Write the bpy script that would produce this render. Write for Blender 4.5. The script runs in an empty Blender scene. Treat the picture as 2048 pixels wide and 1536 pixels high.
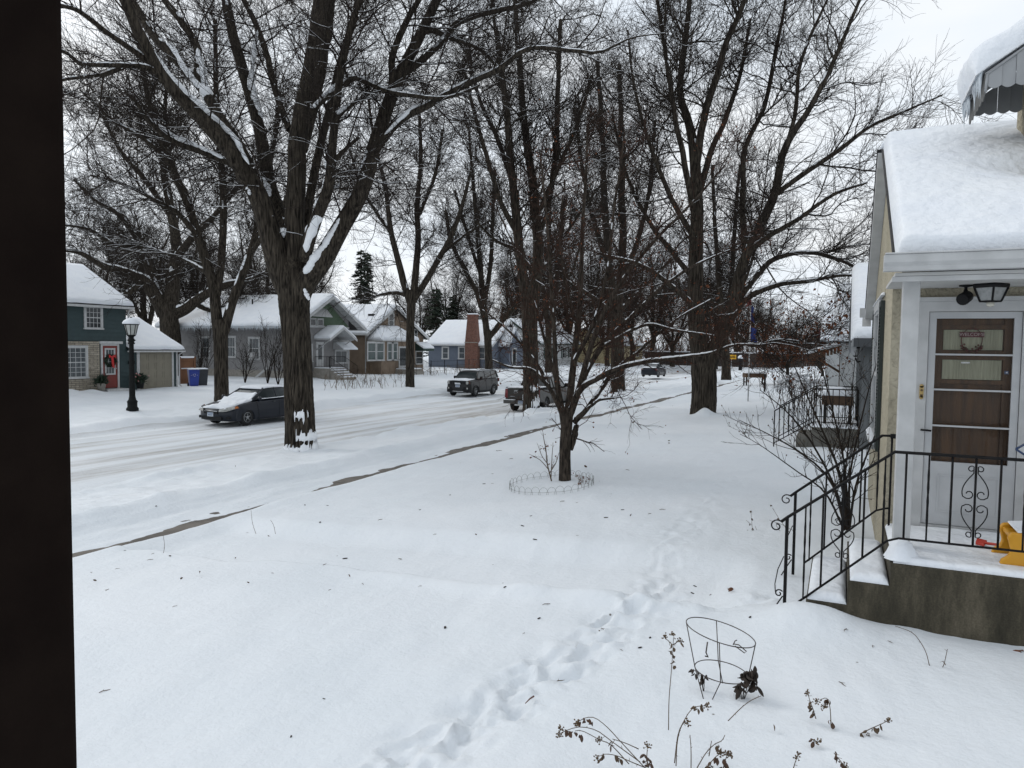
import bpy, math, random
import numpy as np

# ---------------------------------------------------------------- camera, sky, sun, exposure
SC = bpy.context.scene
F, CX, CY = 1450.0, 1024.0, 768.0
YAW, PIT, ROLL = math.radians(24.5), math.atan(78 / 1450), 0.012
CAM = np.array([0.0, 0.0, 2.3])
FWD = np.array([-math.sin(YAW) * math.cos(PIT), math.cos(YAW) * math.cos(PIT), -math.sin(PIT)])
R0 = np.array([math.cos(YAW), math.sin(YAW), 0.0]); U0 = np.cross(R0, FWD)
RGT = R0 * math.cos(ROLL) + U0 * math.sin(ROLL)
UPV = U0 * math.cos(ROLL) - R0 * math.sin(ROLL)
cd = bpy.data.cameras.new('camera'); cam = bpy.data.objects.new('camera', cd)
SC.collection.objects.link(cam)
from mathutils import Matrix, Vector
M3 = Matrix((RGT, UPV, -FWD)).transposed()
cam.matrix_world = Matrix.Translation(Vector(CAM)) @ M3.to_4x4()
cd.sensor_width = 36.0; cd.lens = 36.0 * F / 2048.0
cd.clip_start = 0.05; cd.clip_end = 3000
SC.camera = cam

SUN_EL, SUN_AZ = math.radians(34), math.radians(-78)      # azimuth from +Y towards +X
w = bpy.data.worlds.new('World'); SC.world = w; w.use_nodes = True
nt = w.node_tree; nt.nodes.clear()
out = nt.nodes.new('ShaderNodeOutputWorld'); bg = nt.nodes.new('ShaderNodeBackground')
sky = nt.nodes.new('ShaderNodeTexSky'); sky.sky_type = 'NISHITA'; sky.sun_disc = False
sky.sun_elevation = SUN_EL; sky.sun_rotation = SUN_AZ; sky.dust_density = 4.0; sky.air_density = 1.0
hs = nt.nodes.new('ShaderNodeHueSaturation'); hs.inputs['Saturation'].default_value = 0.35
cl = nt.nodes.new('ShaderNodeMix'); cl.data_type = 'RGBA'; cl.inputs[0].default_value = 0.86
tcw = nt.nodes.new('ShaderNodeTexCoord'); mpw = nt.nodes.new('ShaderNodeMapping')
mpw.inputs['Scale'].default_value = (1.5, 1.5, 5.0)
nzw = nt.nodes.new('ShaderNodeTexNoise'); nzw.inputs['Scale'].default_value = 2.2; nzw.inputs['Detail'].default_value = 5
rpw = nt.nodes.new('ShaderNodeValToRGB')
rpw.color_ramp.elements[0].position = 0.3; rpw.color_ramp.elements[0].color = (8.2, 9.0, 9.9, 1)
rpw.color_ramp.elements[1].position = 0.7; rpw.color_ramp.elements[1].color = (9.5, 9.8, 10.1, 1)
nt.links.new(tcw.outputs['Generated'], mpw.inputs['Vector']); nt.links.new(mpw.outputs[0], nzw.inputs['Vector'])
nt.links.new(nzw.outputs['Fac'], rpw.inputs['Fac'])
nt.links.new(sky.outputs[0], hs.inputs['Color']); nt.links.new(hs.outputs[0], cl.inputs[6])
nt.links.new(rpw.outputs[0], cl.inputs[7]); nt.links.new(cl.outputs[2], bg.inputs['Color'])
bg.inputs['Strength'].default_value = 0.097
nt.links.new(bg.outputs[0], out.inputs[0])
sd = bpy.data.lights.new('sun', 'SUN'); sd.energy = 0.75; sd.angle = math.radians(22); sd.color = (1.0, 0.96, 0.9)
sun = bpy.data.objects.new('sun', sd); SC.collection.objects.link(sun)
sdir = Vector((math.sin(SUN_AZ) * math.cos(SUN_EL), math.cos(SUN_AZ) * math.cos(SUN_EL), math.sin(SUN_EL)))
sun.rotation_euler = sdir.to_track_quat('Z', 'Y').to_euler()
sun.location = (0, 0, 60)
SC.view_settings.view_transform = 'Standard'; SC.view_settings.look = 'None'
SC.view_settings.exposure = 0.2; SC.view_settings.gamma = 1.0
SC.cycles.max_bounces = 5; SC.cycles.diffuse_bounces = 3; SC.cycles.glossy_bounces = 2
SC.cycles.transmission_bounces = 4; SC.cycles.transparent_max_bounces = 6
SC.cycles.use_denoising = True

# ---------------------------------------------------------------- helpers
C = SC.collection
def ray(px, py): return FWD + RGT * (px - CX) / F - UPV * (py - CY) / F
def at(px, py, D): return CAM + ray(px, py) * D
def on_z(px, py, z): d = ray(px, py); return CAM + d * (z - CAM[2]) / d[2]
def on_x(px, py, x): d = ray(px, py); return CAM + d * x / d[0]
def on_y(px, py, y): d = ray(px, py); return CAM + d * y / d[1]
def depth_of(p): return float((np.asarray(p, float) - CAM) @ FWD)

def tag(o, label=None, cat=None, group=None, kind=None):
    if label: o['label'] = label
    if cat: o['category'] = cat
    if group: o['group'] = group
    if kind: o['kind'] = kind
    return o
def thing(name, label, cat, loc=(0, 0, 0), rz=0.0, group=None):
    o = bpy.data.objects.new(name, None); C.objects.link(o)
    o.empty_display_size = 0.2
    o.location = loc; o.rotation_euler = (0, 0, rz)
    return tag(o, label, cat, group)
def np_mesh(name, verts, quads=None, tris=None, mat=None, parent=None, smooth=True, local=False):
    """one mesh object; verts are world coordinates unless local"""
    v = np.asarray(verts, dtype=np.float32).reshape(-1, 3)
    if parent is not None and not local:
        v = v - np.array(parent['_o'] if '_o' in parent else parent.location, dtype=np.float32)
    me = bpy.data.meshes.new(name)
    nq = 0 if quads is None else len(quads); ntri = 0 if tris is None else len(tris)
    me.vertices.add(len(v)); me.vertices.foreach_set('co', v.ravel())
    lv = []
    if nq: lv.append(np.asarray(quads, dtype=np.int32).ravel())
    if ntri: lv.append(np.asarray(tris, dtype=np.int32).ravel())
    lv = np.concatenate(lv)
    me.loops.add(len(lv)); me.loops.foreach_set('vertex_index', lv)
    me.polygons.add(nq + ntri)
    st = np.concatenate([np.arange(nq) * 4, nq * 4 + np.arange(ntri) * 3]).astype(np.int32)
    me.polygons.foreach_set('loop_start', st)
    if smooth: me.polygons.foreach_set('use_smooth', np.ones(nq + ntri, dtype=bool))
    me.update(calc_edges=True); me.validate()
    if mat: me.materials.append(mat)
    o = bpy.data.objects.new(name, me); C.objects.link(o)
    if parent is not None: o.parent = parent
    return o

class MB:
    """collects simple solids; build() links them as ONE mesh object"""
    def __init__(s): s.v = []; s.f = []; s.sm = []
    def add(s, vs, fs, smooth=False):
        b = len(s.v); s.v += [tuple(map(float, p)) for p in vs]
        for f in fs: s.f.append([b + i for i in f]); s.sm.append(smooth)
        return s
    def box(s, x0, y0, z0, x1, y1, z1):
        x0, x1 = min(x0, x1), max(x0, x1); y0, y1 = min(y0, y1), max(y0, y1); z0, z1 = min(z0, z1), max(z0, z1)
        return s.add([(x0, y0, z0), (x1, y0, z0), (x1, y1, z0), (x0, y1, z0), (x0, y0, z1), (x1, y0, z1), (x1, y1, z1), (x0, y1, z1)],
                     [(0, 3, 2, 1), (4, 5, 6, 7), (0, 1, 5, 4), (1, 2, 6, 5), (2, 3, 7, 6), (3, 0, 4, 7)])
    def obox(s, o, u, v, n, a0, a1, b0, b1, c0, c1):
        """box in a local frame: o + a*u + b*v + c*n"""
        o, u, v, n = (np.asarray(q, float) for q in (o, u, v, n))
        P = [o + a * u + b * v + c * n for c in (c0, c1) for (a, b) in ((a0, b0), (a1, b0), (a1, b1), (a0, b1))]
        return s.add(P, [(0, 3, 2, 1), (4, 5, 6, 7), (0, 1, 5, 4), (1, 2, 6, 5), (2, 3, 7, 6), (3, 0, 4, 7)])
    def bar(s, p, q, r0, r1=None, n=8, smooth=True):
        return s.tube([p, q], [r0, r0 if r1 is None else r1], n, smooth)
    def tube(s, pts, rad, n=8, smooth=True, cap=True):
        P = np.asarray(pts, float); K = len(P)
        R = np.full(K, rad, float) if np.isscalar(rad) else np.asarray(rad, float)
        V = tube_verts(P[None], R[None], n)[0].reshape(-1, 3)
        fs = [(k * n + i, k * n + (i + 1) % n, (k + 1) * n + (i + 1) % n, (k + 1) * n + i) for k in range(K - 1) for i in range(n)]
        s.add(V, fs, smooth)
        if cap:
            b = len(s.v) - K * n
            s.f.append([b + i for i in range(n)][::-1]); s.sm.append(False)
            s.f.append([b + (K - 1) * n + i for i in range(n)]); s.sm.append(False)
        return s
    def lathe(s, c, prof, n=16, axis='z', smooth=True, cap=True):
        c = np.asarray(c, float); V = []
        for (r, h) in prof:
            for i in range(n):
                a = 2 * math.pi * i / n; ca, sa = r * math.cos(a), r * math.sin(a)
                V.append(c + (np.array([ca, sa, h]) if axis == 'z' else np.array([h, ca, sa]) if axis == 'x' else np.array([ca, h, sa])))
        K = len(prof)
        fs = [(k * n + i, k * n + (i + 1) % n, (k + 1) * n + (i + 1) % n, (k + 1) * n + i) for k in range(K - 1) for i in range(n)]
        if cap: fs += [tuple(range(n))[::-1], tuple((K - 1) * n + i for i in range(n))]
        return s.add(V, fs, smooth)
    def prism(s, poly, d):
        """closed polygon (3D points) extruded by vector d"""
        P = [np.asarray(p, float) for p in poly]; d = np.asarray(d, float); n = len(P)
        V = P + [p + d for p in P]
        fs = [tuple(range(n))[::-1], tuple(range(n, 2 * n))] + [(i, (i + 1) % n, n + (i + 1) % n, n + i) for i in range(n)]
        return s.add(V, fs)
    def build(s, name, mat, parent=None, bevel=0.0, smooth=None):
        me = bpy.data.meshes.new(name)
        v = np.array(s.v, float)
        if parent is not None: v = v - np.array(parent['_o'] if '_o' in parent else parent.location, float)
        me.from_pydata([tuple(p) for p in v], [], s.f)
        sm = s.sm if smooth is None else [smooth] * len(s.f)
        me.polygons.foreach_set('use_smooth', np.array(sm, dtype=bool)); me.update()
        if mat: me.materials.append(mat)
        o = bpy.data.objects.new(name, me); C.objects.link(o)
        if parent is not None:
            o.parent = parent
            o['_o'] = list(parent['_o']) if '_o' in parent else list(parent.location)
        if bevel > 0:
            m = o.modifiers.new('bevel', 'BEVEL'); m.width = bevel; m.segments = 2; m.limit_method = 'ANGLE'
        return o

def tube_verts(P, R, S, twist=None, prof=None):
    """P (N,K,3), R (N,K) -> (N,K,S,3)"""
    T = np.empty_like(P); T[:, 1:-1] = P[:, 2:] - P[:, :-2]; T[:, 0] = P[:, 1] - P[:, 0]; T[:, -1] = P[:, -1] - P[:, -2]
    T /= np.linalg.norm(T, axis=2, keepdims=True) + 1e-9
    mt = np.abs((P[:, -1] - P[:, 0]) / (np.linalg.norm(P[:, -1] - P[:, 0], axis=1, keepdims=True) + 1e-9))
    A = np.zeros((len(P), 3)); A[np.arange(len(P)), np.argmin(mt, axis=1)] = 1
    N1 = np.cross(T, A[:, None, :]); N1 /= np.linalg.norm(N1, axis=2, keepdims=True) + 1e-9
    N2 = np.cross(T, N1)
    a = 2 * np.pi * np.arange(S) / S
    Rr = R[:, :, None] if prof is None else R[:, :, None] * prof
    return P[:, :, None, :] + (N1[:, :, None, :] * np.cos(a)[None, None, :, None] + N2[:, :, None, :] * np.sin(a)[None, None, :, None]) * Rr[..., None]
def tube_quads(N, K, S, base=0):
    k = np.arange(K - 1); i = np.arange(S)
    kk, ii = np.meshgrid(k, i, indexing='ij')
    q = np.stack([kk * S + ii, kk * S + (ii + 1) % S, (kk + 1) * S + (ii + 1) % S, (kk + 1) * S + ii], -1).reshape(-1, 4)
    return (q[None] + (np.arange(N) * K * S)[:, None, None] + base).reshape(-1, 4)
class TubeSet:
    def __init__(s): s.v = []; s.q = []; s.n = 0
    def add(s, P, R, S, prof=None):
        if len(P) == 0: return
        V = tube_verts(P, R, S, prof=prof); N, K = P.shape[:2]
        s.v.append(V.reshape(-1, 3)); s.q.append(tube_quads(N, K, S, s.n)); s.n += N * K * S
    def raw(s, V, Q):
        s.v.append(V); s.q.append(Q + s.n); s.n += len(V)
    def build(s, name, mat, parent, smooth=True):
        if not s.v: return None
        return np_mesh(name, np.concatenate(s.v), np.concatenate(s.q), None, mat, parent, smooth)

def _hash(ix, iy, seed):
    n = (ix.astype(np.int64) * 374761393 + iy.astype(np.int64) * 668265263 + seed * 974711) & 0x7fffffff
    n = ((n ^ (n >> 13)) * 1274126177) & 0x7fffffff
    return ((n ^ (n >> 16)) & 0xffff) / 65535.0
def vnoise(x, y, seed=0):
    x = np.asarray(x, float); y = np.asarray(y, float)
    ix = np.floor(x); iy = np.floor(y); fx = x - ix; fy = y - iy
    fx = fx * fx * fx * (fx * (fx * 6 - 15) + 10); fy = fy * fy * fy * (fy * (fy * 6 - 15) + 10)
    a = _hash(ix, iy, seed); b = _hash(ix + 1, iy, seed); c = _hash(ix, iy + 1, seed); d = _hash(ix + 1, iy + 1, seed)
    return (a * (1 - fx) + b * fx) * (1 - fy) + (c * (1 - fx) + d * fx) * fy - 0.5
def fbm(x, y, seed=0, oct=4):
    s = 0; a = 1.0
    for k in range(oct): s = s + a * vnoise(x * 2 ** k + 17.3 * k, y * 2 ** k - 9.1 * k, seed + k); a *= 0.5
    return s
def sstep(a, b, x): t = np.clip((x - a) / (b - a), 0, 1); return t * t * (3 - 2 * t)

# ---------------------------------------------------------------- materials
MATS = {}
def mat(name, c1, c2=None, scale=8.0, rough=0.6, bump=0.0, bscale=None, stretch=(1, 1, 1), metal=0.0, spec=0.5, detail=6.0,
        dist=0.02, lo=0.35, hi=0.65, coat=0.0, musg=None):
    if name in MATS: return MATS[name]
    m = bpy.data.materials.new(name); m.use_nodes = True; t = m.node_tree; b = t.nodes['Principled BSDF']
    b.inputs['Roughness'].default_value = rough; b.inputs['Metallic'].default_value = metal
    b.inputs['Specular IOR Level'].default_value = spec; b.inputs['Coat Weight'].default_value = coat
    c2 = c2 or tuple(q * 0.82 for q in c1)
    tc = t.nodes.new('ShaderNodeTexCoord'); mp = t.nodes.new('ShaderNodeMapping'); mp.inputs['Scale'].default_value = stretch
    nz = t.nodes.new('ShaderNodeTexNoise'); nz.inputs['Scale'].default_value = scale; nz.inputs['Detail'].default_value = detail
    rp = t.nodes.new('ShaderNodeValToRGB'); rp.color_ramp.elements[0].position = lo; rp.color_ramp.elements[1].position = hi
    rp.color_ramp.elements[0].color = (*c1, 1); rp.color_ramp.elements[1].color = (*c2, 1)
    t.links.new(tc.outputs['Object'], mp.inputs[0]); t.links.new(mp.outputs[0], nz.inputs['Vector'])
    t.links.new(nz.outputs['Fac'], rp.inputs[0]); t.links.new(rp.outputs[0], b.inputs['Base Color'])
    if bump > 0:
        n2 = t.nodes.new('ShaderNodeTexNoise'); n2.inputs['Scale'].default_value = bscale or scale * 3; n2.inputs['Detail'].default_value = 5
        bp = t.nodes.new('ShaderNodeBump'); bp.inputs['Strength'].default_value = bump; bp.inputs['Distance'].default_value = dist
        t.links.new(mp.outputs[0], n2.inputs['Vector']); t.links.new(n2.outputs['Fac'], bp.inputs['Height']); t.links.new(bp.outputs[0], b.inputs['Normal'])
    MATS[name] = m
    return m
def nodes_of(m): t = m.node_tree; return t, t.nodes['Principled BSDF']

SNOW = mat('snow', (0.70, 0.735, 0.785), (0.745, 0.775, 0.815), 1.3, 0.6, 0.5, 38, spec=0.12, dist=0.014)
SNOWR = mat('roof_snow', (0.72, 0.75, 0.795), (0.765, 0.79, 0.82), 2.0, 0.6, 0.8, 10, spec=0.12, dist=0.04)
SNOWB = mat('branch_snow', (0.78, 0.80, 0.83), (0.82, 0.84, 0.86), 9.0, 0.6, 0.4, 60, spec=0.2, dist=0.01)

def lawn_snow_material(name, road=False):
    m = bpy.data.materials.new(name); m.use_nodes = True; t, b = nodes_of(m)
    L = t.links.new; N = t.nodes.new
    b.inputs['Roughness'].default_value = 0.65; b.inputs['Specular IOR Level'].default_value = 0.12
    tc = N('ShaderNodeTexCoord')
    n1 = N('ShaderNodeTexNoise'); n1.inputs['Scale'].default_value = 0.35; n1.inputs['Detail'].default_value = 5
    r1 = N('ShaderNodeValToRGB'); r1.color_ramp.elements[0].position = .3; r1.color_ramp.elements[1].position = .7
    r1.color_ramp.elements[0].color = (0.655, 0.695, 0.732, 1); r1.color_ramp.elements[1].color = (0.73, 0.757, 0.787, 1)
    L(tc.outputs['Object'], n1.inputs['Vector']); L(n1.outputs['Fac'], r1.inputs[0])
    col = r1.outputs[0]
    if road:   # packed wheel-worn snow, brownish along the tracks
        mp = N('ShaderNodeMapping'); mp.inputs['Scale'].default_value = (1.15, 0.045, 1)
        n2 = N('ShaderNodeTexNoise'); n2.inputs['Scale'].default_value = 1.0; n2.inputs['Detail'].default_value = 7; n2.inputs['Roughness'].default_value = .62
        r2 = N('ShaderNodeValToRGB'); r2.color_ramp.elements[0].position = .45; r2.color_ramp.elements[1].position = .68
        r2.color_ramp.elements[0].color = (0, 0, 0, 1); r2.color_ramp.elements[1].color = (1, 1, 1, 1)
        mp2 = N('ShaderNodeMapping'); mp2.inputs['Scale'].default_value = (6, 0.9, 1)
        n3 = N('ShaderNodeTexNoise'); n3.inputs['Scale'].default_value = 1.3; n3.inputs['Detail'].default_value = 8
        mm = N('ShaderNodeMath'); mm.operation = 'MULTIPLY'
        mx = N('ShaderNodeMix'); mx.data_type = 'RGBA'; mx.inputs[7].default_value = (0.33, 0.305, 0.275, 1)
        L(tc.outputs['Object'], mp.inputs[0]); L(mp.outputs[0], n2.inputs['Vector']); L(n2.outputs['Fac'], r2.inputs[0])
        L(tc.outputs['Object'], mp2.inputs[0]); L(mp2.outputs[0], n3.inputs['Vector'])
        L(r2.outputs[0], mm.inputs[0]); L(n3.outputs['Fac'], mm.inputs[1])
        m2 = N('ShaderNodeMath'); m2.operation = 'MULTIPLY'; m2.inputs[1].default_value = 1.5; L(mm.outputs[0], m2.inputs[0])
        L(m2.outputs[0], mx.inputs[0]); L(col, mx.inputs[6]); col = mx.outputs[2]
    # small dark bits of bark and seed lying on the snow
    vo = N('ShaderNodeTexVoronoi'); vo.inputs['Scale'].default_value = 3.2 if not road else 2.4
    rv = N('ShaderNodeValToRGB'); rv.color_ramp.elements[0].position = .022; rv.color_ramp.elements[1].position = .045
    rv.color_ramp.elements[0].color = (1, 1, 1, 1); rv.color_ramp.elements[1].color = (0, 0, 0, 1)
    n4 = N('ShaderNodeTexNoise'); n4.inputs['Scale'].default_value = 1.1
    r4 = N('ShaderNodeValToRGB'); r4.color_ramp.elements[0].position = .55; r4.color_ramp.elements[1].position = .6
    m4 = N('ShaderNodeMath'); m4.operation = 'MULTIPLY'
    mx4 = N('ShaderNodeMix'); mx4.data_type = 'RGBA'; mx4.inputs[7].default_value = (0.10, 0.08, 0.06, 1)
    L(tc.outputs['Object'], vo.inputs['Vector']); L(vo.outputs['Distance'], rv.inputs[0]); L(tc.outputs['Object'], n4.inputs['Vector']); L(n4.outputs['Fac'], r4.inputs[0])
    L(rv.outputs[0], m4.inputs[0]); L(r4.outputs[0], m4.inputs[1]); L(m4.outputs[0], mx4.inputs[0]); L(col, mx4.inputs[6])
    L(mx4.outputs[2], b.inputs['Base Color'])
    nb = N('ShaderNodeTexNoise'); nb.inputs['Scale'].default_value = 15; nb.inputs['Detail'].default_value = 10; nb.inputs['Roughness'].default_value = .62
    bp = N('ShaderNodeBump'); bp.inputs['Strength'].default_value = .6 if not road else .9; bp.inputs['Distance'].default_value = .022
    L(tc.outputs['Object'], nb.inputs['Vector']); L(nb.outputs['Fac'], bp.inputs['Height']); L(bp.outputs[0], b.inputs['Normal'])
    return m

def bark_material(name, c1, c2, ridge=9.0, zs=0.22, bump=0.9):
    m = bpy.data.materials.new(name); m.use_nodes = True; t, b = nodes_of(m); L = t.links.new; N = t.nodes.new
    b.inputs['Roughness'].default_value = .9; b.inputs['Specular IOR Level'].default_value = .15
    tc = N('ShaderNodeTexCoord'); mp = N('ShaderNodeMapping'); mp.inputs['Scale'].default_value = (1, 1, zs)
    nz = N('ShaderNodeTexNoise'); nz.inputs['Scale'].default_value = ridge; nz.inputs['Detail'].default_value = 6; nz.inputs['Distortion'].default_value = .6
    rp = N('ShaderNodeValToRGB'); rp.color_ramp.elements[0].position = .36; rp.color_ramp.elements[1].position = .68
    rp.color_ramp.elements[0].color = (*c1, 1); rp.color_ramp.elements[1].color = (*c2, 1)
    n2 = N('ShaderNodeTexNoise'); n2.inputs['Scale'].default_value = 1.1; n2.inputs['Detail'].default_value = 4
    mx = N('ShaderNodeMix'); mx.data_type = 'RGBA'; mx.blend_type = 'MULTIPLY'; mx.inputs[0].default_value = .6
    r2 = N('ShaderNodeValToRGB'); r2.color_ramp.elements[0].color = (.62, .6, .56, 1); r2.color_ramp.elements[1].color = (1.1, 1.08, 1.0, 1)
    L(tc.outputs['Object'], mp.inputs[0]); L(mp.outputs[0], nz.inputs['Vector']); L(nz.outputs['Fac'], rp.inputs[0])
    L(tc.outputs['Object'], n2.inputs['Vector']); L(n2.outputs['Fac'], r2.inputs[0]); L(rp.outputs[0], mx.inputs[6]); L(r2.outputs[0], mx.inputs[7])
    L(mx.outputs[2], b.inputs['Base Color'])
    bp = N('ShaderNodeBump'); bp.inputs['Strength'].default_value = bump; bp.inputs['Distance'].default_value = .05
    L(nz.outputs['Fac'], bp.inputs['Height']); L(bp.outputs[0], b.inputs['Normal'])
    MATS[name] = m
    return m
BARK = bark_material('elm_bark', (0.011, 0.009, 0.0075), (0.080, 0.068, 0.055), 19, .10, 1.0)
BARK2 = bark_material('fruit_tree_bark', (0.014, 0.011, 0.009), (0.078, 0.063, 0.052), 26, .25)
TWIG = mat('twig_bark', (0.019, 0.015, 0.013), (0.036, 0.029, 0.024), 3.0, .9, spec=.1)
TWIGR = mat('red_twig_bark', (0.030, 0.018, 0.014), (0.052, 0.030, 0.022), 3.0, .9, spec=.1)
DRYLEAF = mat('dry_leaf', (0.16, 0.055, 0.022), (0.09, 0.035, 0.018), 6.0, .8, spec=.2)
BROWN = mat('dead_stem', (0.070, 0.048, 0.032), (0.12, 0.085, 0.055), 30, .8, spec=.2)
DARKLEAF = mat('withered_leaf', (0.022, 0.017, 0.014), (0.045, 0.033, 0.025), 25, .7, spec=.3)
TANHEAD = mat('dried_flower', (0.16, 0.115, 0.07), (0.075, 0.05, 0.032), 60, .9, spec=.1)
WHITE = mat('white_paint', (0.49, 0.495, 0.495), (0.41, 0.415, 0.415), 6.0, .5, .15, 40, dist=.004)
CONC = mat('concrete', (0.30, 0.28, 0.25), (0.22, 0.205, 0.18), 5.0, .9, .4, 60, dist=.006)
IRON = mat('black_iron', (0.006, 0.006, 0.0065), (0.012, 0.011, 0.011), 20, .6, .2, 60, dist=.002, spec=.15)
GLASSD = mat('dark_window', (0.018, 0.022, 0.024), (0.035, 0.040, 0.042), 1.2, .08, spec=.5)
GLASSC = mat('curtained_window', (0.10, 0.115, 0.12), (0.045, 0.052, 0.058), 2.2, .12, spec=.5, stretch=(6, 6, 1))
BLACKP = mat('black_plastic', (0.008, 0.008, 0.009), (0.014, 0.014, 0.015), 10, .6, spec=.2)
RUBBER = mat('rubber', (0.014, 0.014, 0.015), (0.025, 0.025, 0.026), 18, .85, spec=.2)
ALLOY = mat('alloy_rim', (0.36, 0.37, 0.38), (0.28, 0.29, 0.30), 10, .35, metal=.6)

# ---------------------------------------------------------------- the ground
PX = np.array([-400, -120, -60, -37, -30, -26.7, -24.6, -23.9, -23.2, -14.5, -13.9, -12.4, -10.9, -10.5, -10.25, -9.25, -9.0, -8.5, -6, -4.6, -2, -.5, .5, 6, 40, 400], float)
PZ = np.array([-.2, -.2, -.35, -.42, -.56, -.64, -.74, -.78, -.98, -.97, -.80, -.66, -.52, -.55, -.675, -.682, -.55, -.49, -.34, -.25, -.10, -.02, .04, .05, .05, .05], float)
def near_shift(Y):          # the kerb wanders towards the yards where the pickup stands
    return 1.15 * sstep(22, 32, Y) * (1 - sstep(41, 50, Y))
def xwarp(x, Y, inv=False):
    wgt = np.interp(x, [-19, -14.5, -13.6, -11], [0, 1, 1, 0])
    return x - near_shift(Y) * wgt if inv else x + near_shift(Y) * wgt
def side_shift(Y): return 0.030 * np.maximum(0, Y - 24)     # the walk drifts a little down the block
TRAIL_PX = [(640, 1600), (760, 1530), (860, 1470), (960, 1420), (1080, 1340), (1180, 1270), (1250, 1215), (1315, 1165), (1325, 1115), (1345, 1072), (1388, 1030), (1425, 985), (1475, 940), (1540, 900), (1590, 870)]
TR = np.array([on_z(px, py, -.03)[:2] for px, py in TRAIL_PX])
def resample(P, step):
    P = np.asarray(P, float); d = np.r_[0, np.cumsum(np.linalg.norm(np.diff(P, axis=0), axis=1))]
    s = np.arange(0, d[-1], step); return np.stack([np.interp(s, d, P[:, k]) for k in range(P.shape[1])], 1)
_rt = np.random.default_rng(5)
STEPS = resample(TR, .25); STEPDIR = np.gradient(STEPS, axis=0); STEPDIR /= np.linalg.norm(STEPDIR, axis=1, keepdims=True)
STEPS = STEPS + np.stack([-STEPDIR[:, 1], STEPDIR[:, 0]], 1) * (np.where(np.arange(len(STEPS)) % 2, .08, -.08) + _rt.normal(0, .02, len(STEPS)))[:, None]
STEPR = np.stack([_rt.uniform(.15, .30, 90), _rt.uniform(.06, .105, 90), _rt.uniform(.015, .048, 90), np.cos(_a0 := _rt.normal(0, .3, 90)), np.sin(_a0)], 1)
MOUNDS = []   # (x, y, amplitude, radius)
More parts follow.
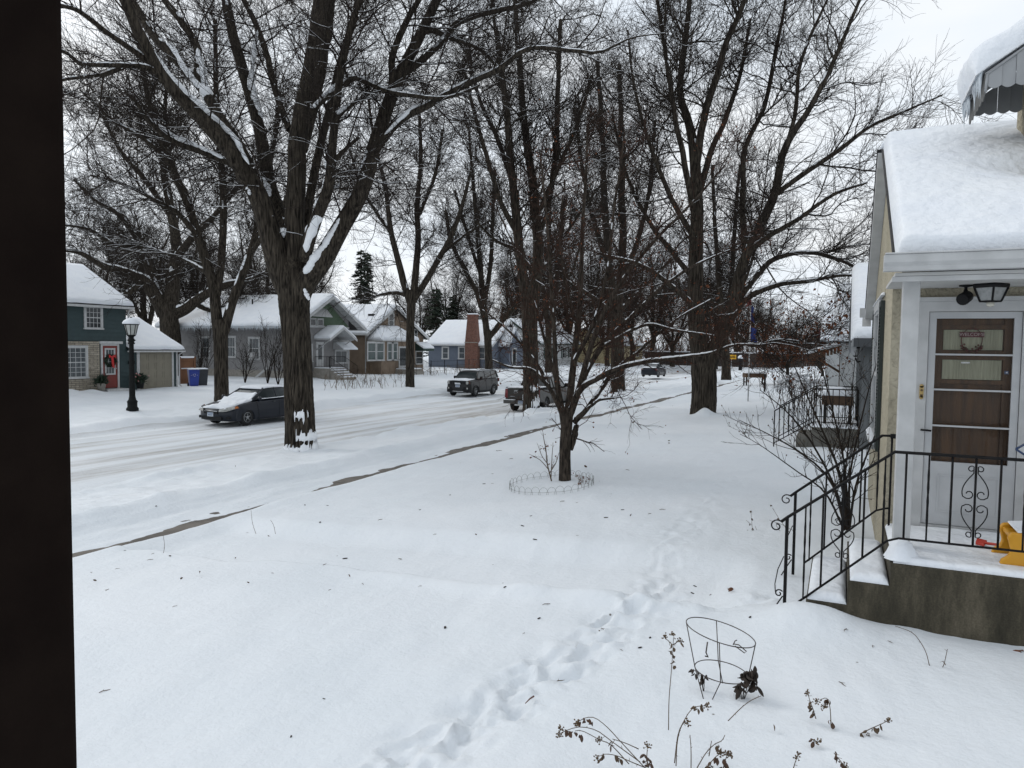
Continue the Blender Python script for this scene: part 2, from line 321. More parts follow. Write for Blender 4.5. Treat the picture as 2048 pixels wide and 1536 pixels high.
def H(x, y, detail=True):
    x = np.asarray(x, float); y = np.asarray(y, float)
    xu = xwarp(x, y, True)
    xs = np.where(xu > -11.6, xu - side_shift(y) * np.interp(xu, [-11.6, -10.6, -8.4, -5], [0, 1, 1, 0]), xu)
    z = np.interp(xs, PX, PZ)
    onroad = sstep(-23.7, -23.0, xu) * (1 - sstep(-14.9, -14.2, xu))
    z = z - onroad * .004 * (y - 22)
    rub = sstep(-14.6, -14.0, xu) * (1 - sstep(-11.2, -10.5, xs)) + .9 * sstep(-28, -25.5, xu) * (1 - sstep(-24.2, -23.5, xu)); z = z + rub * (.075 * fbm(x * 1.7, y * 1.5, 13, 4) + .05 * np.maximum(0, np.abs(fbm(x * 3.1, y * 2.8, 17, 3)) - .12))
    onwalk = sstep(-10.5, -10.25, xs) * (1 - sstep(-9.2, -9.0, xs))
    soft = (1 - onroad * .8) * (1 - onwalk * .85)
    z = z + soft * (.06 * fbm(x * .35, y * .35, 3, 3) + .030 * fbm(x * 1.6, y * .9, 11, 3) + .07 * fbm(x * .9, y * .9, 15, 3) * sstep(-24, -26, xu))
    if detail: z = z + soft * .012 * fbm(x * 5, y * 2.6, 21, 4)
    # shovelled banks either side of the walk, ploughed banks along the street
    bank = np.exp(-((xs + 10.85) / .28) ** 2) * (.10 + .12 * fbm(y * .7, x * .6, 31, 3)) + np.exp(-((xs + 8.85) / .22) ** 2) * (.045 + .04 * fbm(y * .6, x, 35, 2))
    bank = bank + np.exp(-((xu + 14.15) / .45) ** 2) * (.10 + .16 * fbm(y * .8, x * .9, 41, 4)) + np.exp(-((xu + 24.1) / .6) ** 2) * (.12 + .16 * fbm(y * .7, x * .8, 43, 4))
    z = z + bank
    z = z + onwalk * (-.034 * np.exp(-((xs + 9.36) / .19) ** 2) + (.026 + .022 * (1 - sstep(9, 14, y))) * fbm(x * 1.1, y * .55, 51, 4) + .022 * fbm(x * 7, y * 2.4, 57, 3) + .016 * fbm(x * 3, y * 1.4, 55, 3) - .003 + .045 * (1 - sstep(-10.25, -9.65, xs)) + .017 * (1 - sstep(9, 14, y)) - .004)
    # wheel ruts in the packed street
    rut = onroad * (.018 * np.cos((xu + 18.8) * 2 * np.pi / 1.75) + .02 * fbm(xu * 1.4, y * .12, 61, 4))
    z = z + rut
    # snowed-over front walk from the sidewalk to the steps
    m = sstep(6.68, 6.80, y + .22 * fbm(x * .7, 0 * y, 71, 3)) * (1 - sstep(8.0, 8.7, y + .2 * fbm(x * .7, 0 * y, 75, 2))) * sstep(-9.2, -8.4, xs) * (1 - sstep(-1.2, -.7, x))
    z = z - .17 * m
    z = z + .085 * np.exp(-((y + .22 * fbm(x * .7, 0 * y, 71, 3) - 6.60) / .16) ** 2) * sstep(-5.5, -2.5, x) * (1 - sstep(-1.2, -.8, x)) * (1 + fbm(x * 1.3, y, 77, 2))
    # drifts by the porch, hollows and humps at trunks
    z = z + .17 * np.exp(-(((x + .22) / .38) ** 2 + ((y - 6.42) / .35) ** 2)) + .05 * np.exp(-(((x - 1.6) / .8) ** 2 + ((y - 5.2) / .6) ** 2))
    for (mx, my, ma, mr) in MOUNDS: z = z + ma * np.exp(-(((x - mx) ** 2 + (y - my) ** 2) / mr ** 2))
    if detail:   # boot trail
        near = (x > -5) & (x < 1.2) & (y > 1.5) & (y < 15)
        if near.any():
            xa, ya = x[near], y[near]; d = np.zeros_like(xa); rough = np.zeros_like(xa)
            for i, (p, t) in enumerate(zip(STEPS, STEPDIR)):
                k = np.interp(p[1], [5.5, 7.2, 8, 14], [1, .75, .3, .1])
                dx, dy = xa - p[0], ya - p[1]
                u = dx * t[0] + dy * t[1]; v = -dx * t[1] + dy * t[0]
                q = STEPR[i]; u, v = u * q[3] + v * q[4], v * q[3] - u * q[4]
                u = u + .13 * fbm(xa * 4.5, ya * 4.5, 81, 3); v = v + .13 * fbm(xa * 4.5, ya * 4.5, 85, 3)
                e = np.sqrt((u / q[0]) ** 2 + (v / q[1]) ** 2)
                d += k * (-q[2] * (1 - sstep(.68, 1.0, e)) + .022 * np.exp(-((e - 1.3) / .3) ** 2))
                rough = np.maximum(rough, k * np.exp(-((dx * dx + dy * dy) / .22 ** 2) ** 2))
            for (qx, qy) in [on_z(px, py, .02)[:2] for px, py in ((1230, 1215), (1290, 1205), (1340, 1190), (1400, 1195), (1460, 1190), (1520, 1185))]:
                rough = np.maximum(rough, .9 * np.exp(-((xa - qx) ** 2 + (ya - qy) ** 2) / .25 ** 2))
            clod = np.maximum(0, np.abs(fbm(xa * 8, ya * 8, 95, 3)) - .16); d += rough * (.06 * fbm(xa * 4.2, ya * 4.2, 91, 4) + .10 * clod - .038)
            # keep the porch strip clear
            z[near] = z[near] + np.maximum(d, -.14)
    return z
def Hs(x, y): return float(H(np.array([x]), np.array([y]), False)[0])

MOUNDS += [(-4.64, 12.62, .05, .6), (-4.67, 27.2, .12, 1.2), (-4.5, 26.75, .26, .30), (-35.9, 22, .22, .8), (-35.6, 24, .25, .6), (-35.8, 25.4, .2, .5), (-33, 32.5, .2, .9), (-13.94, 16.1, .07, 1.0), (-13.3, 31.4, .08, .8), (-26.71, 20.7, .06, .5), (-27.26, 26, .05, .8)]
def lines(*seg):
    o = []
    for a, b, st in seg: o.append(np.arange(a, b - 1e-6, st))
    o.append(np.array([seg[-1][1]])); return np.concatenate(o)
YL = lines((-60, -5, 5), (-5, 1.6, .6), (1.6, 10, .032), (10, 18, .07), (18, 34, .12), (34, 60, .25), (60, 130, 1.0), (130, 400, 12))
YL = np.r_[YL, 700.0]
def ground(name, XL, m, kind='structure'):
    X, Y = np.meshgrid(XL, YL); X = xwarp(X, Y); sh = X.shape
    Z = H(X.ravel(), Y.ravel()).reshape(sh)
    n, k = sh; i, j = np.meshgrid(np.arange(n - 1), np.arange(k - 1), indexing='ij')
    q = np.stack([i * k + j, i * k + j + 1, (i + 1) * k + j + 1, (i + 1) * k + j], -1).reshape(-1, 4)
    o = np_mesh(name, np.stack([X, Y, Z], -1).reshape(-1, 3), q, None, m)
    return tag(o, kind=kind)
LAWN = lawn_snow_material('lawn_snow'); ROAD = lawn_snow_material('packed_road_snow', True)
ground('snowy_lawn', lines((-14.5, -11, .085), (-11, -8.6, .042), (-8.6, -4.5, .07), (-4.5, 1.5, .032), (1.5, 6, .2), (6, 40, 3), (40, 400, 40)), LAWN)
ground('road', lines((-23.5, -14.5, .1)), ROAD)
ground('far_lawn', np.r_[-700.0, lines((-400, -60, 20), (-60, -40, 1), (-40, -28, .3), (-28, -23.5, .12))], LAWN)
# the concrete walk itself, showing where the snow has been shovelled thin
SIDE = mat('sidewalk_concrete', (0.140, 0.125, 0.108), (0.075, 0.066, 0.057), 2.2, .85, .5, 50, dist=.006)
_ys = np.arange(-20, 125, 1.3); _v = []; _q = []
for k in range(len(_ys) - 1):
    a, b2 = _ys[k] + .006, _ys[k + 1] - .006
    for (yy, xx) in ((a, -10.42), (a, -9.08), (b2, -9.08), (b2, -10.42)):
        _v.append((xx + float(side_shift(yy)), yy, -.672))
    _q.append((4 * k, 4 * k + 1, 4 * k + 2, 4 * k + 3))
tag(np_mesh('sidewalk', np.array(_v), np.array(_q), None, SIDE, smooth=False), kind='structure')

# ---------------------------------------------------------------- trees
def catmull(P, R, K):
    P = np.asarray(P, float); R = np.asarray(R, float)
    if len(P) == 2: P = np.array([P[0], (P[0] + P[1]) / 2, P[1]]); R = np.array([R[0], (R[0] + R[1]) / 2, R[1]])
    d = np.r_[0, np.cumsum(np.linalg.norm(np.diff(P, axis=0), axis=1))]
    E = np.vstack([2 * P[0] - P[1], P, 2 * P[-1] - P[-2]])
    s = np.linspace(0, d[-1], K); i = np.clip(np.searchsorted(d, s, 'right') - 1, 0, len(P) - 2)
    t = ((s - d[i]) / np.maximum(d[i + 1] - d[i], 1e-9))[:, None]
    p0, p1, p2, p3 = E[i], E[i + 1], E[i + 2], E[i + 3]
    Q = .5 * ((2 * p1) + (-p0 + p2) * t + (2 * p0 - 5 * p1 + 4 * p2 - p3) * t ** 2 + (-p0 + 3 * p1 - 3 * p2 + p3) * t ** 3)
    return Q, np.interp(s, d, R)
def unit(v): return v / (np.linalg.norm(v, axis=-1, keepdims=True) + 1e-9)
def spawn(P, R, n, rng, L, ang, rfac, rmin, K, wig=.25, up=.15, t0=.15, t1=1.0, short=.5, wt=None, rcap=9, out=None, lenpow=None):
    """n children growing off the curves P (N,K,3) with radii R"""
    N, KP = P.shape[:2]
    seg = np.linalg.norm(np.diff(P, axis=1), axis=2); TL = seg.sum(1)
    pw = TL if wt is None else TL * wt
    idx = rng.choice(N, n, p=pw / pw.sum())
    t = rng.uniform(t0, t1, n); f = t * (KP - 1); i = np.minimum(f.astype(int), KP - 2); fr = (f - i)[:, None]
    pos = P[idx, i] * (1 - fr) + P[idx, i + 1] * fr
    tan = unit(P[idx, i + 1] - P[idx, i]); rp = R[idx, i] * (1 - fr[:, 0]) + R[idx, i + 1] * fr[:, 0]
    nn = unit(rng.normal(size=(n, 3)) + np.array([0, 0, .35])); nn = unit(nn - tan * (nn * tan).sum(1, keepdims=True))
    a = np.radians(rng.uniform(ang[0], ang[1], n))[:, None]
    d = unit(tan * np.cos(a) + nn * np.sin(a))
    if out is not None: d = unit(d + out[1] * unit(pos - out[0]))
    ln = rng.uniform(L[0], L[1], n) * (1 - short * t)
    r0 = np.clip(rp * rfac * rng.uniform(.6, 1, n), rmin, rcap)
    ln = np.minimum(ln, r0 * 210) if lenpow is None else ln
    Q = np.empty((n, K, 3)); Q[:, 0] = pos; st = (ln / (K - 1))[:, None]
    for k in range(1, K):
        d = unit(d + rng.normal(0, wig, (n, 3)) + np.array([0, 0, up]))
        Q[:, k] = Q[:, k - 1] + d * st
    RR = r0[:, None] * np.linspace(1, .42, K)[None]
    return Q, np.maximum(RR, rmin * .6)
def snow_on(ts, P, R, rng, amount=.5, rmin=.008, S=6, wind=(.12, -.25, 0), lift=.62, wide=.62):
    """lumpy lines of snow lying on the upper side of branches"""
    N, K = P.shape[:2]; KK = max(K * 3, 9)
    f = np.linspace(0, K - 1, KK); i = np.minimum(f.astype(int), K - 2); fr = (f - i)[None, :, None]
    Q = P[:, i] * (1 - fr) + P[:, i + 1] * fr; r = R[:, i] * (1 - fr[..., 0]) + R[:, i + 1] * fr[..., 0]
    T = unit(np.gradient(Q, axis=1)); hor = 1 - np.abs(T[..., 2])
    up = np.array([0, 0, 1.0]) + np.array(wind); up = up[None, None] - T * (T @ up)[..., None]; up = unit(up)
    g = rng.normal(size=(N, KK)); ker = np.array([.2, .5, 1, .5, .2])
    g = np.apply_along_axis(lambda q: np.convolve(q, ker, 'same'), 1, g) / 1.26
    m = np.clip((amount * 2 - 1) + 2.0 * (hor - .30) + .40 * g, 0, 1)
    m = np.sqrt(m)
    wdt = np.minimum(r * wide, .035 + .30 * r)
    C2 = Q + up * (r * .96 - wdt * (1 - lift))[..., None] + rng.normal(0, 1, Q.shape) * (wdt * .10)[..., None]
    RS = wdt * m
    keep = (R[:, 0] > rmin) & (m.max(1) > .15)
    RS = np.where(RS < .002, .0005, RS); C2 = np.where((m < .05)[..., None], Q, C2)
    ts.add(C2[keep], RS[keep], S)
def trunk_shell(P, R, S, rng, freq=11, amp=.06, flare=.35, fh=.5):
    """bark ridges running up a thick stem: (V, Q)"""
    K = len(P); a = 2 * np.pi * np.arange(S) / S
    s = np.r_[0, np.cumsum(np.linalg.norm(np.diff(P, axis=0), axis=1))]
    A, Z = np.meshgrid(a, s)
    sd = int(rng.integers(1000))
    warp = 1.1 * fbm(Z * .9, np.cos(A) * 1.5, sd, 3)
    rid = np.abs(fbm((A + warp * .35) * freq / 2.2, Z * 1.3, sd + 5, 3)) * 2
    rid = rid * sstep(.0, .4, np.minimum(a, 2 * np.pi - a) + .25)[None]
    pr = 1 - amp * rid + .05 * fbm(np.cos(A) * 1.6 + 3, np.sin(A) * 1.6 + Z * .6, sd + 9, 2)
    lob = 1 + flare * np.exp(-Z / fh) * (.75 + .55 * np.cos(A * 5 + sd))
    V = tube_verts(P[None], R[None], S, prof=(pr * lob)[None])[0]
    return V.reshape(-1, 3), tube_quads(1, K, S)
def stuck_snow(ts, P, R, S, rng, zmax, bands, face=-math.pi / 2, off=.02, flare=.3, fh=.45):
    """wind-packed snow stuck to a trunk: closed shell pieces over the bark where the mask says so"""
    K = 70; Q, r = catmull(P, R, K); keep = Q[:, 2] < Q[0, 2] + zmax; Q, r = Q[keep], r[keep]; K = len(Q)
    if K < 3: return
    a = 2 * np.pi * np.arange(S) / S; s = Q[:, 2] - Q[0, 2]
    A, Z = np.meshgrid(a, s)
    m = np.zeros_like(A)
    for (zc, zh, ac, ah, st) in bands: m = np.maximum(m, st * np.exp(-((Z - zc) / zh) ** 2) * np.exp(-((np.mod(A - ac + np.pi, 2 * np.pi) - np.pi) / ah) ** 2))
    m = m + .75 * fbm(A * 13, Z * 2.2, int(rng.integers(999)), 4) - .38
    pr = 1 + np.clip(m, -.12, .06) * .9 + flare * np.exp(-Z / fh)
    pr = np.where(m > 0, pr + .006, pr - .13)
    c = Q[:, None] ; d = np.stack([np.cos(A), np.sin(A), 0 * A], -1)
    V = (c + d * (r[:, None] * pr)[..., None]).reshape(-1, 3)
    q = tube_quads(1, K, S); fm = (m > -.06).ravel(); q = q[fm[q].any(1)]
    if len(q): ts.raw(V, q)

def build_tree(name, label, cat, base, trunk, limbs, cfg, seed, group=None, twigmat=None, barkmat=None, snowbands=None, leaves=0):
    """trunk/limbs: lists of (points, radii). > trunk, crown, branch_snow"""
    rng = np.random.default_rng(seed)
    root = thing(name, label, cat, tuple(base), 0, group)
    t = TubeSet(); sn = TubeSet(); cr = TubeSet()
    P, R = catmull(*trunk, 60)
    V, Q = trunk_shell(P, R, cfg.get('S', 56), rng, cfg.get('freq', 11), cfg.get('amp', .07), cfg.get('flare', .3), cfg.get('fh', .45)); t.raw(V, Q)
    LP, LR = [], []
    for (lp, lr) in limbs:
        p, r = catmull(lp, lr, 28)
        wob = cfg.get('wob', .35) * r[:, None] * np.stack([fbm(np.arange(28) * .35, np.full(28, 3.3 * k + len(LP)), seed + k, 3) for k in range(3)], 1)
        p = p + wob * np.minimum(1, np.arange(28) / 5)[:, None]
        LP.append(p); LR.append(r)
        if r[0] > .09:
            V, Q = trunk_shell(p, r, 26, rng, 8, .07, 0, 1)
            t.raw(V, Q)
        else: t.add(p[None], r[None], 10)
    LP = np.array(LP); LR = np.array(LR)
    ctr = np.asarray(base, float) + np.array([0, 0, cfg.get('ctr', 4.0)])
    wt = np.clip(1.5 - LR.mean(1) * 2.5, .4, 1.5)
    A, RA = spawn(LP, LR, cfg['nA'], rng, cfg['LA'], cfg.get('angA', (40, 85)), .5, .010, 9, cfg.get('wigA', .17), cfg.get('upA', .015), cfg.get('tA', .18), 1.0, .4, wt, cfg.get('rA', .05), (ctr, cfg.get('outA', .3)))
    B, RB = spawn(np.concatenate([A]), RA, cfg['nB'], rng, cfg['LB'], (35, 75), .6, cfg['rB'], 6, cfg.get('wigB', .17), cfg.get('upB', .015), .1, 1.0, .4, None, .016, (ctr, .2))
    B2, RB2 = spawn(LP, LR, cfg['nB'] // 5, rng, cfg['LB'], (35, 75), .3, cfg['rB'], 6, .17, .02, .2, 1.0, .3, wt, .014, (ctr, .2))
    B = np.concatenate([B, B2]); RB = np.concatenate([RB, RB2])
    Cc, RC = spawn(B, RB, cfg['nC'], rng, cfg['LC'], (25, 60), .7, cfg['rC'], 4, .16, cfg.get('upC', .0), .1, 1.0, .3, None, .012, (ctr, .15), 1)
    t.add(A[RA[:, 0] > .03], RA[RA[:, 0] > .03], 7)
    sm = RA[:, 0] <= .03; cr.add(A[sm], RA[sm], 5)
    cr.add(B, RB, 4); cr.add(Cc, RC, 3)
    if cfg.get('nD'):
        D, RD = spawn(Cc, RC, cfg['nD'], rng, cfg['LD'], (25, 65), .9, cfg['rC'] * .85, 3, .15, .03, .1, 1, .3, None, .01, (ctr, .1), 1)
        cr.add(D, RD, 3)
    s = cfg.get('snow', .5)
    snow_on(sn, LP, LR, rng, s, .01, 8, lift=.6)
    snow_on(sn, A, RA, rng, s - .08, .012, 5)
    k = rng.random(len(B)) < cfg.get('snowB', .25); snow_on(sn, B[k], RB[k], rng, s - .12, .005, 4, wide=1.0)
    if snowbands: stuck_snow(sn, *trunk, 90, rng, 1.6, snowbands, flare=cfg.get('flare', .3) * .75, fh=cfg.get('fh', .45))
    t.build('trunk', barkmat or BARK, root); cr.build('crown', twigmat or TWIG, root); sn.build('branch_snow', SNOWB, root)
    if leaves:
        ends = (B[:, -1] if cfg.get('leafB') else Cc[:, -1]); ii = rng.choice(len(ends), leaves); p = ends[ii]
        if cfg.get('leafbox') is not None:
            lo, hi = cfg['leafbox']; okk = ((p > lo) & (p < hi)).all(1); p = p[okk]
        leaf_quads(p, cfg.get('leafs', .05), rng, root, cfg.get('leafper', 3))
    return root
def leaf_quads(p, size, rng, root, per=3, name='dry_leaves', m=None):
    p = np.repeat(p, per, 0); n = len(p)
    if n == 0: return
    p = p + rng.normal(0, size * .7, (n, 3)) + np.array([0, 0, -size * .5])
    u = unit(rng.normal(size=(n, 3)) * np.array([.7, .7, 1])); v = unit(np.cross(u, rng.normal(size=(n, 3)))); sz = (size * rng.uniform(.5, 1.2, n))[:, None]
    w = np.cross(u, v) * sz * .25
    V = np.stack([p, p + u * sz * .5 + v * sz * .35 + w, p + u * sz, p + u * sz * .5 - v * sz * .35 + w], 1).reshape(-1, 3)
    np_mesh(name, V, np.arange(4 * n).reshape(-1, 4), None, m or DRYLEAF, root, False)
def copy_tree(o, loc, rz=0.0, sc=1.0, label=None):
    r = o.copy(); C.objects.link(r); r.location = loc; r.rotation_euler = (0, 0, rz); r.scale = (sc, sc, sc)
    if label: r['label'] = label
    for ch in list(o.children):
        c = ch.copy(); C.objects.link(c); c.parent = r
        for g in list(ch.children):
            d = g.copy(); C.objects.link(d); d.parent = c
    return r

def px_limb(D, pts):
    """(px, py, extra depth, radius px) -> points and radii in metres"""
    P = [at(x, y, D + e) for (x, y, e, r) in pts]; R = [r * (D + e) / F for (x, y, e, r) in pts]
    return P, R

# --- the big elm on the near boulevard
E_B = np.array([-13.94, 16.13, Hs(-13.94, 16.13)]); DE = depth_of(E_B)
elm_trunk = px_limb(DE, [(602, 925, 0, 32), (601, 890, 0, 31.5), (598, 800, 0, 29), (594, 700, 0, 28.5), (590, 640, 0, 29), (588, 590, 0, 32), (587, 555, 0, 33), (588, 520, .1, 28), (590, 480, .1, 22)])
elm_limbs = [px_limb(DE, q) for q in (
    [(585, 610, 0, 20), (574, 570, 0, 25), (548, 500, -.2, 23), (520, 400, -.5, 20), (475, 320, -.9, 17), (400, 232, -1.5, 14), (340, 172, -2, 12), (300, 110, -2.4, 11), (250, 0, -2.9, 10), (215, -110, -3.2, 8)],
    [(500, 335, -.6, 12), (474, 288, -.9, 11.5), (446, 246, -.9, 11), (400, 172, -.4, 10), (348, 114, 0, 9), (302, 65, .5, 8.5), (262, 0, .9, 8), (215, -90, 1.4, 6)],
    [(414, 194, -.3, 9), (397, 150, -.2, 8), (393, 94, .2, 7.5), (367, 49, .5, 7), (331, 0, .8, 6.5), (300, -60, 1, 5)],
    [(515, 400, -.4, 14), (480, 345, .3, 11), (452, 300, .8, 9), (440, 245, 1.4, 6)],
    [(484, 338, .2, 8), (449, 322, .5, 7), (403, 303, .3, 6.5), (348, 283, -.2, 5.5), (309, 254, -.8, 5), (286, 225, -1.3, 4), (262, 190, -1.6, 3)],
    [(326, 152, -2.2, 7), (300, 138, -2.4, 6), (270, 132, -2.9, 5), (200, 129, -3.6, 4.5), (162, 128, -4, 4), (130, 104, -4.4, 3), (80, 90, -5, 2)],
    [(240, 136, -3.1, 4), (200, 150, -3.4, 3.5), (135, 158, -4, 3), (80, 175, -4.6, 2)],
    [(318, 136, -2.2, 7), (283, 113, -2.4, 6), (218, 68, -3, 5), (160, 23, -3.6, 4.5), (120, 10, -4, 3.5), (60, -20, -4.6, 2)],
    [(588, 500, .5, 20), (566, 449, .9, 17), (540, 374, 1.3, 14), (520, 260, 1.7, 12), (494, 163, 2.0, 11), (468, 81, 2.3, 10), (452, 0, 2.6, 9), (435, -120, 3, 6)],
    [(579, 260, 1.0, 7), (553, 189, 1.5, 6.5), (530, 98, 2.1, 6), (504, 33, 2.5, 5.5), (484, -10, 2.8, 5), (460, -80, 3, 3)],
    [(590, 520, 0, 22), (590, 420, -.1, 19), (592, 340, -.1, 18.5), (606, 228, 0, 18), (624, 130, .1, 17), (637, 40, .2, 16), (648, -60, .3, 14), (655, -200, .5, 10)],
    [(604, 300, .3, 12), (622, 230, .6, 12), (640, 140, .9, 12), (652, 60, 1.1, 12), (664, -20, 1.3, 11), (685, -150, 1.6, 8)],
    [(608, 520, -.3, 13), (620, 478, -.6, 12.5), (636, 430, -.9, 12), (657, 374, -1.2, 11), (663, 300, -1.4, 9), (672, 228, -1.6, 8), (683, 140, -1.8, 7), (705, 50, -2, 6), (728, -20, -2.2, 5)],
    [(602, 560, .1, 10), (606, 500, .4, 9.5), (613, 440, .6, 9), (632, 325, 1.0, 8.5), (656, 232, 1.3, 8), (676, 140, 1.6, 7), (706, 40, 1.9, 6.5), (722, -20, 2.2, 6), (745, -120, 2.6, 4)],
    [(596, 612, -.05, 20), (606, 570, -.1, 24), (640, 525, -.2, 22), (688, 450, -.3, 18), (716, 395, -.4, 16.5), (740, 330, -.5, 15), (765, 250, -.5, 14), (793, 165, -.5, 13), (824, 104, -.4, 11), (860, 30, -.2, 9.5), (885, -30, 0, 8.5), (930, -140, .3, 5)],
    [(785, 185, -.6, 8), (786, 110, -.9, 7), (812, 45, -1.2, 6), (842, -10, -1.4, 5), (880, -100, -1.6, 3)],
    [(757, 290, -.5, 9), (801, 240, -.9, 7.5), (857, 212, -1.3, 6.5), (906, 182, -1.6, 6), (1000, 137, -2, 5), (1055, 98, -2.3, 4.5), (1150, 102, -2.5, 4), (1200, 104, -2.6, 2.8), (1262, 76, -2.7, 1.9), (1330, 66, -2.8, 1.0)],
    [(790, 158, -.5, 8), (840, 124, -.2, 7), (889, 78, .1, 6.5), (922, 42, .4, 6), (1000, 20, .8, 5), (1060, 5, 1.2, 3.6), (1130, -40, 1.6, 2)],
    [(622, 224, -.2, 6), (658, 189, -.6, 5.5), (697, 162, -.9, 5), (720, 159, -1.1, 4.8), (775, 182, -1.4, 4.4), (866, 196, -1.6, 3.8), (912, 190, -1.7, 3.0), (960, 170, -1.8, 2)],
    [(660, 345, -1.25, 6), (673, 318, -1.3, 5), (700, 290, -1.2, 3.5), (718, 275, -1.1, 3)],
    [(668, 240, -1.6, 4.5), (702, 210, -1.4, 4), (728, 192, -1.0, 3.5), (738, 165, -.6, 3)],
    [(838, 66, -.35, 7), (868, 62, -.1, 6), (905, 78, .4, 4), (960, 100, 1, 3.4), (1010, 150, 1.6, 3)],
)]
build_tree('elm_tree', 'large forked elm with snow in its crotch, nearest on the boulevard beside the street', 'tree', E_B, elm_trunk, elm_limbs,
           dict(nA=180, LA=(1.6, 4.8), rA=.024, nB=2400, LB=(.8, 2.6), rB=.0060, nC=16500, LC=(.4, 1.2), rC=.0042, nD=16500, LD=(.2, .55), ctr=9.0, upA=-.01, upB=-.01, upC=-.02, S=110, freq=26, amp=.11, flare=.10, fh=.35, snow=.48, snowB=.3), 3,
           snowbands=[(.76, .12, -.25, .95, 1.35), (.40, .14, -.6, 1.7, 1.0), (1.38, .16, -.75, .55, .8)])
_el = [o for o in C.objects if o.name == 'elm_tree'][0]
# snow lying along the elm's big limbs and wedged in its forks
def snow_strips(root, D, strips, seed):
    ts = TubeSet(); rng = np.random.default_rng(seed)
    for e, pts in strips:
        P, R = catmull([at(x, y, D + e) for x, y, w in pts], [w * .5 * D / F for x, y, w in pts], 44)
        R = R * (1 + .5 * np.convolve(rng.normal(size=48), [.3, .5, 1, .5, .3], 'valid') * .22); R[0] = R[-1] = .002; R = np.maximum(R, .004)
        P = P + np.stack([np.convolve(rng.normal(size=48), [.3, .6, 1, .6, .3], 'valid') for _ in range(3)], 1) * (R * .09)[:, None]
        prof = 1 + .10 * rng.normal(size=(1, 44, 9)); ts.add(P[None], R[None], 9, prof)
    ts.build('branch_snow', SNOWB, root)
snow_strips(_el, DE, [
    (-1.05, [(499, 330, 4), (480, 295, 9), (462, 268, 10), (423, 229, 10), (380, 190, 9), (348, 158, 9), (322, 125, 8), (302, 96, 5)]),
    (-.75, [(500, 390, 5), (497, 375, 9), (488, 352, 9), (475, 328, 4)]),
    (-.55, [(446, 252, 5), (438, 234, 11), (423, 208, 14), (410, 182, 20), (390, 163, 12), (367, 133, 10), (348, 101, 8), (332, 85, 4)]),
    (-.5, [(411, 178, 10), (405, 143, 13), (398, 114, 11), (395, 96, 5)]),
    (1.45, [(526, 238, 4), (521, 225, 12), (511, 199, 15), (502, 168, 18), (505, 140, 11), (507, 107, 10), (515, 60, 5)]),
    (.2, [(447, 316, 4), (413, 300, 8), (380, 284, 9), (348, 272, 9), (312, 248, 8), (286, 226, 4)]),
    (-.2, [(556, 463, 7), (563, 465, 19), (570, 463, 8)]), (.5, [(541, 392, 4), (534, 375, 12), (527, 355, 4)]),
    (-.95, [(612, 505, 5), (614, 490, 13), (622, 462, 15), (640, 418, 18), (653, 374, 16), (660, 325, 17), (664, 286, 15), (669, 247, 10), (676, 224, 5)]),
    (-.45, [(608, 548, 5), (614, 540, 15), (629, 518, 17), (650, 488, 13), (677, 447, 9), (697, 408, 6), (708, 385, 3)]), (-.8, [(718, 342, 3), (727, 320, 6), (734, 300, 3)]),
    (-1.1, [(769, 269, 4), (795, 243, 6), (821, 222, 8), (866, 202, 7), (905, 176, 6), (950, 154, 6), (1000, 131, 4)]),
    (-.1, [(795, 151, 5), (815, 136, 6), (840, 118, 6), (865, 96, 5), (889, 73, 4)]),
    (-.9, [(620, 206, 4), (626, 214, 9), (645, 193, 7), (674, 170, 7), (700, 154, 6), (727, 157, 6), (775, 178, 6), (805, 177, 6), (850, 190, 3)]),
    (-.62, [(608, 577, 4), (613, 588, 9), (619, 600, 4)]), (-1.7, [(700, 207, 4), (676, 224, 9), (690, 214, 6)]), (-.2, [(660, 372, 4), (672, 374, 9), (682, 366, 4)])], 5)

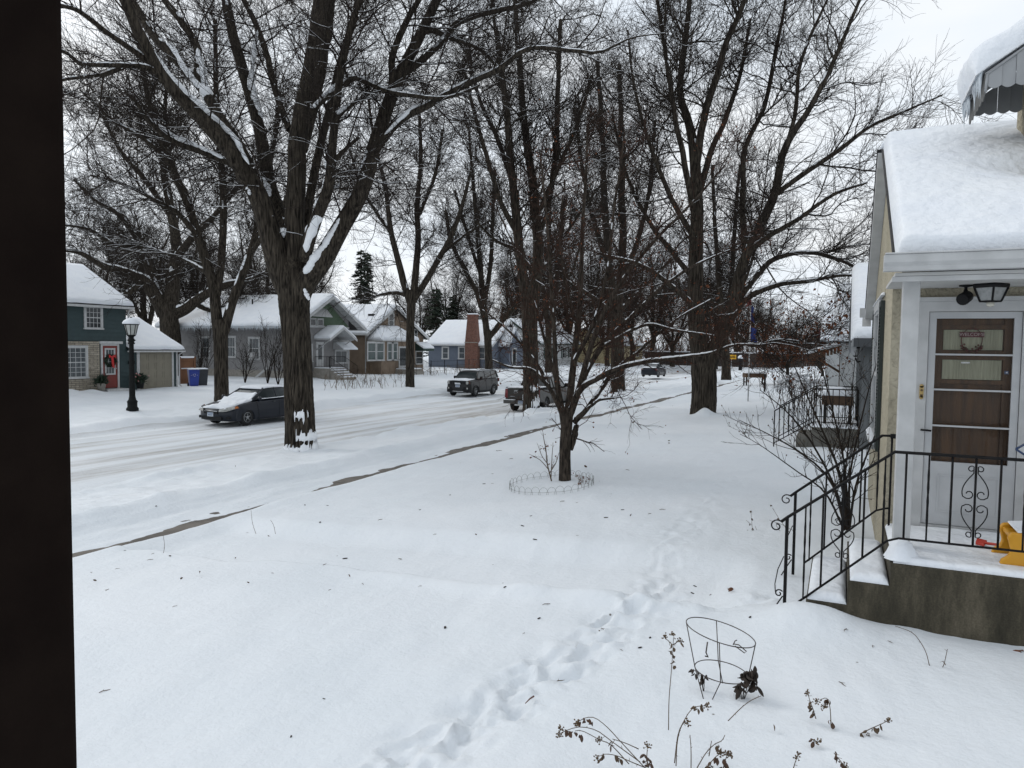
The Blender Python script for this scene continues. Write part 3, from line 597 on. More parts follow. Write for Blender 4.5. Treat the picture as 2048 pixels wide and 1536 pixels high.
# --- the small fruit tree in the yard
Fb = np.array([-4.64, 12.62, Hs(-4.64, 12.62) - .02]); DF = depth_of(Fb)
fr_trunk = px_limb(DF, [(1130, 985, 0, 13), (1130, 950, 0, 12.4), (1130, 900, 0, 11.8), (1132, 865, 0, 11.8), (1134, 835, 0, 12), (1136, 815, 0, 10)])
fr_limbs = [px_limb(DF, [(u, v, e, r * .8) for u, v, e, r in q]) for q in (
    [(1141, 900, .02, 6), (1150, 868, .0, 8), (1153, 850, .05, 6)],
    [(1128, 850, 0, 9), (1122, 810, -.1, 8), (1113, 760, -.2, 7), (1109, 690, -.2, 6), (1104, 600, -.2, 5), (1098, 500, -.1, 4), (1090, 400, 0, 3), (1080, 300, .1, 2)],
    [(1134, 835, 0, 10), (1142, 780, .1, 9), (1150, 700, .2, 8), (1158, 640, .2, 7), (1162, 560, .3, 6), (1165, 460, .3, 5), (1172, 360, .4, 4), (1176, 250, .4, 2.5)],
    [(1140, 830, 0, 9), (1160, 770, -.2, 8), (1180, 700, -.4, 7), (1210, 620, -.6, 6), (1260, 540, -.8, 5), (1320, 470, -1, 4), (1390, 400, -1.1, 3), (1450, 330, -1.2, 2)],
    [(1142, 825, .1, 9), (1158, 780, .3, 8), (1178, 735, .5, 7), (1215, 680, .7, 6.5), (1270, 625, .9, 5.5), (1330, 570, 1.1, 4.5), (1390, 530, 1.2, 3.5), (1460, 500, 1.3, 2)],
    [(1146, 805, -.1, 8), (1165, 775, -.3, 7.5), (1200, 755, -.5, 7), (1240, 735, -.7, 6.5), (1300, 722, -.9, 6), (1360, 715, -1, 5), (1420, 706, -1.1, 4), (1470, 690, -1.2, 3), (1520, 690, -1.2, 1.5)],
    [(1148, 845, .1, 7), (1172, 820, .2, 6.5), (1200, 780, .4, 6), (1230, 740, .6, 5), (1280, 700, .8, 4), (1350, 640, 1, 3), (1420, 600, 1.2, 2)],
    [(1150, 838, -.1, 4.5), (1178, 815, -.3, 4), (1200, 800, -.4, 3.5), (1228, 796, -.5, 3)],
    [(1126, 830, 0, 7), (1112, 800, .1, 6), (1095, 770, .3, 5), (1075, 730, .5, 4), (1045, 690, .7, 3.2), (1005, 650, .9, 2.5), (965, 620, 1.1, 1.5)],
    [(1122, 825, -.1, 6), (1108, 790, -.3, 5), (1085, 760, -.5, 4.5), (1060, 738, -.7, 4), (1020, 734, -.8, 3), (985, 720, -.9, 2)],
    [(1118, 780, .2, 5), (1095, 700, .5, 4), (1070, 610, .8, 3.5), (1040, 520, 1, 3), (1000, 430, 1.2, 2)],
    [(1150, 720, -.2, 6), (1190, 640, -.4, 5), (1215, 540, -.5, 4.5), (1225, 440, -.5, 3.5), (1240, 340, -.5, 2.5), (1250, 260, -.5, 1.5)],
    [(1155, 660, .4, 5), (1130, 560, .6, 4), (1120, 460, .8, 3), (1130, 360, .9, 2)],
    [(1210, 690, .6, 4.5), (1290, 650, .8, 4), (1350, 660, .9, 3), (1430, 672, 1.0, 2.2)],
)]
build_tree('fruit_tree', 'small multi-stemmed fruit tree with drooping twigs inside a wire ring on the lawn', 'tree', Fb, fr_trunk, fr_limbs,
           dict(nA=120, LA=(.6, 1.7), rA=.008, nB=1200, LB=(.3, .9), rB=.0032, nC=6500, LC=(.12, .38), rC=.0026, S=40, freq=12, amp=.08, flare=.12, fh=.15, ctr=1.8, upA=.0, upB=-.02, upC=-.05, outA=.35,
                wigA=.2, wigB=.2, snow=.52, snowB=.06, leafs=.045, leafper=2), 8, twigmat=TWIGR, barkmat=BARK2, leaves=700)

# --- the big maple further down the yards
Mb = np.array([-4.67, 27.31, Hs(-4.67, 27.31) - .1]); DM = depth_of(Mb)
mp_trunk = px_limb(DM, [(1405, 848, 0, 28), (1406, 830, 0, 25), (1408, 790, 0, 25), (1407, 740, 0, 25), (1402, 700, 0, 19), (1398, 650, 0, 17)])
mp_limbs = [px_limb(DM, q) for q in (
    [(1400, 720, 0, 18), (1394, 640, 0, 17), (1392, 500, 0, 14), (1393, 410, 0, 12), (1391, 320, .2, 11), (1375, 240, .4, 8), (1359, 182, .6, 7), (1370, 90, .8, 6), (1380, 0, 1, 5), (1385, -120, 1.3, 3)],
    [(1393, 330, .2, 8), (1409, 228, -.3, 7.5), (1432, 160, -.7, 7), (1450, 91, -1, 6), (1490, 0, -1.4, 5), (1530, -120, -1.8, 3)],
    [(1391, 440, -.2, 7), (1370, 330, -.7, 6), (1350, 230, -1, 5), (1330, 100, -1.3, 4), (1310, -30, -1.6, 3)],
    [(1394, 400, .2, 7), (1420, 310, .6, 6), (1450, 240, 1, 5), (1480, 150, 1.4, 4), (1500, 40, 1.8, 3)],
    [(1412, 745, -.1, 18), (1432, 690, -.3, 15), (1455, 638, -.6, 13), (1478, 560, -.9, 11.5), (1498, 500, -1.2, 10), (1546, 392, -1.6, 9), (1569, 296, -1.9, 7), (1619, 219, -2.2, 5.5), (1665, 128, -2.5, 4.5), (1719, 0, -3, 3)],
    [(1492, 520, -1, 7), (1485, 430, -.4, 6), (1487, 365, 0, 5.5), (1491, 296, .3, 5), (1528, 214, .7, 4.5), (1550, 110, 1, 4), (1566, 30, 1.3, 3), (1580, -60, 1.6, 2)],
    [(1546, 392, -1.6, 5.5), (1610, 346, -1.9, 5), (1678, 301, -2.2, 4.5), (1737, 255, -2.5, 3.5), (1797, 228, -2.8, 2.6), (1885, 190, -3.2, 1.5)],
    [(1500, 500, -1.2, 6), (1545, 468, -1.8, 5), (1592, 442, -2.3, 4.5), (1665, 390, -2.8, 3.5), (1735, 365, -3.2, 2)],
    [(1472, 605, -.8, 7), (1510, 555, -.3, 6), (1551, 517, .1, 5), (1620, 506, .6, 4), (1690, 525, 1, 3), (1728, 547, 1.3, 2)],
    [(1440, 680, -.4, 7), (1490, 600, -.8, 6), (1555, 570, -1.2, 5), (1619, 562, -1.6, 4), (1690, 550, -1.9, 3), (1740, 560, -2.2, 2)],
    [(1390, 560, .3, 6), (1340, 500, .9, 5), (1290, 430, 1.4, 4), (1250, 340, 1.9, 3), (1225, 230, 2.4, 2)],
    [(1390, 480, -.4, 6), (1340, 390, -1, 5), (1300, 290, -1.5, 4), (1270, 180, -2, 3), (1255, 60, -2.4, 2)],
    [(1396, 620, -.3, 6), (1340, 570, -1, 5), (1280, 530, -1.7, 4), (1210, 510, -2.2, 2.5)],
    [(1560, 330, -1.8, 5), (1590, 230, -1.2, 4), (1600, 130, -.8, 3.5), (1640, 30, -.4, 2.5), (1680, -50, 0, 1.5)],
    [(1450, 640, -.4, 6), (1500, 690, -.9, 4), (1560, 680, -1.2, 3), (1640, 690, -1.4, 1.5)],
)]
build_tree('maple_tree', 'massive maple with two thick stems and a wide crown, right of the sidewalk', 'tree', Mb, mp_trunk, mp_limbs,
           dict(nA=190, LA=(1.6, 4.4), rA=.032, nB=2450, LB=(.8, 2.4), rB=.0080, nC=14500, LC=(.4, 1.2), rC=.0054, nD=12000, LD=(.2, .5), S=60, freq=12, amp=.07, flare=.16, fh=.4, ctr=9, snow=.45, snowB=.05, upA=.02, leafs=.13, leafper=3,
                leafbox=(np.array([-6, 20, 1.2]), np.array([5, 40, 4.4]))), 14, leaves=2600)

# --- boulevard trees: skeletons seen in the photograph, each its own
def street_tree(name, label, xy, sk_trunk, sk_limbs, seed, sub=0.03, dens=1.0, k=1.0, snow=.5, group='bare boulevard trees along the street', bands=None, **kw):
    b = np.array([xy[0], xy[1], Hs(*xy) - sub]); D = depth_of(b)
    cfg = dict(nA=int(120 * dens), rA=.034, LA=(1.6, 4.8), nB=int(1250 * dens), LB=(.8, 2.6), rB=.0092 * k, nC=int(7600 * dens), LC=(.4, 1.1), rC=.0068 * k, S=44, freq=11, amp=.07, flare=.08, fh=.35, ctr=8, snow=snow + .04, snowB=.22)
    cfg.update(kw)
    return build_tree(name, label, 'tree', b, px_limb(D, sk_trunk), [px_limb(D, q) for q in sk_limbs], cfg, seed, group, snowbands=bands)
street_tree('street_tree', 'dark forked boulevard tree in front of the grey pickup tailgate', (-13.3, 31.4),
    [(1062, 832, 0, 18.5), (1062, 800, 0, 17), (1061, 700, 0, 15.5), (1059, 640, 0, 16), (1060, 600, 0, 18), (1060, 570, 0, 14)],
    [[(1054, 610, 0, 12), (1040, 520, -.3, 10), (1032, 430, -.6, 9), (1022, 330, -.8, 8), (1014, 230, -1, 7), (1000, 120, -1.2, 6), (985, 0, -1.5, 4)],
     [(1066, 610, 0, 13), (1076, 520, .3, 11), (1072, 430, .6, 10), (1062, 340, .8, 8.5), (1048, 240, 1, 7), (1038, 120, 1.2, 6), (1030, -20, 1.5, 4)],
     [(1074, 480, .4, 7), (1098, 400, .9, 6), (1112, 300, 1.3, 5.5), (1116, 180, 1.7, 5), (1122, 40, 2, 4)],
     [(1036, 470, -.4, 6), (1000, 400, -1, 5), (975, 320, -1.6, 4.5), (950, 230, -2.2, 4), (925, 130, -2.8, 3)],
     [(1028, 380, -.6, 5), (1000, 290, .2, 4.5), (960, 200, 1, 4), (930, 90, 1.8, 3)],
     [(1072, 440, .6, 5), (1110, 350, -.2, 4.5), (1150, 260, -1, 4), (1185, 150, -1.8, 3)],
     [(1062, 540, 0, 5), (1030, 500, -1.2, 4), (990, 480, -2, 3), (950, 440, -2.8, 2)],
     [(1074, 560, 0, 5), (1110, 500, 1.2, 4.5), (1150, 440, 2, 3.6), (1200, 370, 2.8, 2.5)]], 21, dens=1.5, LA=(1.5, 4.6), leaves=260, leafs=.11,
    bands=[(.6, .22, -.5, .7, 1.0), (.12, .15, -1.0, 1.3, .7), (1.3, .15, -.6, .5, .75)])
street_tree('street_tree', 'stout boulevard tree beyond the pickup, second along the near kerb', (-13.84, 48.0),
    [(1236, 792, 0, 16), (1236, 770, 0, 14.5), (1235, 700, 0, 13.5), (1234, 640, 0, 13), (1232, 590, 0, 13)],
    [[(1230, 610, 0, 9), (1218, 520, -.4, 8), (1210, 400, -.8, 7), (1205, 270, -1.2, 5), (1195, 120, -1.6, 4)],
     [(1236, 610, 0, 9), (1246, 520, .4, 8), (1243, 400, .8, 7), (1244, 280, 1.2, 6), (1238, 130, 1.8, 4)],
     [(1240, 570, 0, 6), (1275, 480, -1, 5), (1300, 370, -1.8, 4), (1310, 240, -2.6, 3)],
     [(1222, 540, 0, 6), (1190, 450, 1, 5), (1165, 340, 1.8, 4), (1150, 220, 2.4, 3)],
     [(1240, 620, 0, 5), (1290, 570, 1.2, 4), (1340, 520, 2.2, 3)], [(1228, 630, 0, 5), (1180, 590, -1, 4), (1130, 560, -2, 3)]], 22, k=1.25, dens=1.2, LA=(2, 5), bands=[(.2, .25, -.8, .6, .7)])
street_tree('street_tree', 'wide forked boulevard tree across the street behind the dark blue sedan', (-27.26, 25.98),
    [(443, 812, 0, 15), (443, 790, 0, 14), (442, 720, 0, 13.5), (441, 670, 0, 14.5), (440, 640, 0, 14)],
    [[(436, 660, 0, 11), (424, 560, 0, 10), (403, 488, -.2, 9), (378, 410, -.4, 8), (352, 350, -.6, 7), (328, 290, -.8, 6), (296, 195, -1.2, 5), (275, 80, -1.6, 4)],
     [(448, 665, 0, 10), (466, 600, .1, 9), (490, 540, .2, 8), (508, 480, .4, 7), (525, 400, .8, 6), (545, 300, 1.2, 5), (560, 180, 1.6, 4)],
     [(434, 590, 0, 8), (445, 500, .4, 7.5), (447, 400, .8, 7), (440, 300, 1.2, 6), (432, 180, 1.6, 5), (430, 40, 2, 4)],
     [(400, 480, -.2, 6), (360, 430, -1, 5), (310, 400, -1.8, 4), (250, 370, -2.6, 3), (180, 350, -3.4, 2)],
     [(370, 400, -.4, 5), (340, 330, .6, 4.5), (330, 230, 1.4, 4), (340, 110, 2.2, 3)],
     [(345, 330, -.7, 5), (290, 280, -1.4, 4), (225, 240, -2, 3), (160, 180, -2.6, 2)],
     [(500, 510, .3, 5), (540, 450, -.6, 4.5), (580, 380, -1.4, 4), (600, 280, -2, 3)],
     [(420, 550, 0, 5), (370, 520, 1, 4), (310, 500, 2, 3), (240, 470, 3, 2)]], 23, k=1.15, dens=1.6, LA=(2, 5), snow=.55)
street_tree('street_tree', 'slim boulevard tree in front of the tan stucco house', (-26.64, 41.78),
    [(820, 782, 0, 9.5), (820, 770, 0, 9), (820, 700, 0, 8.5), (821, 640, 0, 8), (823, 600, 0, 9.5), (824, 580, 0, 9)],
    [[(820, 605, 0, 7.5), (806, 560, 0, 7), (790, 500, -.2, 6), (778, 440, -.4, 5), (770, 370, -.8, 4), (748, 280, -1.2, 3), (735, 190, -1.6, 2.5)],
     [(827, 605, 0, 7.5), (832, 540, 0, 7), (836, 470, .4, 6), (834, 400, .8, 5), (842, 310, 1.2, 4), (838, 210, 1.6, 3)],
     [(827, 600, 0, 7), (850, 565, -.3, 6.5), (876, 520, -.6, 6), (902, 470, -1, 5), (925, 410, -1.4, 4), (945, 330, -2, 3)],
     [(815, 590, 0, 5), (790, 585, .6, 4), (760, 590, 1.4, 3), (735, 600, 2, 2)],
     [(785, 470, -.3, 4), (750, 420, .6, 3.5), (720, 370, 1.4, 2.6), (700, 300, 2, 2)],
     [(838, 430, .6, 4), (870, 350, 1.4, 3.5), (885, 260, 2, 3)],
     [(880, 510, -.6, 4), (930, 470, .4, 3), (980, 440, 1.2, 2)]], 24, k=1.35, dens=1.0, LA=(1.6, 4.2), snow=.5)
street_tree('street_tree', 'slim boulevard tree behind the dark compact suv', (-26.5, 53.56),
    [(978, 775, 0, 8.5), (978, 740, 0, 8), (976, 690, 0, 7.5), (975, 660, 0, 8.5)],
    [[(974, 670, 0, 7), (966, 600, 0, 6), (962, 540, .2, 5.5), (955, 460, .4, 4.5), (945, 360, .8, 3.5), (938, 250, 1.2, 2.5)],
     [(977, 675, 0, 6.5), (998, 650, -.2, 6), (1022, 622, -.4, 5.5), (1045, 600, -.6, 5), (1075, 560, -1, 4), (1100, 500, -1.4, 3)],
     [(972, 650, 0, 6), (955, 590, -.3, 5), (930, 540, -.6, 4.5), (905, 490, -1, 4), (890, 420, -1.4, 3)],
     [(968, 610, 0, 5), (980, 530, .6, 4.5), (985, 440, 1, 4), (990, 340, 1.4, 3)],
     [(962, 550, .2, 4), (935, 470, 1, 3.5), (910, 380, 1.8, 2.5)]], 25, k=1.5, dens=1.0, LA=(2, 4.6))
street_tree('street_tree', 'far boulevard tree rising above the roof of the grey pickup', (-26.5, 73),
    [(1097, 752, 0, 8), (1097, 720, 0, 7), (1097, 670, 0, 6.5), (1097, 640, 0, 7)],
    [[(1095, 650, 0, 5), (1086, 580, 0, 4.5), (1080, 500, .4, 4), (1070, 400, .8, 3)], [(1099, 650, 0, 5), (1112, 590, 0, 4.5), (1118, 500, -.4, 4), (1130, 400, -.8, 3)],
     [(1098, 620, 0, 4), (1098, 520, 0, 3.6), (1100, 400, 0, 3)], [(1088, 590, 0, 3), (1060, 540, .5, 2.5), (1040, 480, 1, 2)], [(1112, 590, 0, 3), (1145, 540, .5, 2.5), (1165, 470, 1, 2)]], 26, k=1.8, dens=.8, LA=(2, 5))
street_tree('street_tree', 'grey-barked boulevard tree just right of the massive maple trunk', (-6.5, 62),
    [(1452, 760, 0, 10), (1452, 735, 0, 9), (1450, 690, 0, 8), (1448, 650, 0, 8)],
    [[(1446, 660, 0, 6), (1438, 560, 0, 5), (1430, 450, .4, 4), (1425, 330, .8, 3)], [(1450, 660, 0, 6), (1462, 570, 0, 5), (1470, 450, .5, 4), (1480, 330, 1, 3)],
     [(1452, 640, 0, 4), (1490, 560, -1, 3.5), (1520, 470, -2, 2.5)], [(1445, 640, 0, 4), (1405, 560, 1, 3.5), (1380, 470, 2, 2.5)]], 27, k=1.6, dens=.7, LA=(2, 5))
# the old oak behind the garage
street_tree('oak_tree', 'old snow-lined oak with crooked spreading limbs behind the beige garage', (-52, 38.5),
    [(345, 760, 0, 22), (342, 690, 0, 20), (338, 640, 0, 18), (335, 610, 0, 19)],
    [[(330, 630, 0, 15), (310, 590, -.5, 13), (285, 560, -1, 11), (250, 545, -1.6, 9), (205, 530, -2.2, 7), (160, 505, -2.8, 5), (120, 500, -3.4, 3)],
     [(340, 620, 0, 16), (345, 560, .4, 14), (352, 500, .8, 11), (345, 430, 1.2, 9), (330, 350, 1.6, 7), (320, 250, 2, 5)],
     [(345, 630, 0, 13), (375, 615, .3, 11), (410, 590, .6, 9), (450, 570, 1, 7), (500, 560, 1.6, 5), (540, 540, 2.2, 3)],
     [(325, 605, 0, 11), (300, 540, 1, 9), (275, 480, 2, 7), (240, 430, 3, 6), (190, 400, 4, 4), (150, 360, 4.6, 3)],
     [(350, 520, .6, 8), (390, 470, -.5, 7), (430, 430, -1.4, 5), (470, 380, -2, 4), (520, 330, -2.6, 2.5)],
     [(290, 560, -1, 7), (250, 590, -2, 5), (205, 600, -2.6, 4), (165, 615, -3, 2.5)],
     [(280, 490, 2, 6), (230, 490, 1, 5), (180, 460, .2, 3.5), (130, 450, -.5, 2.5)],
     [(340, 430, 1.2, 6), (290, 360, .4, 5), (240, 300, -.4, 4), (200, 220, -1, 3)],
     [(380, 600, .4, 6), (420, 620, 1.4, 4.5), (470, 610, 2.2, 3.5), (520, 620, 3, 2)]], 28, k=1.6, dens=1.7, LA=(2, 5.5), wigA=.24, wigB=.24, snow=.58, snowB=.2, group='tall bare trees behind the houses')

# --- generic bare trees further back, one of each habit then copies
def generic_tree(name, label, loc, seed, h=13.0, spread=.5, group=None, k=1.0, leaves=0, **kw):
    rng = np.random.default_rng(seed); b = np.array(loc, float)
    th = h * rng.uniform(.18, .26)
    tr = ([b + [0, 0, -.3], b + [.05, 0, th * .5], b + [rng.normal(0, .15), rng.normal(0, .15), th]], [h * .026, h * .022, h * .021])
    limbs = []; top = np.array(tr[0][-1])
    n = 6
    for i in range(n):
        a = 2 * np.pi * (i + rng.uniform(-.3, .3)) / n; sl = rng.uniform(.25, 1.0) * spread; L = h * rng.uniform(.55, .8)
        if i == 0: sl = .06; L = h * .78
        p = [top - [0, 0, .3]]; d = np.array([math.cos(a) * sl, math.sin(a) * sl, .8]); d /= np.linalg.norm(d); r0 = h * .0145
        for q in range(5):
            p.append(p[-1] + d * L / 5); d = d + rng.normal(0, .11, 3) + [0, 0, .07]; d /= np.linalg.norm(d)
        limbs.append((p, list(np.linspace(r0, r0 * .22, 6))))
    for i in range(5):
        l = limbs[rng.integers(n)]; q = int(rng.integers(1, 4)); a = rng.uniform(0, 6.28); d = np.array([math.cos(a), math.sin(a), .5]); d /= np.linalg.norm(d)
        p = [np.array(l[0][q])]
        for s in range(4): p.append(p[-1] + d * h * .085); d = d + rng.normal(0, .15, 3) + [0, 0, .12]; d /= np.linalg.norm(d)
        limbs.append((p, list(np.linspace(l[1][q] * .7, l[1][q] * .15, 5))))
    cfg = dict(nA=110, LA=(h * .12, h * .28), nB=1100, LB=(h * .05, h * .18), rB=.012 * k, nC=7500, LC=(h * .03, h * .085), rC=.0105 * k, S=20, freq=8, amp=.06, flare=.2, fh=.4, ctr=h * .55, snow=.45, snowB=.05, leafs=.2, leafper=3)
    cfg.update(kw)
    return build_tree(name, label, 'tree', b, tr, limbs, cfg, seed, group, leaves=leaves)
GB = 'tall bare trees behind the houses'
protos = [generic_tree('bare_tree', '-', (-500, 300, 0), 101, 14, .5, GB), generic_tree('bare_tree', '-', (-500, 330, 0), 102, 13, .75, GB), generic_tree('bare_tree', '-', (-500, 360, 0), 103, 16, .38, GB)]
FARTREES = [  # px of trunk, depth, scale, habit, turn, label
    (150, 70, .95, 1, .3, 'bare tree behind the teal house roof at the left edge by the porch post'),
    (215, 84, 1.1, 0, 2.0, 'bare tree behind the teal house, right of its roof peak'),
    (290, 78, 1.1, 2, 4.0, 'bare tree behind the garage, close left of the old oak'),
    (395, 88, 1.15, 0, 1.1, 'bare tree behind the back end of the grey house roof'),
    (470, 80, 1.05, 1, 5.2, 'bare tree behind the middle of the long grey house roof'),
    (535, 96, 1.25, 2, .6, 'tall narrow bare tree behind the grey house, just left of the elm'),
    (600, 90, 1.0, 0, 3.1, 'bare tree behind the grey house, hidden largely by the elm trunk'),
    (655, 118, .62, 1, 2.2, 'low bare tree behind the green gable in the open gap of sky'),
    (690, 130, .6, 0, 4.4, 'low distant bare tree just left of the twin-topped spruce'),
    (770, 124, .62, 1, 1.9, 'low bare tree behind the ridge of the tan house'),
    (838, 108, .85, 0, 5.0, 'bare tree behind the right eave of the tan house'),
    (905, 112, .95, 2, .9, 'narrow bare tree behind the blue house, left of its chimney'),
    (955, 120, 1.0, 1, 2.7, 'bare tree behind the blue house, right of its chimney'),
    (1025, 108, 1.15, 0, 3.9, 'bare tree behind the dark entrance gable of the blue house'),
    (1075, 118, 1.25, 2, 1.3, 'tall narrow bare tree behind the white house'),
    (1140, 112, 1.2, 0, 5.7, 'bare tree behind the white house, over its right end'),
    (1185, 122, 1.3, 2, 2.4, 'tall narrow bare tree left of the pale yellow house'),
    (1215, 104, 1.1, 1, 4.7, 'spreading bare tree behind the left half of the pale yellow house'),
    (1265, 116, 1.25, 0, .2, 'bare tree behind the right half of the pale yellow house'),
    (1305, 126, 1.25, 2, 3.3, 'tall narrow bare tree past the pale yellow house'),
    (1345, 110, 1.15, 1, 1.6, 'spreading bare tree left of the massive maple, at the far end of the street'),
    (1395, 122, 1.25, 0, 2.9, 'bare tree directly behind the massive maple trunk'),
    (1430, 100, 1.0, 2, .5, 'narrow bare tree right behind the grey-barked tree'),
    (1475, 118, 1.0, 1, 4.1, 'bare tree behind the yellow arrow sign'),
    (1530, 110, .8, 0, 5.4, 'bare tree behind the flagpole'),
    (1590, 124, .78, 1, .8, 'bare tree behind the dark fence, right of the flagpole'),
    (1640, 116, .62, 0, 2.5, 'smaller bare tree behind the dark fence near the far white house'),
    (1675, 128, .6, 2, 1.0, 'last bare tree before the far white house wall'),
]
for i, (px, D, s, kd, rz, lb) in enumerate(FARTREES):
    p = at(px, 700, D); z = -.4
    copy_tree(protos[kd], (p[0], p[1], z), rz, s, lb)
for o in protos:
    for ch in list(o.children): bpy.data.objects.remove(ch)
    bpy.data.objects.remove(o)
p = at(1575, 700, 50)
generic_tree('young_oak', 'young oak still holding orange-brown leaves near the far end of the yards', (p[0], p[1], Hs(p[0], p[1])), 110, 5.2, .7, None, .6, leaves=1100, nA=70, nB=500, nC=1500, leafs=.13, leafB=True)
p = at(1645, 700, 62)
generic_tree('young_oak', 'second small oak with fewer brown leaves, beside the wooden door canopy', (p[0], p[1], Hs(p[0], p[1])), 111, 4.6, .7, None, .6, leaves=320, nA=60, nB=400, nC=1400, leafs=.13, leafB=True)

def spruce(name, label, loc, h, w, seed, twin=False, dens=1.0):
    rng = np.random.default_rng(seed); root = thing(name, label, 'tree', loc, 0, 'dark spruces behind the houses'); b = np.array(loc, float)
    t = TubeSet(); leaders = [(b, h)] if not twin else [(b + [-.55, .2, 0], h), (b + [.75, -.3, 0], h * .97)]
    V = []
    snow = []
    for (lb, hh) in leaders:
        P = np.array([[lb + [rng.normal(0, .05), rng.normal(0, .05), z]for z in np.linspace(-.3, hh, 10)]]); t.add(P, np.linspace(.24, .03, 10)[None], 8)
        n = int(190 * dens); zz = np.sort(rng.uniform(.12, 1, n) ** .9); a = rng.uniform(0, 6.28, n)
        ln = w * (1.03 - zz) ** .75 * rng.uniform(.35, 1.12, n) + .25
        for z, an, L in zip(zz, a, ln):
            d = np.array([math.cos(an), math.sin(an)]); K = 6; s = np.linspace(0, 1, K)
            pts = np.stack([lb[0] + d[0] * L * s, lb[1] + d[1] * L * s, lb[2] + z * hh + L * (-.42 * s + .28 * s ** 2.2)], 1)
            t.add(pts[None], np.linspace(.035, .01, K)[None], 4)
            m = int(13 * L) + 4; f = rng.uniform(.08, 1, m); c = np.stack([np.interp(f, s, pts[:, k]) for k in range(3)], 1)
            side = np.array([-d[1], d[0], 0]) * rng.choice([-1, 1], m)[:, None]; l2 = rng.uniform(.22, .55, m)[:, None] * (1.1 - .5 * f[:, None])
            e = c + side * l2 * .8 + np.array([d[0], d[1], 0]) * l2 * .5 + np.array([0, 0, -1]) * l2 * rng.uniform(.1, .6, (m, 1))
            wv = np.array([0, 0, -1]) * .16 + np.array([d[0], d[1], 0]) * .07
            V.append(np.stack([c, c + wv * rng.uniform(.6, 1.2, (m, 1)), e + wv * .4, e], 1).reshape(-1, 3))
            if rng.random() < .35:
                q = c[: 2]; snow.append(np.stack([q + [0, 0, .03], q + side[:2] * .16 + [0, 0, .03], q + side[:2] * .16 + [d[0] * .3, d[1] * .3, 0], q + [d[0] * .3, d[1] * .3, .03]], 1).reshape(-1, 3))
    t.build('trunk', BARK, root)
    V = np.concatenate(V); np_mesh('crown', V, np.arange(len(V)).reshape(-1, 4), None, mat('spruce_needles', (0.016, 0.024, 0.017), (0.035, 0.045, 0.030), 1.5, .8, spec=.2), root, False)
    V = np.concatenate(snow); np_mesh('branch_snow', V, np.arange(len(V)).reshape(-1, 4), None, SNOWB, root, False)
for (px, pyt, D, w, sd, tw, lb) in ((727, 500, 92, 2.3, 1, True, 'dark twin-topped spruce against the open sky above the tan house roof'), (872, 575, 98, 3.2, 2, False, 'broad dark spruce between the tan house and the blue house'), (906, 590, 110, 3.0, 3, False, 'dark spruce behind the roof of the blue house')):
    p = at(px, 700, D); top = at(px, pyt, D)[2]; spruce('spruce', lb, (p[0], p[1], -.4), top + .4, w, sd, tw)

# far brush closing the end of the street: one mass nobody could count
_r = np.random.default_rng(77); _t = TubeSet(); _n = 1000
_p = np.stack([_r.uniform(-58, 14, _n), _r.uniform(128, 150, _n), np.full(_n, -.5)], 1); _K = 6
_Q = np.empty((_n, _K, 3)); _Q[:, 0] = _p; _d = unit(_r.normal(0, .25, (_n, 3)) + [0, 0, 1]); _L = _r.uniform(3, 7.5, _n)[:, None] / 5
for k in range(1, _K): _d = unit(_d + _r.normal(0, .14, (_n, 3)) + [0, 0, .05]); _Q[:, k] = _Q[:, k - 1] + _d * _L
_R = np.linspace(.07, .02, _K)[None] * np.ones((_n, 1)); _t.add(_Q, _R, 4)
_B, _RB = spawn(_Q, _R, 6000, _r, (.8, 2.4), (25, 60), .6, .018, 4, .2, .05, .15, 1, .3, lenpow=1); _t.add(_B, _RB, 3)
_o = _t.build('far_brush', mat('brush_bark', (0.085, 0.062, 0.052), (0.12, 0.09, 0.075), .2, .9, spec=.1), None); tag(_o, 'brown brush and saplings massed beyond the end of the street', 'brush', None, 'stuff')

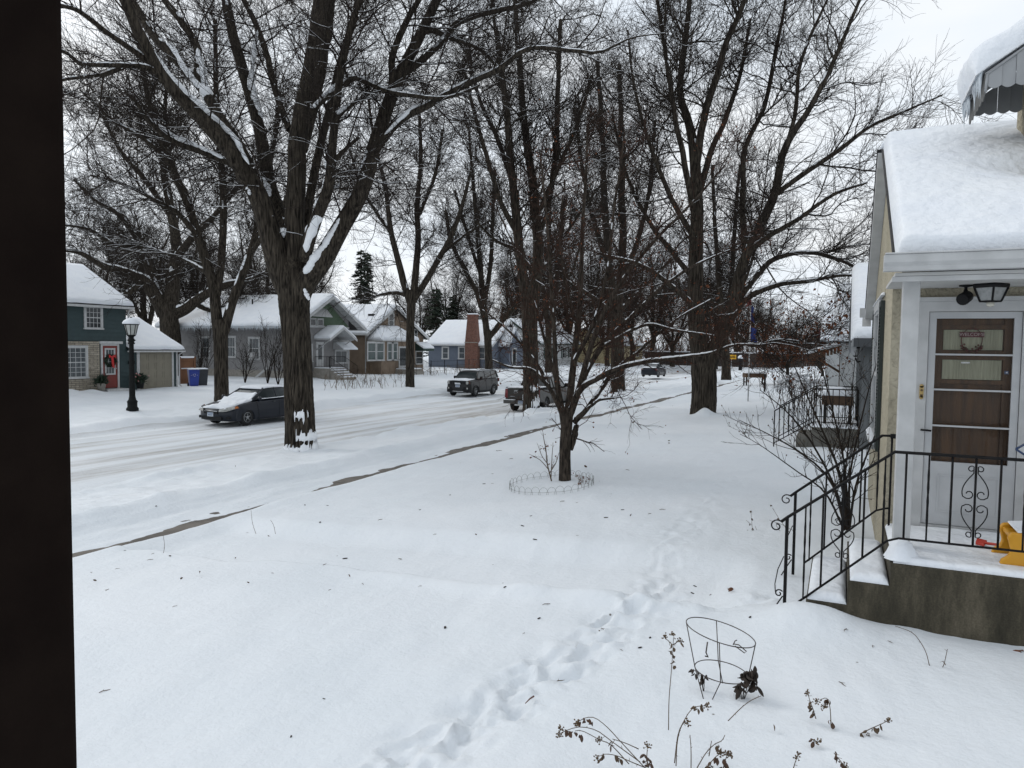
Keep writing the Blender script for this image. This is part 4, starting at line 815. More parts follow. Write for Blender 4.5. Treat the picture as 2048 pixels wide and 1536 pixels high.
# ---------------------------------------------------------------- building helpers
def snow_patch(name, root, c00, c10, c11, c01, t, res=.08, edges=(1, 1, 1, 1), seed=0, rnd=None, noise=.15, m=None, warp=0.0, dent=None):
    """snow lying on a quad c00-c10-c11-c01: rounded at the flagged edges (u0,u1,v0,v1)"""
    c00, c10, c11, c01 = (np.asarray(c, float) for c in (c00, c10, c11, c01))
    lu = np.linalg.norm(c10 - c00); lv = np.linalg.norm(c01 - c00); nu = max(4, int(lu / res)); nv = max(4, int(lv / res))
    rnd = rnd or t * .9
    def par(L, n, e0, e1):
        s = np.linspace(0, 1, n + 1); ex = np.array([.004, .03, .1, .22, .42, .7, 1.0]) * rnd / L
        a = list(s[(s > (ex[-1] if e0 else -1)) & (s < 1 - (ex[-1] if e1 else -1))])
        return np.array([0.] * 1 + (list(ex) if e0 else []) + a + (list(1 - ex[::-1]) if e1 else []) + [1.])
    U_ = np.unique(par(lu, nu, edges[0], edges[1])); V_ = np.unique(par(lv, nv, edges[2], edges[3]))
    u, v = np.meshgrid(U_, V_, indexing='ij'); B = (c00 * ((1 - u) * (1 - v))[..., None] + c10 * (u * (1 - v))[..., None] + c11 * (u * v)[..., None] + c01 * ((1 - u) * v)[..., None])
    n = np.cross(c10 - c00, c01 - c00); n /= np.linalg.norm(n); n = n if n[2] > 0 else -n
    h = np.ones_like(u)
    for d, e in ((u * lu, edges[0]), ((1 - u) * lu, edges[1]), (v * lv, edges[2]), ((1 - v) * lv, edges[3])):
        if e: q = np.clip(1 - d / rnd, 0, 1); h = h * np.sqrt(np.maximum(0, 1 - q * q))
    nz = 1 + noise * (fbm(B[..., 0] * 1.3 + seed, B[..., 1] * 1.3 + B[..., 2], seed, 4) + .4 * fbm(B[..., 0] * 7, B[..., 1] * 7 + B[..., 2] * 5, seed + 3, 2))
    hh = t * h * nz
    if dent: hh = np.maximum(hh + dent(B) * h, .004)
    T = B + n * hh[..., None]
    if warp:   # wavy overhanging lip at v0
        T = T + ((c00 - c01) / lv) * (warp * (1 - sstep(0, .25, v * lv)) * (.6 + fbm(u * lu * 2.2, 0 * u, seed + 5, 3)))[..., None]
    k, j = u.shape; ii, jj = np.meshgrid(np.arange(k - 1), np.arange(j - 1), indexing='ij')
    q = np.stack([ii * j + jj, (ii + 1) * j + jj, (ii + 1) * j + jj + 1, ii * j + jj + 1], -1).reshape(-1, 4)
    nv_ = k * j; B2 = B + n * .002
    ring = [i * j for i in range(k)] + [(k - 1) * j + i for i in range(1, j)] + [i * j + j - 1 for i in range(k - 2, -1, -1)] + [i for i in range(j - 2, 0, -1)]
    rr = np.array(ring); r2 = np.roll(rr, -1); sq = np.stack([rr, rr + nv_, r2 + nv_, r2], -1)
    q2 = q[:, ::-1] + nv_
    return np_mesh(name, np.concatenate([T.reshape(-1, 3), B2.reshape(-1, 3)]), np.concatenate([q, q2, sq]), None, m or SNOWR, root)
def window(root, o, u, n, w, h, cols=1, rows=1, hung=True, fw=.10, pane=None, frame=None, sill=True, name='window', proud=.05):
    """o = centre on the wall plane, u = horizontal along the wall, n = outward"""
    o = np.asarray(o, float); u = np.asarray(u, float); n = np.asarray(n, float); z = np.array([0, 0, 1.0])
    f = MB(); a, b = w / 2, h / 2
    f.obox(o, u, z, n, -a - fw, -a, -b - .0, b, -.02, proud); f.obox(o, u, z, n, a, a + fw, -b, b, -.02, proud)
    f.obox(o, u, z, n, -a - fw, a + fw, b, b + fw * 1.1, -.02, proud + .004)
    f.obox(o, u, z, n, -a - fw - (.03 if sill else 0), a + fw + (.03 if sill else 0), -b - fw * .8, -b, -.02, proud + (.04 if sill else .004))
    s = .035
    for (x0, x1, y0, y1) in ((-a, -a + s, -b, b), (a - s, a, -b, b), (-a + s, a - s, b - s, b), (-a + s, a - s, -b, -b + s)): f.obox(o, u, z, n, x0, x1, y0, y1, 0, proud * .7)
    if hung: f.obox(o, u, z, n, -a + s, a - s, -.025, .025, 0, proud * .75)
    for i in range(1, cols): x = -a + w * i / cols; f.obox(o, u, z, n, x - .011, x + .011, -b + s, b - s, .012, proud * .5)
    nr = rows * (2 if hung else 1)
    for i in range(1, nr):
        if hung and i == rows: continue
        y = -b + h * i / nr; f.obox(o, u, z, n, -a + s, a - s, y - .011, y + .011, .012, proud * .48)
    W = f.build(name, frame or WHITE, root)
    MB().add([o + u * x + z * y + n * .010 for (x, y) in ((-a, -b), (a, -b), (a, b), (-a, b))], [(0, 1, 2, 3)]).build('pane', pane or GLASSD, W)
    return W
def clapboards(mb, o, u, n, L, z0, z1, course=.22, lip=.016, holes=()):
    """overlapping horizontal boards on a rectangular wall"""
    o = np.asarray(o, float); u = np.asarray(u, float); n = np.asarray(n, float); k = max(1, round((z1 - z0) / course)); c = (z1 - z0) / k; Z = np.array([0, 0, 1.0])
    for i in range(k):
        a, b = z0 + i * c, z0 + (i + 1) * c
        P = [o + u * x + Z * zz + n * d for (x, zz, d) in ((0, a, lip), (L, a, lip), (L, b, .003), (0, b, .003), (0, a, 0.0), (L, a, 0.0))]
        mb.add(P, [(0, 1, 2, 3), (4, 5, 1, 0)])
def gable_roof(root, axis, a0, a1, y0, y1, z0l, z0r, ym, zr, th=.07, snow=.22, roofmat=None, seed=0, res=.3, lip=.05, gap=.0):
    """ridge along `axis` from a0 to a1; eaves at cross positions y0 (z0l) and y1 (z0r); ridge at ym, zr"""
    def P(a, c, z): return np.array([a, c, z]) if axis == 'x' else np.array([c, a, z])
    f = MB()
    f.prism([P(a0, y0, z0l), P(a0, ym, zr), P(a0, y1, z0r), P(a0, y1, z0r + th), P(a0, ym, zr + th * 1.15), P(a0, y0, z0l + th)], P(a1, 0, 0) - P(a0, 0, 0))
    R = f.build('roof', roofmat or mat('dark_shingles', (0.030, 0.029, 0.030), (0.05, 0.048, 0.047), 9, .9), root)
    e = th + .004
    if snow > 0:
        snow_patch('roof_snow', root, P(a0 + gap, y0, z0l + e), P(a1 - gap, y0, z0l + e), P(a1 - gap, ym, zr + e), P(a0 + gap, ym, zr + e), snow, res, (1, 1, 1, 0), seed, warp=lip)
        snow_patch('roof_snow', root, P(a0 + gap, y1, z0r + e), P(a1 - gap, y1, z0r + e), P(a1 - gap, ym, zr + e), P(a0 + gap, ym, zr + e), snow, res, (1, 1, 1, 0), seed + 9, warp=lip)
    return R
X_, Y_, Z_ = np.eye(3)
def icicles(root, p0, p1, n, Lr, rng, r=.018):
    t = TubeSet(); p0 = np.asarray(p0, float); p1 = np.asarray(p1, float)
    f = rng.uniform(0, 1, n)[:, None]; b = p0 + (p1 - p0) * f; L = rng.uniform(*Lr, n)[:, None, None] * rng.uniform(.4, 1, (n, 1, 1))
    s = np.linspace(0, 1, 4)[None, :, None]
    P = b[:, None] - np.array([0, 0, 1.0]) * L * s + rng.normal(0, .004, (n, 4, 3)); R = r * rng.uniform(.5, 1.2, (n, 1)) * np.array([1, .8, .5, .05])[None]
    t.add(P, R, 6)
    ice = mat('ice', (0.55, 0.60, 0.64), (0.42, 0.46, 0.50), 12, .15, spec=.6)
    return t.build('icicles', ice, root)

# ---------------------------------------------------------------- the cream stucco neighbour house
NH = thing('stucco_house', 'cream stucco house with a snow-laden roof and a white storm door above a concrete stoop', 'house', (2.2, 9.5, 0))
def stucco_material(name, c1, c2, sc=22, bump=1.0, bd=.012):
    m = bpy.data.materials.new(name); m.use_nodes = True; t, b = nodes_of(m); L = t.links.new; N = t.nodes.new
    b.inputs['Roughness'].default_value = .95; b.inputs['Specular IOR Level'].default_value = .2
    tc = N('ShaderNodeTexCoord'); nz = N('ShaderNodeTexNoise'); nz.inputs['Scale'].default_value = sc; nz.inputs['Detail'].default_value = 3; nz.inputs['Distortion'].default_value = 1.6
    vo = N('ShaderNodeTexVoronoi'); vo.inputs['Scale'].default_value = sc * 1.3; vo.feature = 'SMOOTH_F1'
    ad = N('ShaderNodeMath'); ad.operation = 'ADD'; n3 = N('ShaderNodeTexNoise'); n3.inputs['Scale'].default_value = 1.5; n3.inputs['Detail'].default_value = 5
    rp = N('ShaderNodeValToRGB'); rp.color_ramp.elements[0].position = .35; rp.color_ramp.elements[1].position = .65; rp.color_ramp.elements[0].color = (*c1, 1); rp.color_ramp.elements[1].color = (*c2, 1)
    bp = N('ShaderNodeBump'); bp.inputs['Strength'].default_value = bump; bp.inputs['Distance'].default_value = bd
    L(tc.outputs['Object'], nz.inputs['Vector']); L(tc.outputs['Object'], vo.inputs['Vector']); L(tc.outputs['Object'], n3.inputs['Vector']); L(n3.outputs['Fac'], rp.inputs[0]); L(rp.outputs[0], b.inputs['Base Color'])
    L(nz.outputs['Fac'], ad.inputs[0]); L(vo.outputs['Distance'], ad.inputs[1]); L(ad.outputs[0], bp.inputs['Height']); L(bp.outputs[0], b.inputs['Normal'])
    return m
STUC = stucco_material('cream_stucco', (0.36, 0.325, 0.245), (0.43, 0.39, 0.30), 15, 1.0, .035)
XF, YN, YF = .42, 8.0, 12.5      # facade plane, porch back wall, far corner
EY, EZ, RY, RZ, FY, FZ = 6.58, 2.96, 9.9, 4.67, 12.83, 2.93   # roof lines (undersides)
def under(y): return (EZ + (y - EY) * (RZ - EZ) / (RY - EY)) if y < RY else (RZ + (y - RY) * (FZ - RZ) / (FY - RY))
wl = MB()
wl.prism([(XF, YN, -.4), (XF, YN, 2.90), (XF, 6.80, 2.90), (XF, 6.80, under(6.80) - .01), (XF, RY, RZ - .01), (XF, YF, under(YF) - .01), (XF, YF, -.4)], (.2, 0, 0))
wl.box(XF + .2, YN, -.4, .64, YN + .18, 2.90); wl.box(.64, YN, 2.76, 1.50, YN + .18, 2.90); wl.box(1.50, YN, -.4, 5.5, YN + .18, 2.90)
wl.box(XF + .2, YF - .18, -.4, 5.5, YF, under(YF) - .05)
wl.box(1.62, 8.15, 3.6, 5.2, 9.48, 5.25)
wl.build('wall', STUC, NH)
gable_roof(NH, 'x', .342, 5.6, EY, FY, EZ, FZ, RY, RZ, .03, 0)
MB().prism([(.29, RY, RZ - .004), (.29, RY, RZ + .035), (.29, FY, FZ + .035), (.29, FY, FZ - .004)], (.05, 0, 0)).build('roof_edge', BLACKP, NH)
snow_patch('roof_snow', NH, (.36, EY - .02, EZ + .036), (5.5, EY - .02, EZ + .036), (5.5, RY, RZ + .038), (.36, RY, RZ + .038), .19, .045, (1, 0, 1, 0), 4, rnd=.06, noise=.18, warp=.0, dent=lambda B: -.165 * np.exp(-(((B[..., 0] - 1.8) / .62) ** 2 + ((B[..., 1] - 8.45) / np.where(B[..., 1] > 8.45, .13, .5)) ** 2)) + .03 * fbm(B[..., 0] * 2.2, B[..., 1] * 9, 44, 3) * (1 - sstep(6.7, 6.95, B[..., 1])))
snow_patch('roof_snow', NH, (.33, FY, FZ + .045), (5.5, FY, FZ + .045), (5.5, RY, RZ + .05), (.33, RY, RZ + .05), .19, .12, (1, 0, 1, 0), 6, rnd=.12, noise=.12)
tr = MB()   # white rake boards under the roof edge, gutter, porch ceiling, beam
def rake(y0, z0, y1, z1, w=.19): tr.prism([(.30, y0, z0 - .006), (.30, y1, z1 - .006), (.30, y1, z1 - w), (.30, y0, z0 - w)], (.118, 0, 0))
rake(RY, RZ, FY - .03, under(FY - .03))
tr.build('rake_board', WHITE, NH); MB().box(.34, 6.60, 2.845, 5.4, 6.66, 2.885).build('fascia', WHITE, NH)
MB().box(.36, 6.60, 2.888, 5.4, 7.99, 2.915).build('soffit', mat('soffit_paint', (0.50, 0.50, 0.49), (0.44, 0.44, 0.43), 3, .6), NH)
gp = [(6.44, 3.045), (6.455, 2.985), (6.485, 2.955), (6.50, 2.92), (6.585, 2.92), (6.585, 3.045)]
g = MB(); g.prism([(.27, y, z) for y, z in gp], (5.2, 0, 0)); g.box(.275, 6.425, 3.046, 5.45, 6.46, 3.058); g.build('gutter', WHITE, NH, .004)
gf = MB(); gf.prism([(.22, 12.80, 2.80), (.22, 12.97, 2.83), (.22, 12.97, 2.95), (.22, 12.80, 2.95)], (5.2, 0, 0)); gf.prism([(.26, 12.62, 2.66), (.26, 12.80, 2.80), (.26, 12.80, 2.66)], (.12, 0, 0)); gf.build('gutter', WHITE, NH)
col = MB().box(.44, 6.95, .60, .57, 7.08, 2.887); col.build('porch_post', WHITE, NH, .006)
# door frame, storm door and the wooden door behind it
fr = MB(); fr.box(.64, 7.955, .58, .735, 8.03, 2.76); fr.box(1.485, 7.955, .58, 1.60, 8.03, 2.76); fr.box(.735, 7.955, 2.665, 1.485, 8.03, 2.76); fr.box(.60, 7.93, 2.761, 1.66, 8.0, 2.80); fr.box(.735, 7.94, .585, 1.485, 8.1, .625)
fr.build('door_frame', WHITE, NH)
sdx0, sdx1 = .74, 1.48
sd_ = MB(); sd_.box(sdx0, 7.975, .63, .80, 8.012, 2.66); sd_.box(1.42, 7.975, .63, sdx1, 8.012, 2.66); sd_.box(.80, 7.975, 2.60, 1.42, 8.012, 2.66); sd_.box(.80, 7.975, .63, 1.42, 8.012, 1.235)
for z in (1.58, 1.925, 2.26): sd_.box(.80, 7.972, z - .008, 1.42, 8.008, z + .008)
sd_.box(.86, 7.968, .75, 1.36, 7.975, .765); sd_.box(.86, 7.968, 1.10, 1.36, 7.975, 1.115); sd_.box(.86, 7.968, .765, .875, 7.975, 1.10); sd_.box(1.345, 7.968, .765, 1.36, 7.975, 1.10)
SDO = sd_.build('storm_door', mat('storm_door_paint', (0.48, 0.49, 0.50), (0.42, 0.43, 0.44), 4, .5, .1, 60, dist=.003), NH)
gm = bpy.data.materials.new('door_glass'); gm.use_nodes = True; t_, b_ = nodes_of(gm)
tb = t_.nodes.new('ShaderNodeBsdfTransparent'); tb.inputs[0].default_value = (.96, .96, .94, 1); gb = t_.nodes.new('ShaderNodeBsdfGlossy'); gb.inputs['Roughness'].default_value = .03
fz = t_.nodes.new('ShaderNodeFresnel'); fz.inputs[0].default_value = 1.22; ms = t_.nodes.new('ShaderNodeMixShader')
t_.links.new(fz.outputs[0], ms.inputs[0]); t_.links.new(tb.outputs[0], ms.inputs[1]); t_.links.new(gb.outputs[0], ms.inputs[2]); t_.links.new(ms.outputs[0], t_.nodes['Material Output'].inputs[0])
for z0, z1 in ((1.24, 1.57), (1.591, 1.914), (1.936, 2.249), (2.271, 2.60)):
    MB().add([(.80, 7.99, z0), (1.42, 7.99, z0), (1.42, 7.99, z1), (.80, 7.99, z1)], [(0, 1, 2, 3)]).build('glass', gm, SDO)
MB().tube([(.765, 7.975, 1.53), (.765, 7.94, 1.53)], .008).tube([(.70, 7.935, 1.535), (.79, 7.935, 1.53)], .009).build('handle', IRON, SDO)
WOOD = mat('varnished_door', (0.045, 0.0185, 0.005), (0.085, 0.037, 0.010), 3, .5, .2, 20, stretch=(8, 8, .6))
wd = MB(); wd.box(.74, 8.075, .62, 1.48, 8.11, 2.66)
for (z0, z1) in ((1.98, 2.02), (2.50, 2.54), (2.215, 2.30), (1.56, 1.60)): wd.box(.78, 8.05, z0, 1.44, 8.075, z1)
wd.box(.775, 8.053, 1.2, .86, 8.074, 2.6); wd.box(1.36, 8.053, 1.2, 1.445, 8.074, 2.6)
WD = wd.build('inner_door', WOOD, NH)
cu = MB(); n_ = 40
for (z0, z1) in ((2.305, 2.495), (2.025, 2.21)):
    b0 = []
    for i in range(n_ + 1): x = .87 + .48 * i / n_; b0.append((x, 8.058 + .006 * math.sin(i * 1.9) + .003 * math.sin(i * 4.1)))
    cu.add([(x, y, z0) for x, y in b0] + [(x, y, z1) for x, y in b0], [(i, i + 1, n_ + 2 + i, n_ + 1 + i) for i in range(n_)], True)
cu.build('curtain', mat('curtain', (0.36, 0.36, 0.28), (0.28, 0.28, 0.215), 2, .9, stretch=(30, 1, 1)), WD)
# the words and badges on the glass
def text_mesh(name, s, size, o, u, v, m, parent, ext=.001):
    cu_ = bpy.data.curves.new(name, 'FONT'); cu_.body = s; cu_.size = size; cu_.align_x = 'CENTER'; cu_.align_y = 'CENTER'; cu_.extrude = ext
    ob = bpy.data.objects.new(name, cu_); C.objects.link(ob); dg = bpy.context.evaluated_depsgraph_get(); me = bpy.data.meshes.new_from_object(ob.evaluated_get(dg)); bpy.data.objects.remove(ob)
    co = np.array([q.co for q in me.vertices]); o = np.asarray(o, float); u = np.asarray(u, float); v = np.asarray(v, float); n = np.cross(u, v)
    off = np.array(parent['_o'] if '_o' in parent else parent.location) if parent is not None else 0
    P = o + co[:, :1] * u + co[:, 1:2] * v + co[:, 2:3] * n - off
    me.vertices.foreach_set('co', P.astype(np.float32).ravel()); me.materials.append(m); me.update()
    x = bpy.data.objects.new(name, me); C.objects.link(x)
    if parent is not None: x.parent = parent
    return x
MAR = mat('maroon_decal', (0.10, 0.012, 0.02), (0.07, 0.01, 0.015), 9, .6); PALE = mat('pale_decal', (0.5, 0.42, 0.42), (0.42, 0.35, 0.36), 9, .6)
ws = MB().box(1.00, 8.040, 2.425, 1.20, 8.046, 2.475); WS = ws.build('welcome_sign', MAR, WD)
text_mesh('welcome_lettering', 'WELCOME', .042, (1.10, 8.0385, 2.45), X_, Z_, PALE, WS)
wr = MB(); wr.tube([(1.10 + .085 * math.cos(a), 8.04, 2.40 + .11 * math.sin(a)) for a in np.linspace(-2.6, -.5 + 4.2, 22)], .0035, 6)
_rw = random.Random(4)
for i in range(40):
    a = _rw.uniform(-2.7, -.4); c_ = np.array([1.10 + .085 * math.cos(a) + _rw.gauss(0, .012), 8.036 + _rw.gauss(0, .006), 2.38 + .085 * math.sin(a) + _rw.gauss(0, .014)])
    wr.lathe(c_, [(.002, -.008), (.011, 0), (.002, .008)], 6)
wr.build('door_wreath', mat('dried_rose', (0.16, 0.03, 0.035), (0.06, 0.045, 0.03), 40, .8), WD)
MB().box(1.015, 7.984, 2.178, 1.085, 7.988, 2.192).build('sticker', WHITE, SDO)
bd = MB().box(1.362, 7.983, 2.085, 1.394, 7.988, 2.115); BD = bd.build('badge', mat('badge_blue', (0.05, 0.07, 0.12)), SDO)
MB().add([(1.385, 7.982, 2.092), (1.385, 7.982, 2.108), (1.370, 7.982, 2.100)], [(0, 1, 2)]).build('badge_mark', WHITE, BD)
# doorbell, ceiling lantern, camera
db = MB().box(.678, 7.935, 1.845, .712, 7.954, 1.955); db.lathe((.695, 7.954, 1.955), [(.017, -.019), (.017, 0)], 14, 'y'); db.lathe((.695, 7.954, 1.845), [(.017, -.019), (.017, 0)], 14, 'y')
DB = db.build('doorbell', mat('tan_plastic', (0.42, 0.29, 0.10), (0.36, 0.25, 0.085), 9, .4), NH)
MB().lathe((.695, 7.934, 1.915), [(.010, -.004), (.010, .001)], 14, 'y').box(.684, 7.931, 1.862, .706, 7.935, 1.874).build('button', BROWN, DB)
lx, ly, lz = 1.16, 7.55, 2.885
lm = MB(); lm.lathe((lx, ly, lz), [(.135, -.035), (.14, -.012), (.135, 0)], 4)
for i in range(4):
    a = math.pi / 2 * i; lm.bar((lx + .125 * math.cos(a), ly + .125 * math.sin(a), lz - .035), (lx + .08 * math.cos(a), ly + .08 * math.sin(a), lz - .15), .009)
lm.lathe((lx, ly, lz - .16), [(.085, 0), (.085, .012)], 4)
LM = lm.build('porch_light', BLACKP, NH)
MB().lathe((lx, ly, lz - .15), [(.075, 0), (.118, .115)], 4, smooth=False).build('lamp_glass', mat('seeded_glass', (0.34, 0.35, 0.35), (0.26, 0.27, 0.27), 30, .25), LM)
MB().lathe((lx, ly, lz - .20), [(.012, 0), (.03, .012), (.03, .04)], 14).build('bulb', mat('bulb_glass', (0.62, 0.60, 0.52), rough=.2), LM)
cm = MB(); cm.lathe((.985, 7.66, 2.887), [(.012, -.05), (.014, -.02), (.055, -.012), (.055, 0)], 16); cm.tube([(.985, 7.66, 2.84), (.98, 7.64, 2.81)], .018)
cm.tube([(1.02, 7.72, 2.80), (1.0, 7.68, 2.787), (.955, 7.58, 2.755), (.945, 7.555, 2.75)], [.03, .052, .055, .046], 16); cm.build('security_camera', BLACKP, NH)
# facade window with shutters
window(NH, (XF, 10.62, 1.98), -Y_, -X_, 1.42, 1.62, 1, 1, True, .10, GLASSC, proud=.045)
sh = mat('shutter_paint', (0.010, 0.018, 0.016), (0.016, 0.024, 0.021), 9, .45)
for (y0, y1) in ((9.32, 9.78), (11.46, 11.92)):
    s_ = MB(); s_.box(.375, y0, 1.12, .415, y0 + .05, 2.86); s_.box(.375, y1 - .05, 1.12, .415, y1, 2.86)
    for zz in (1.12, 1.95, 2.80): s_.box(.375, y0 + .05, zz, .414, y1 - .05, zz + .06)
    z = 1.2
    while z < 2.78: s_.prism([(.372, y0 + .05, z), (.40, y0 + .05, z + .03), (.406, y0 + .05, z + .03), (.378, y0 + .05, z)], (0, y1 - y0 - .1, 0)); z += .042
    s_.build('shutter', sh, NH)
snow_patch('sill_snow', NH, (.33, 11.5, 1.15), (.33, 9.75, 1.15), (.415, 9.75, 1.15), (.415, 11.5, 1.15), .05, .05, (1, 1, 1, 0), 2)
snow_patch('sill_snow', NH, (.37, 11.9, 2.92), (.37, 9.35, 2.92), (.415, 9.35, 2.92), (.415, 11.9, 2.92), .035, .05, (1, 1, 1, 0), 5)
# stoop and steps
SP = 6.6
MOSS = bpy.data.materials.new('stained_concrete'); MOSS.use_nodes = True; t_, b_ = nodes_of(MOSS); N_ = t_.nodes.new; L_ = t_.links.new
b_.inputs['Roughness'].default_value = .95; tc_ = N_('ShaderNodeTexCoord'); n1_ = N_('ShaderNodeTexNoise'); n1_.inputs['Scale'].default_value = 2.6; n1_.inputs['Detail'].default_value = 8; n1_.inputs['Roughness'].default_value = .7
mp_ = N_('ShaderNodeMapping'); mp_.inputs['Scale'].default_value = (2.6, 2.6, .7); r1_ = N_('ShaderNodeValToRGB'); cr_ = r1_.color_ramp
cr_.elements[0].position = .30; cr_.elements[0].color = (0.020, 0.018, 0.011, 1); cr_.elements[1].position = .72; cr_.elements[1].color = (0.115, 0.098, 0.068, 1); e_ = cr_.elements.new(.5); e_.color = (0.050, 0.043, 0.028, 1)
n2_ = N_('ShaderNodeTexNoise'); n2_.inputs['Scale'].default_value = 70; n2_.inputs['Detail'].default_value = 6; mx_ = N_('ShaderNodeMix'); mx_.data_type = 'RGBA'; mx_.blend_type = 'OVERLAY'; mx_.inputs[0].default_value = .55
bp_ = N_('ShaderNodeBump'); bp_.inputs['Strength'].default_value = .7; bp_.inputs['Distance'].default_value = .006
L_(tc_.outputs['Object'], mp_.inputs[0]); L_(mp_.outputs[0], n1_.inputs['Vector']); L_(n1_.outputs['Fac'], r1_.inputs[0]); L_(tc_.outputs['Object'], n2_.inputs['Vector']); L_(r1_.outputs[0], mx_.inputs[6]); L_(n2_.outputs['Fac'], mx_.inputs[7])
L_(mx_.outputs[2], b_.inputs['Base Color']); L_(n2_.outputs['Fac'], bp_.inputs['Height']); L_(bp_.outputs[0], b_.inputs['Normal'])
st = MB(); st.prism([(-.22, SP, -.4), (-.22, SP, .155), (.10, SP, .155), (.10, SP, .365), (.41, SP, .365), (.41, SP, .555), (5.5, SP, .555), (5.5, SP, -.4)], (0, 1.38, 0))
st.build('stoop', MOSS, NH, .006)
snow_patch('stoop_snow', NH, (.43, SP + .02, .557), (4.0, SP + .02, .557), (4.0, 7.94, .557), (.43, 7.94, .557), .055, .05, (1, 0, 1, 1), 8, rnd=.05, noise=.35)
snow_patch('stoop_snow', NH, (.115, SP + .015, .367), (.405, SP + .015, .367), (.405, 7.9, .367), (.115, 7.9, .367), .07, .04, (1, 1, 1, 1), 9, rnd=.06, noise=.3)
snow_patch('stoop_snow', NH, (-.21, SP + .015, .157), (.095, SP + .015, .157), (.095, 7.9, .157), (-.21, 7.9, .157), .065, .04, (1, 1, 1, 1), 10, rnd=.06, noise=.3)
hp = TubeSet()
# heaped snow round the post foot
_a = np.linspace(0, 2 * np.pi, 18, endpoint=False); _rr = [.0, .035, .07, .095, .115, .14]; _zz = [.15, .155, .135, .085, .04, 0]
_V = np.array([[.49 + r * math.cos(a) * (1 + .14 * math.sin(3 * a + r * 9) + .08 * math.sin(7 * a - r * 30)), 6.72 + r * math.sin(a) * .8, .575 + z] for r, z in zip(_rr, _zz) for a in _a]); hp.raw(_V, tube_quads(1, 6, 18)); hp.build('stoop_snow', SNOW, NH)
# awning over the upper window, ribbed aluminium with scalloped edges
AW = mat('aluminium_awning', (0.30, 0.31, 0.32), (0.24, 0.25, 0.26), 3, .5); aw = MB(); va = MB()
ax0, ax1, ay0, ay1 = 1.145, 1.62, 8.31, 9.24; azf, azb = 4.94, 5.265
for i in range(6):
    y0 = ay0 + (ay1 - ay0) * i / 6; y1 = ay0 + (ay1 - ay0) * (i + 1) / 6; o_ = .012 * (i % 2)
    aw.prism([(ax0, y0, azf + o_), (ax1, y0, azb + o_), (ax1, y0, azb + o_ + .01), (ax0, y0, azf + o_ + .01)], (0, y1 - y0 - .002, 0))
    pts = [(ax0, y0 + .002, azf + .01), (ax0, y1 - .002, azf + .01)] + [(ax0, y1 - .002 - (y1 - y0 - .004) * k / 8, azf - .20 - .035 * math.sin(math.pi * k / 8)) for k in range(9)]
    va.prism(pts, (.008, 0, 0))
AWO = aw.build('awning', AW, NH); va.build('awning_valance', mat('shaded_aluminium', (0.135, 0.135, 0.13), (0.09, 0.09, 0.088), 9, .6), AWO)  # valance coloured darker to paint in the shade inside the awning
for yy, nm in ((ay0, 'awning_side'), (ay1 - .02, 'awning_side')):
    sd2 = MB()
    for i in range(4):
        x0 = ax0 + .03 + (ax1 - ax0 - .03) * i / 4; x1 = ax0 + .03 + (ax1 - ax0 - .03) * (i + 1) / 4; zt0 = azf + (azb - azf) * (x0 - ax0) / (ax1 - ax0) - .004; zt1 = azf + (azb - azf) * (x1 - ax0) / (ax1 - ax0) - .004
        o_ = .010 * (i % 2); low = azf - .115
        pts = [(x0, yy + o_, zt0), (x1 - .002, yy + o_, zt1)] + [(x1 - .002 - (x1 - x0 - .002) * k / 8, yy + o_, low - .025 * math.sin(math.pi * k / 8)) for k in range(9)]
        sd2.prism(pts, (0, .008, 0))
    sd2.build(nm, AW, AWO)
MB().bar((ax0 + .02, ay0, azf + .0), (ax1, ay0, azb + .0), .012).bar((ax0 + .012, ay0, azf - .16), (ax0 + .012, ay1, azf - .16), .010).bar((ax0 + .02, ay0 + .0, azf - .0), (ax0 + .012, ay0, azf - .16), .012).build('awning_rail', AW, AWO)
snow_patch('awning_snow', AWO, (ax0 - .07, ay0 - .01, azf + .0), (ax0 - .07, ay1 + .02, azf + .0), (ax1, ay1 + .02, azb + .026), (ax1, ay0 - .01, azb + .026), .27, .04, (1, 1, 1, 0), 12, rnd=.15, noise=.35)
icicles(AWO, (ax0 - .05, ay1 + .02, azf + .03), (ax0 - .03, ay1 - .22, azf + .02), 14, (.16, .30), np.random.default_rng(4), .017)
icicles(AWO, (ax0 - .03, ay0 + .02, azf + .04), (ax0 - .04, ay0 + .32, azf + .02), 14, (.16, .32), np.random.default_rng(5), .016)

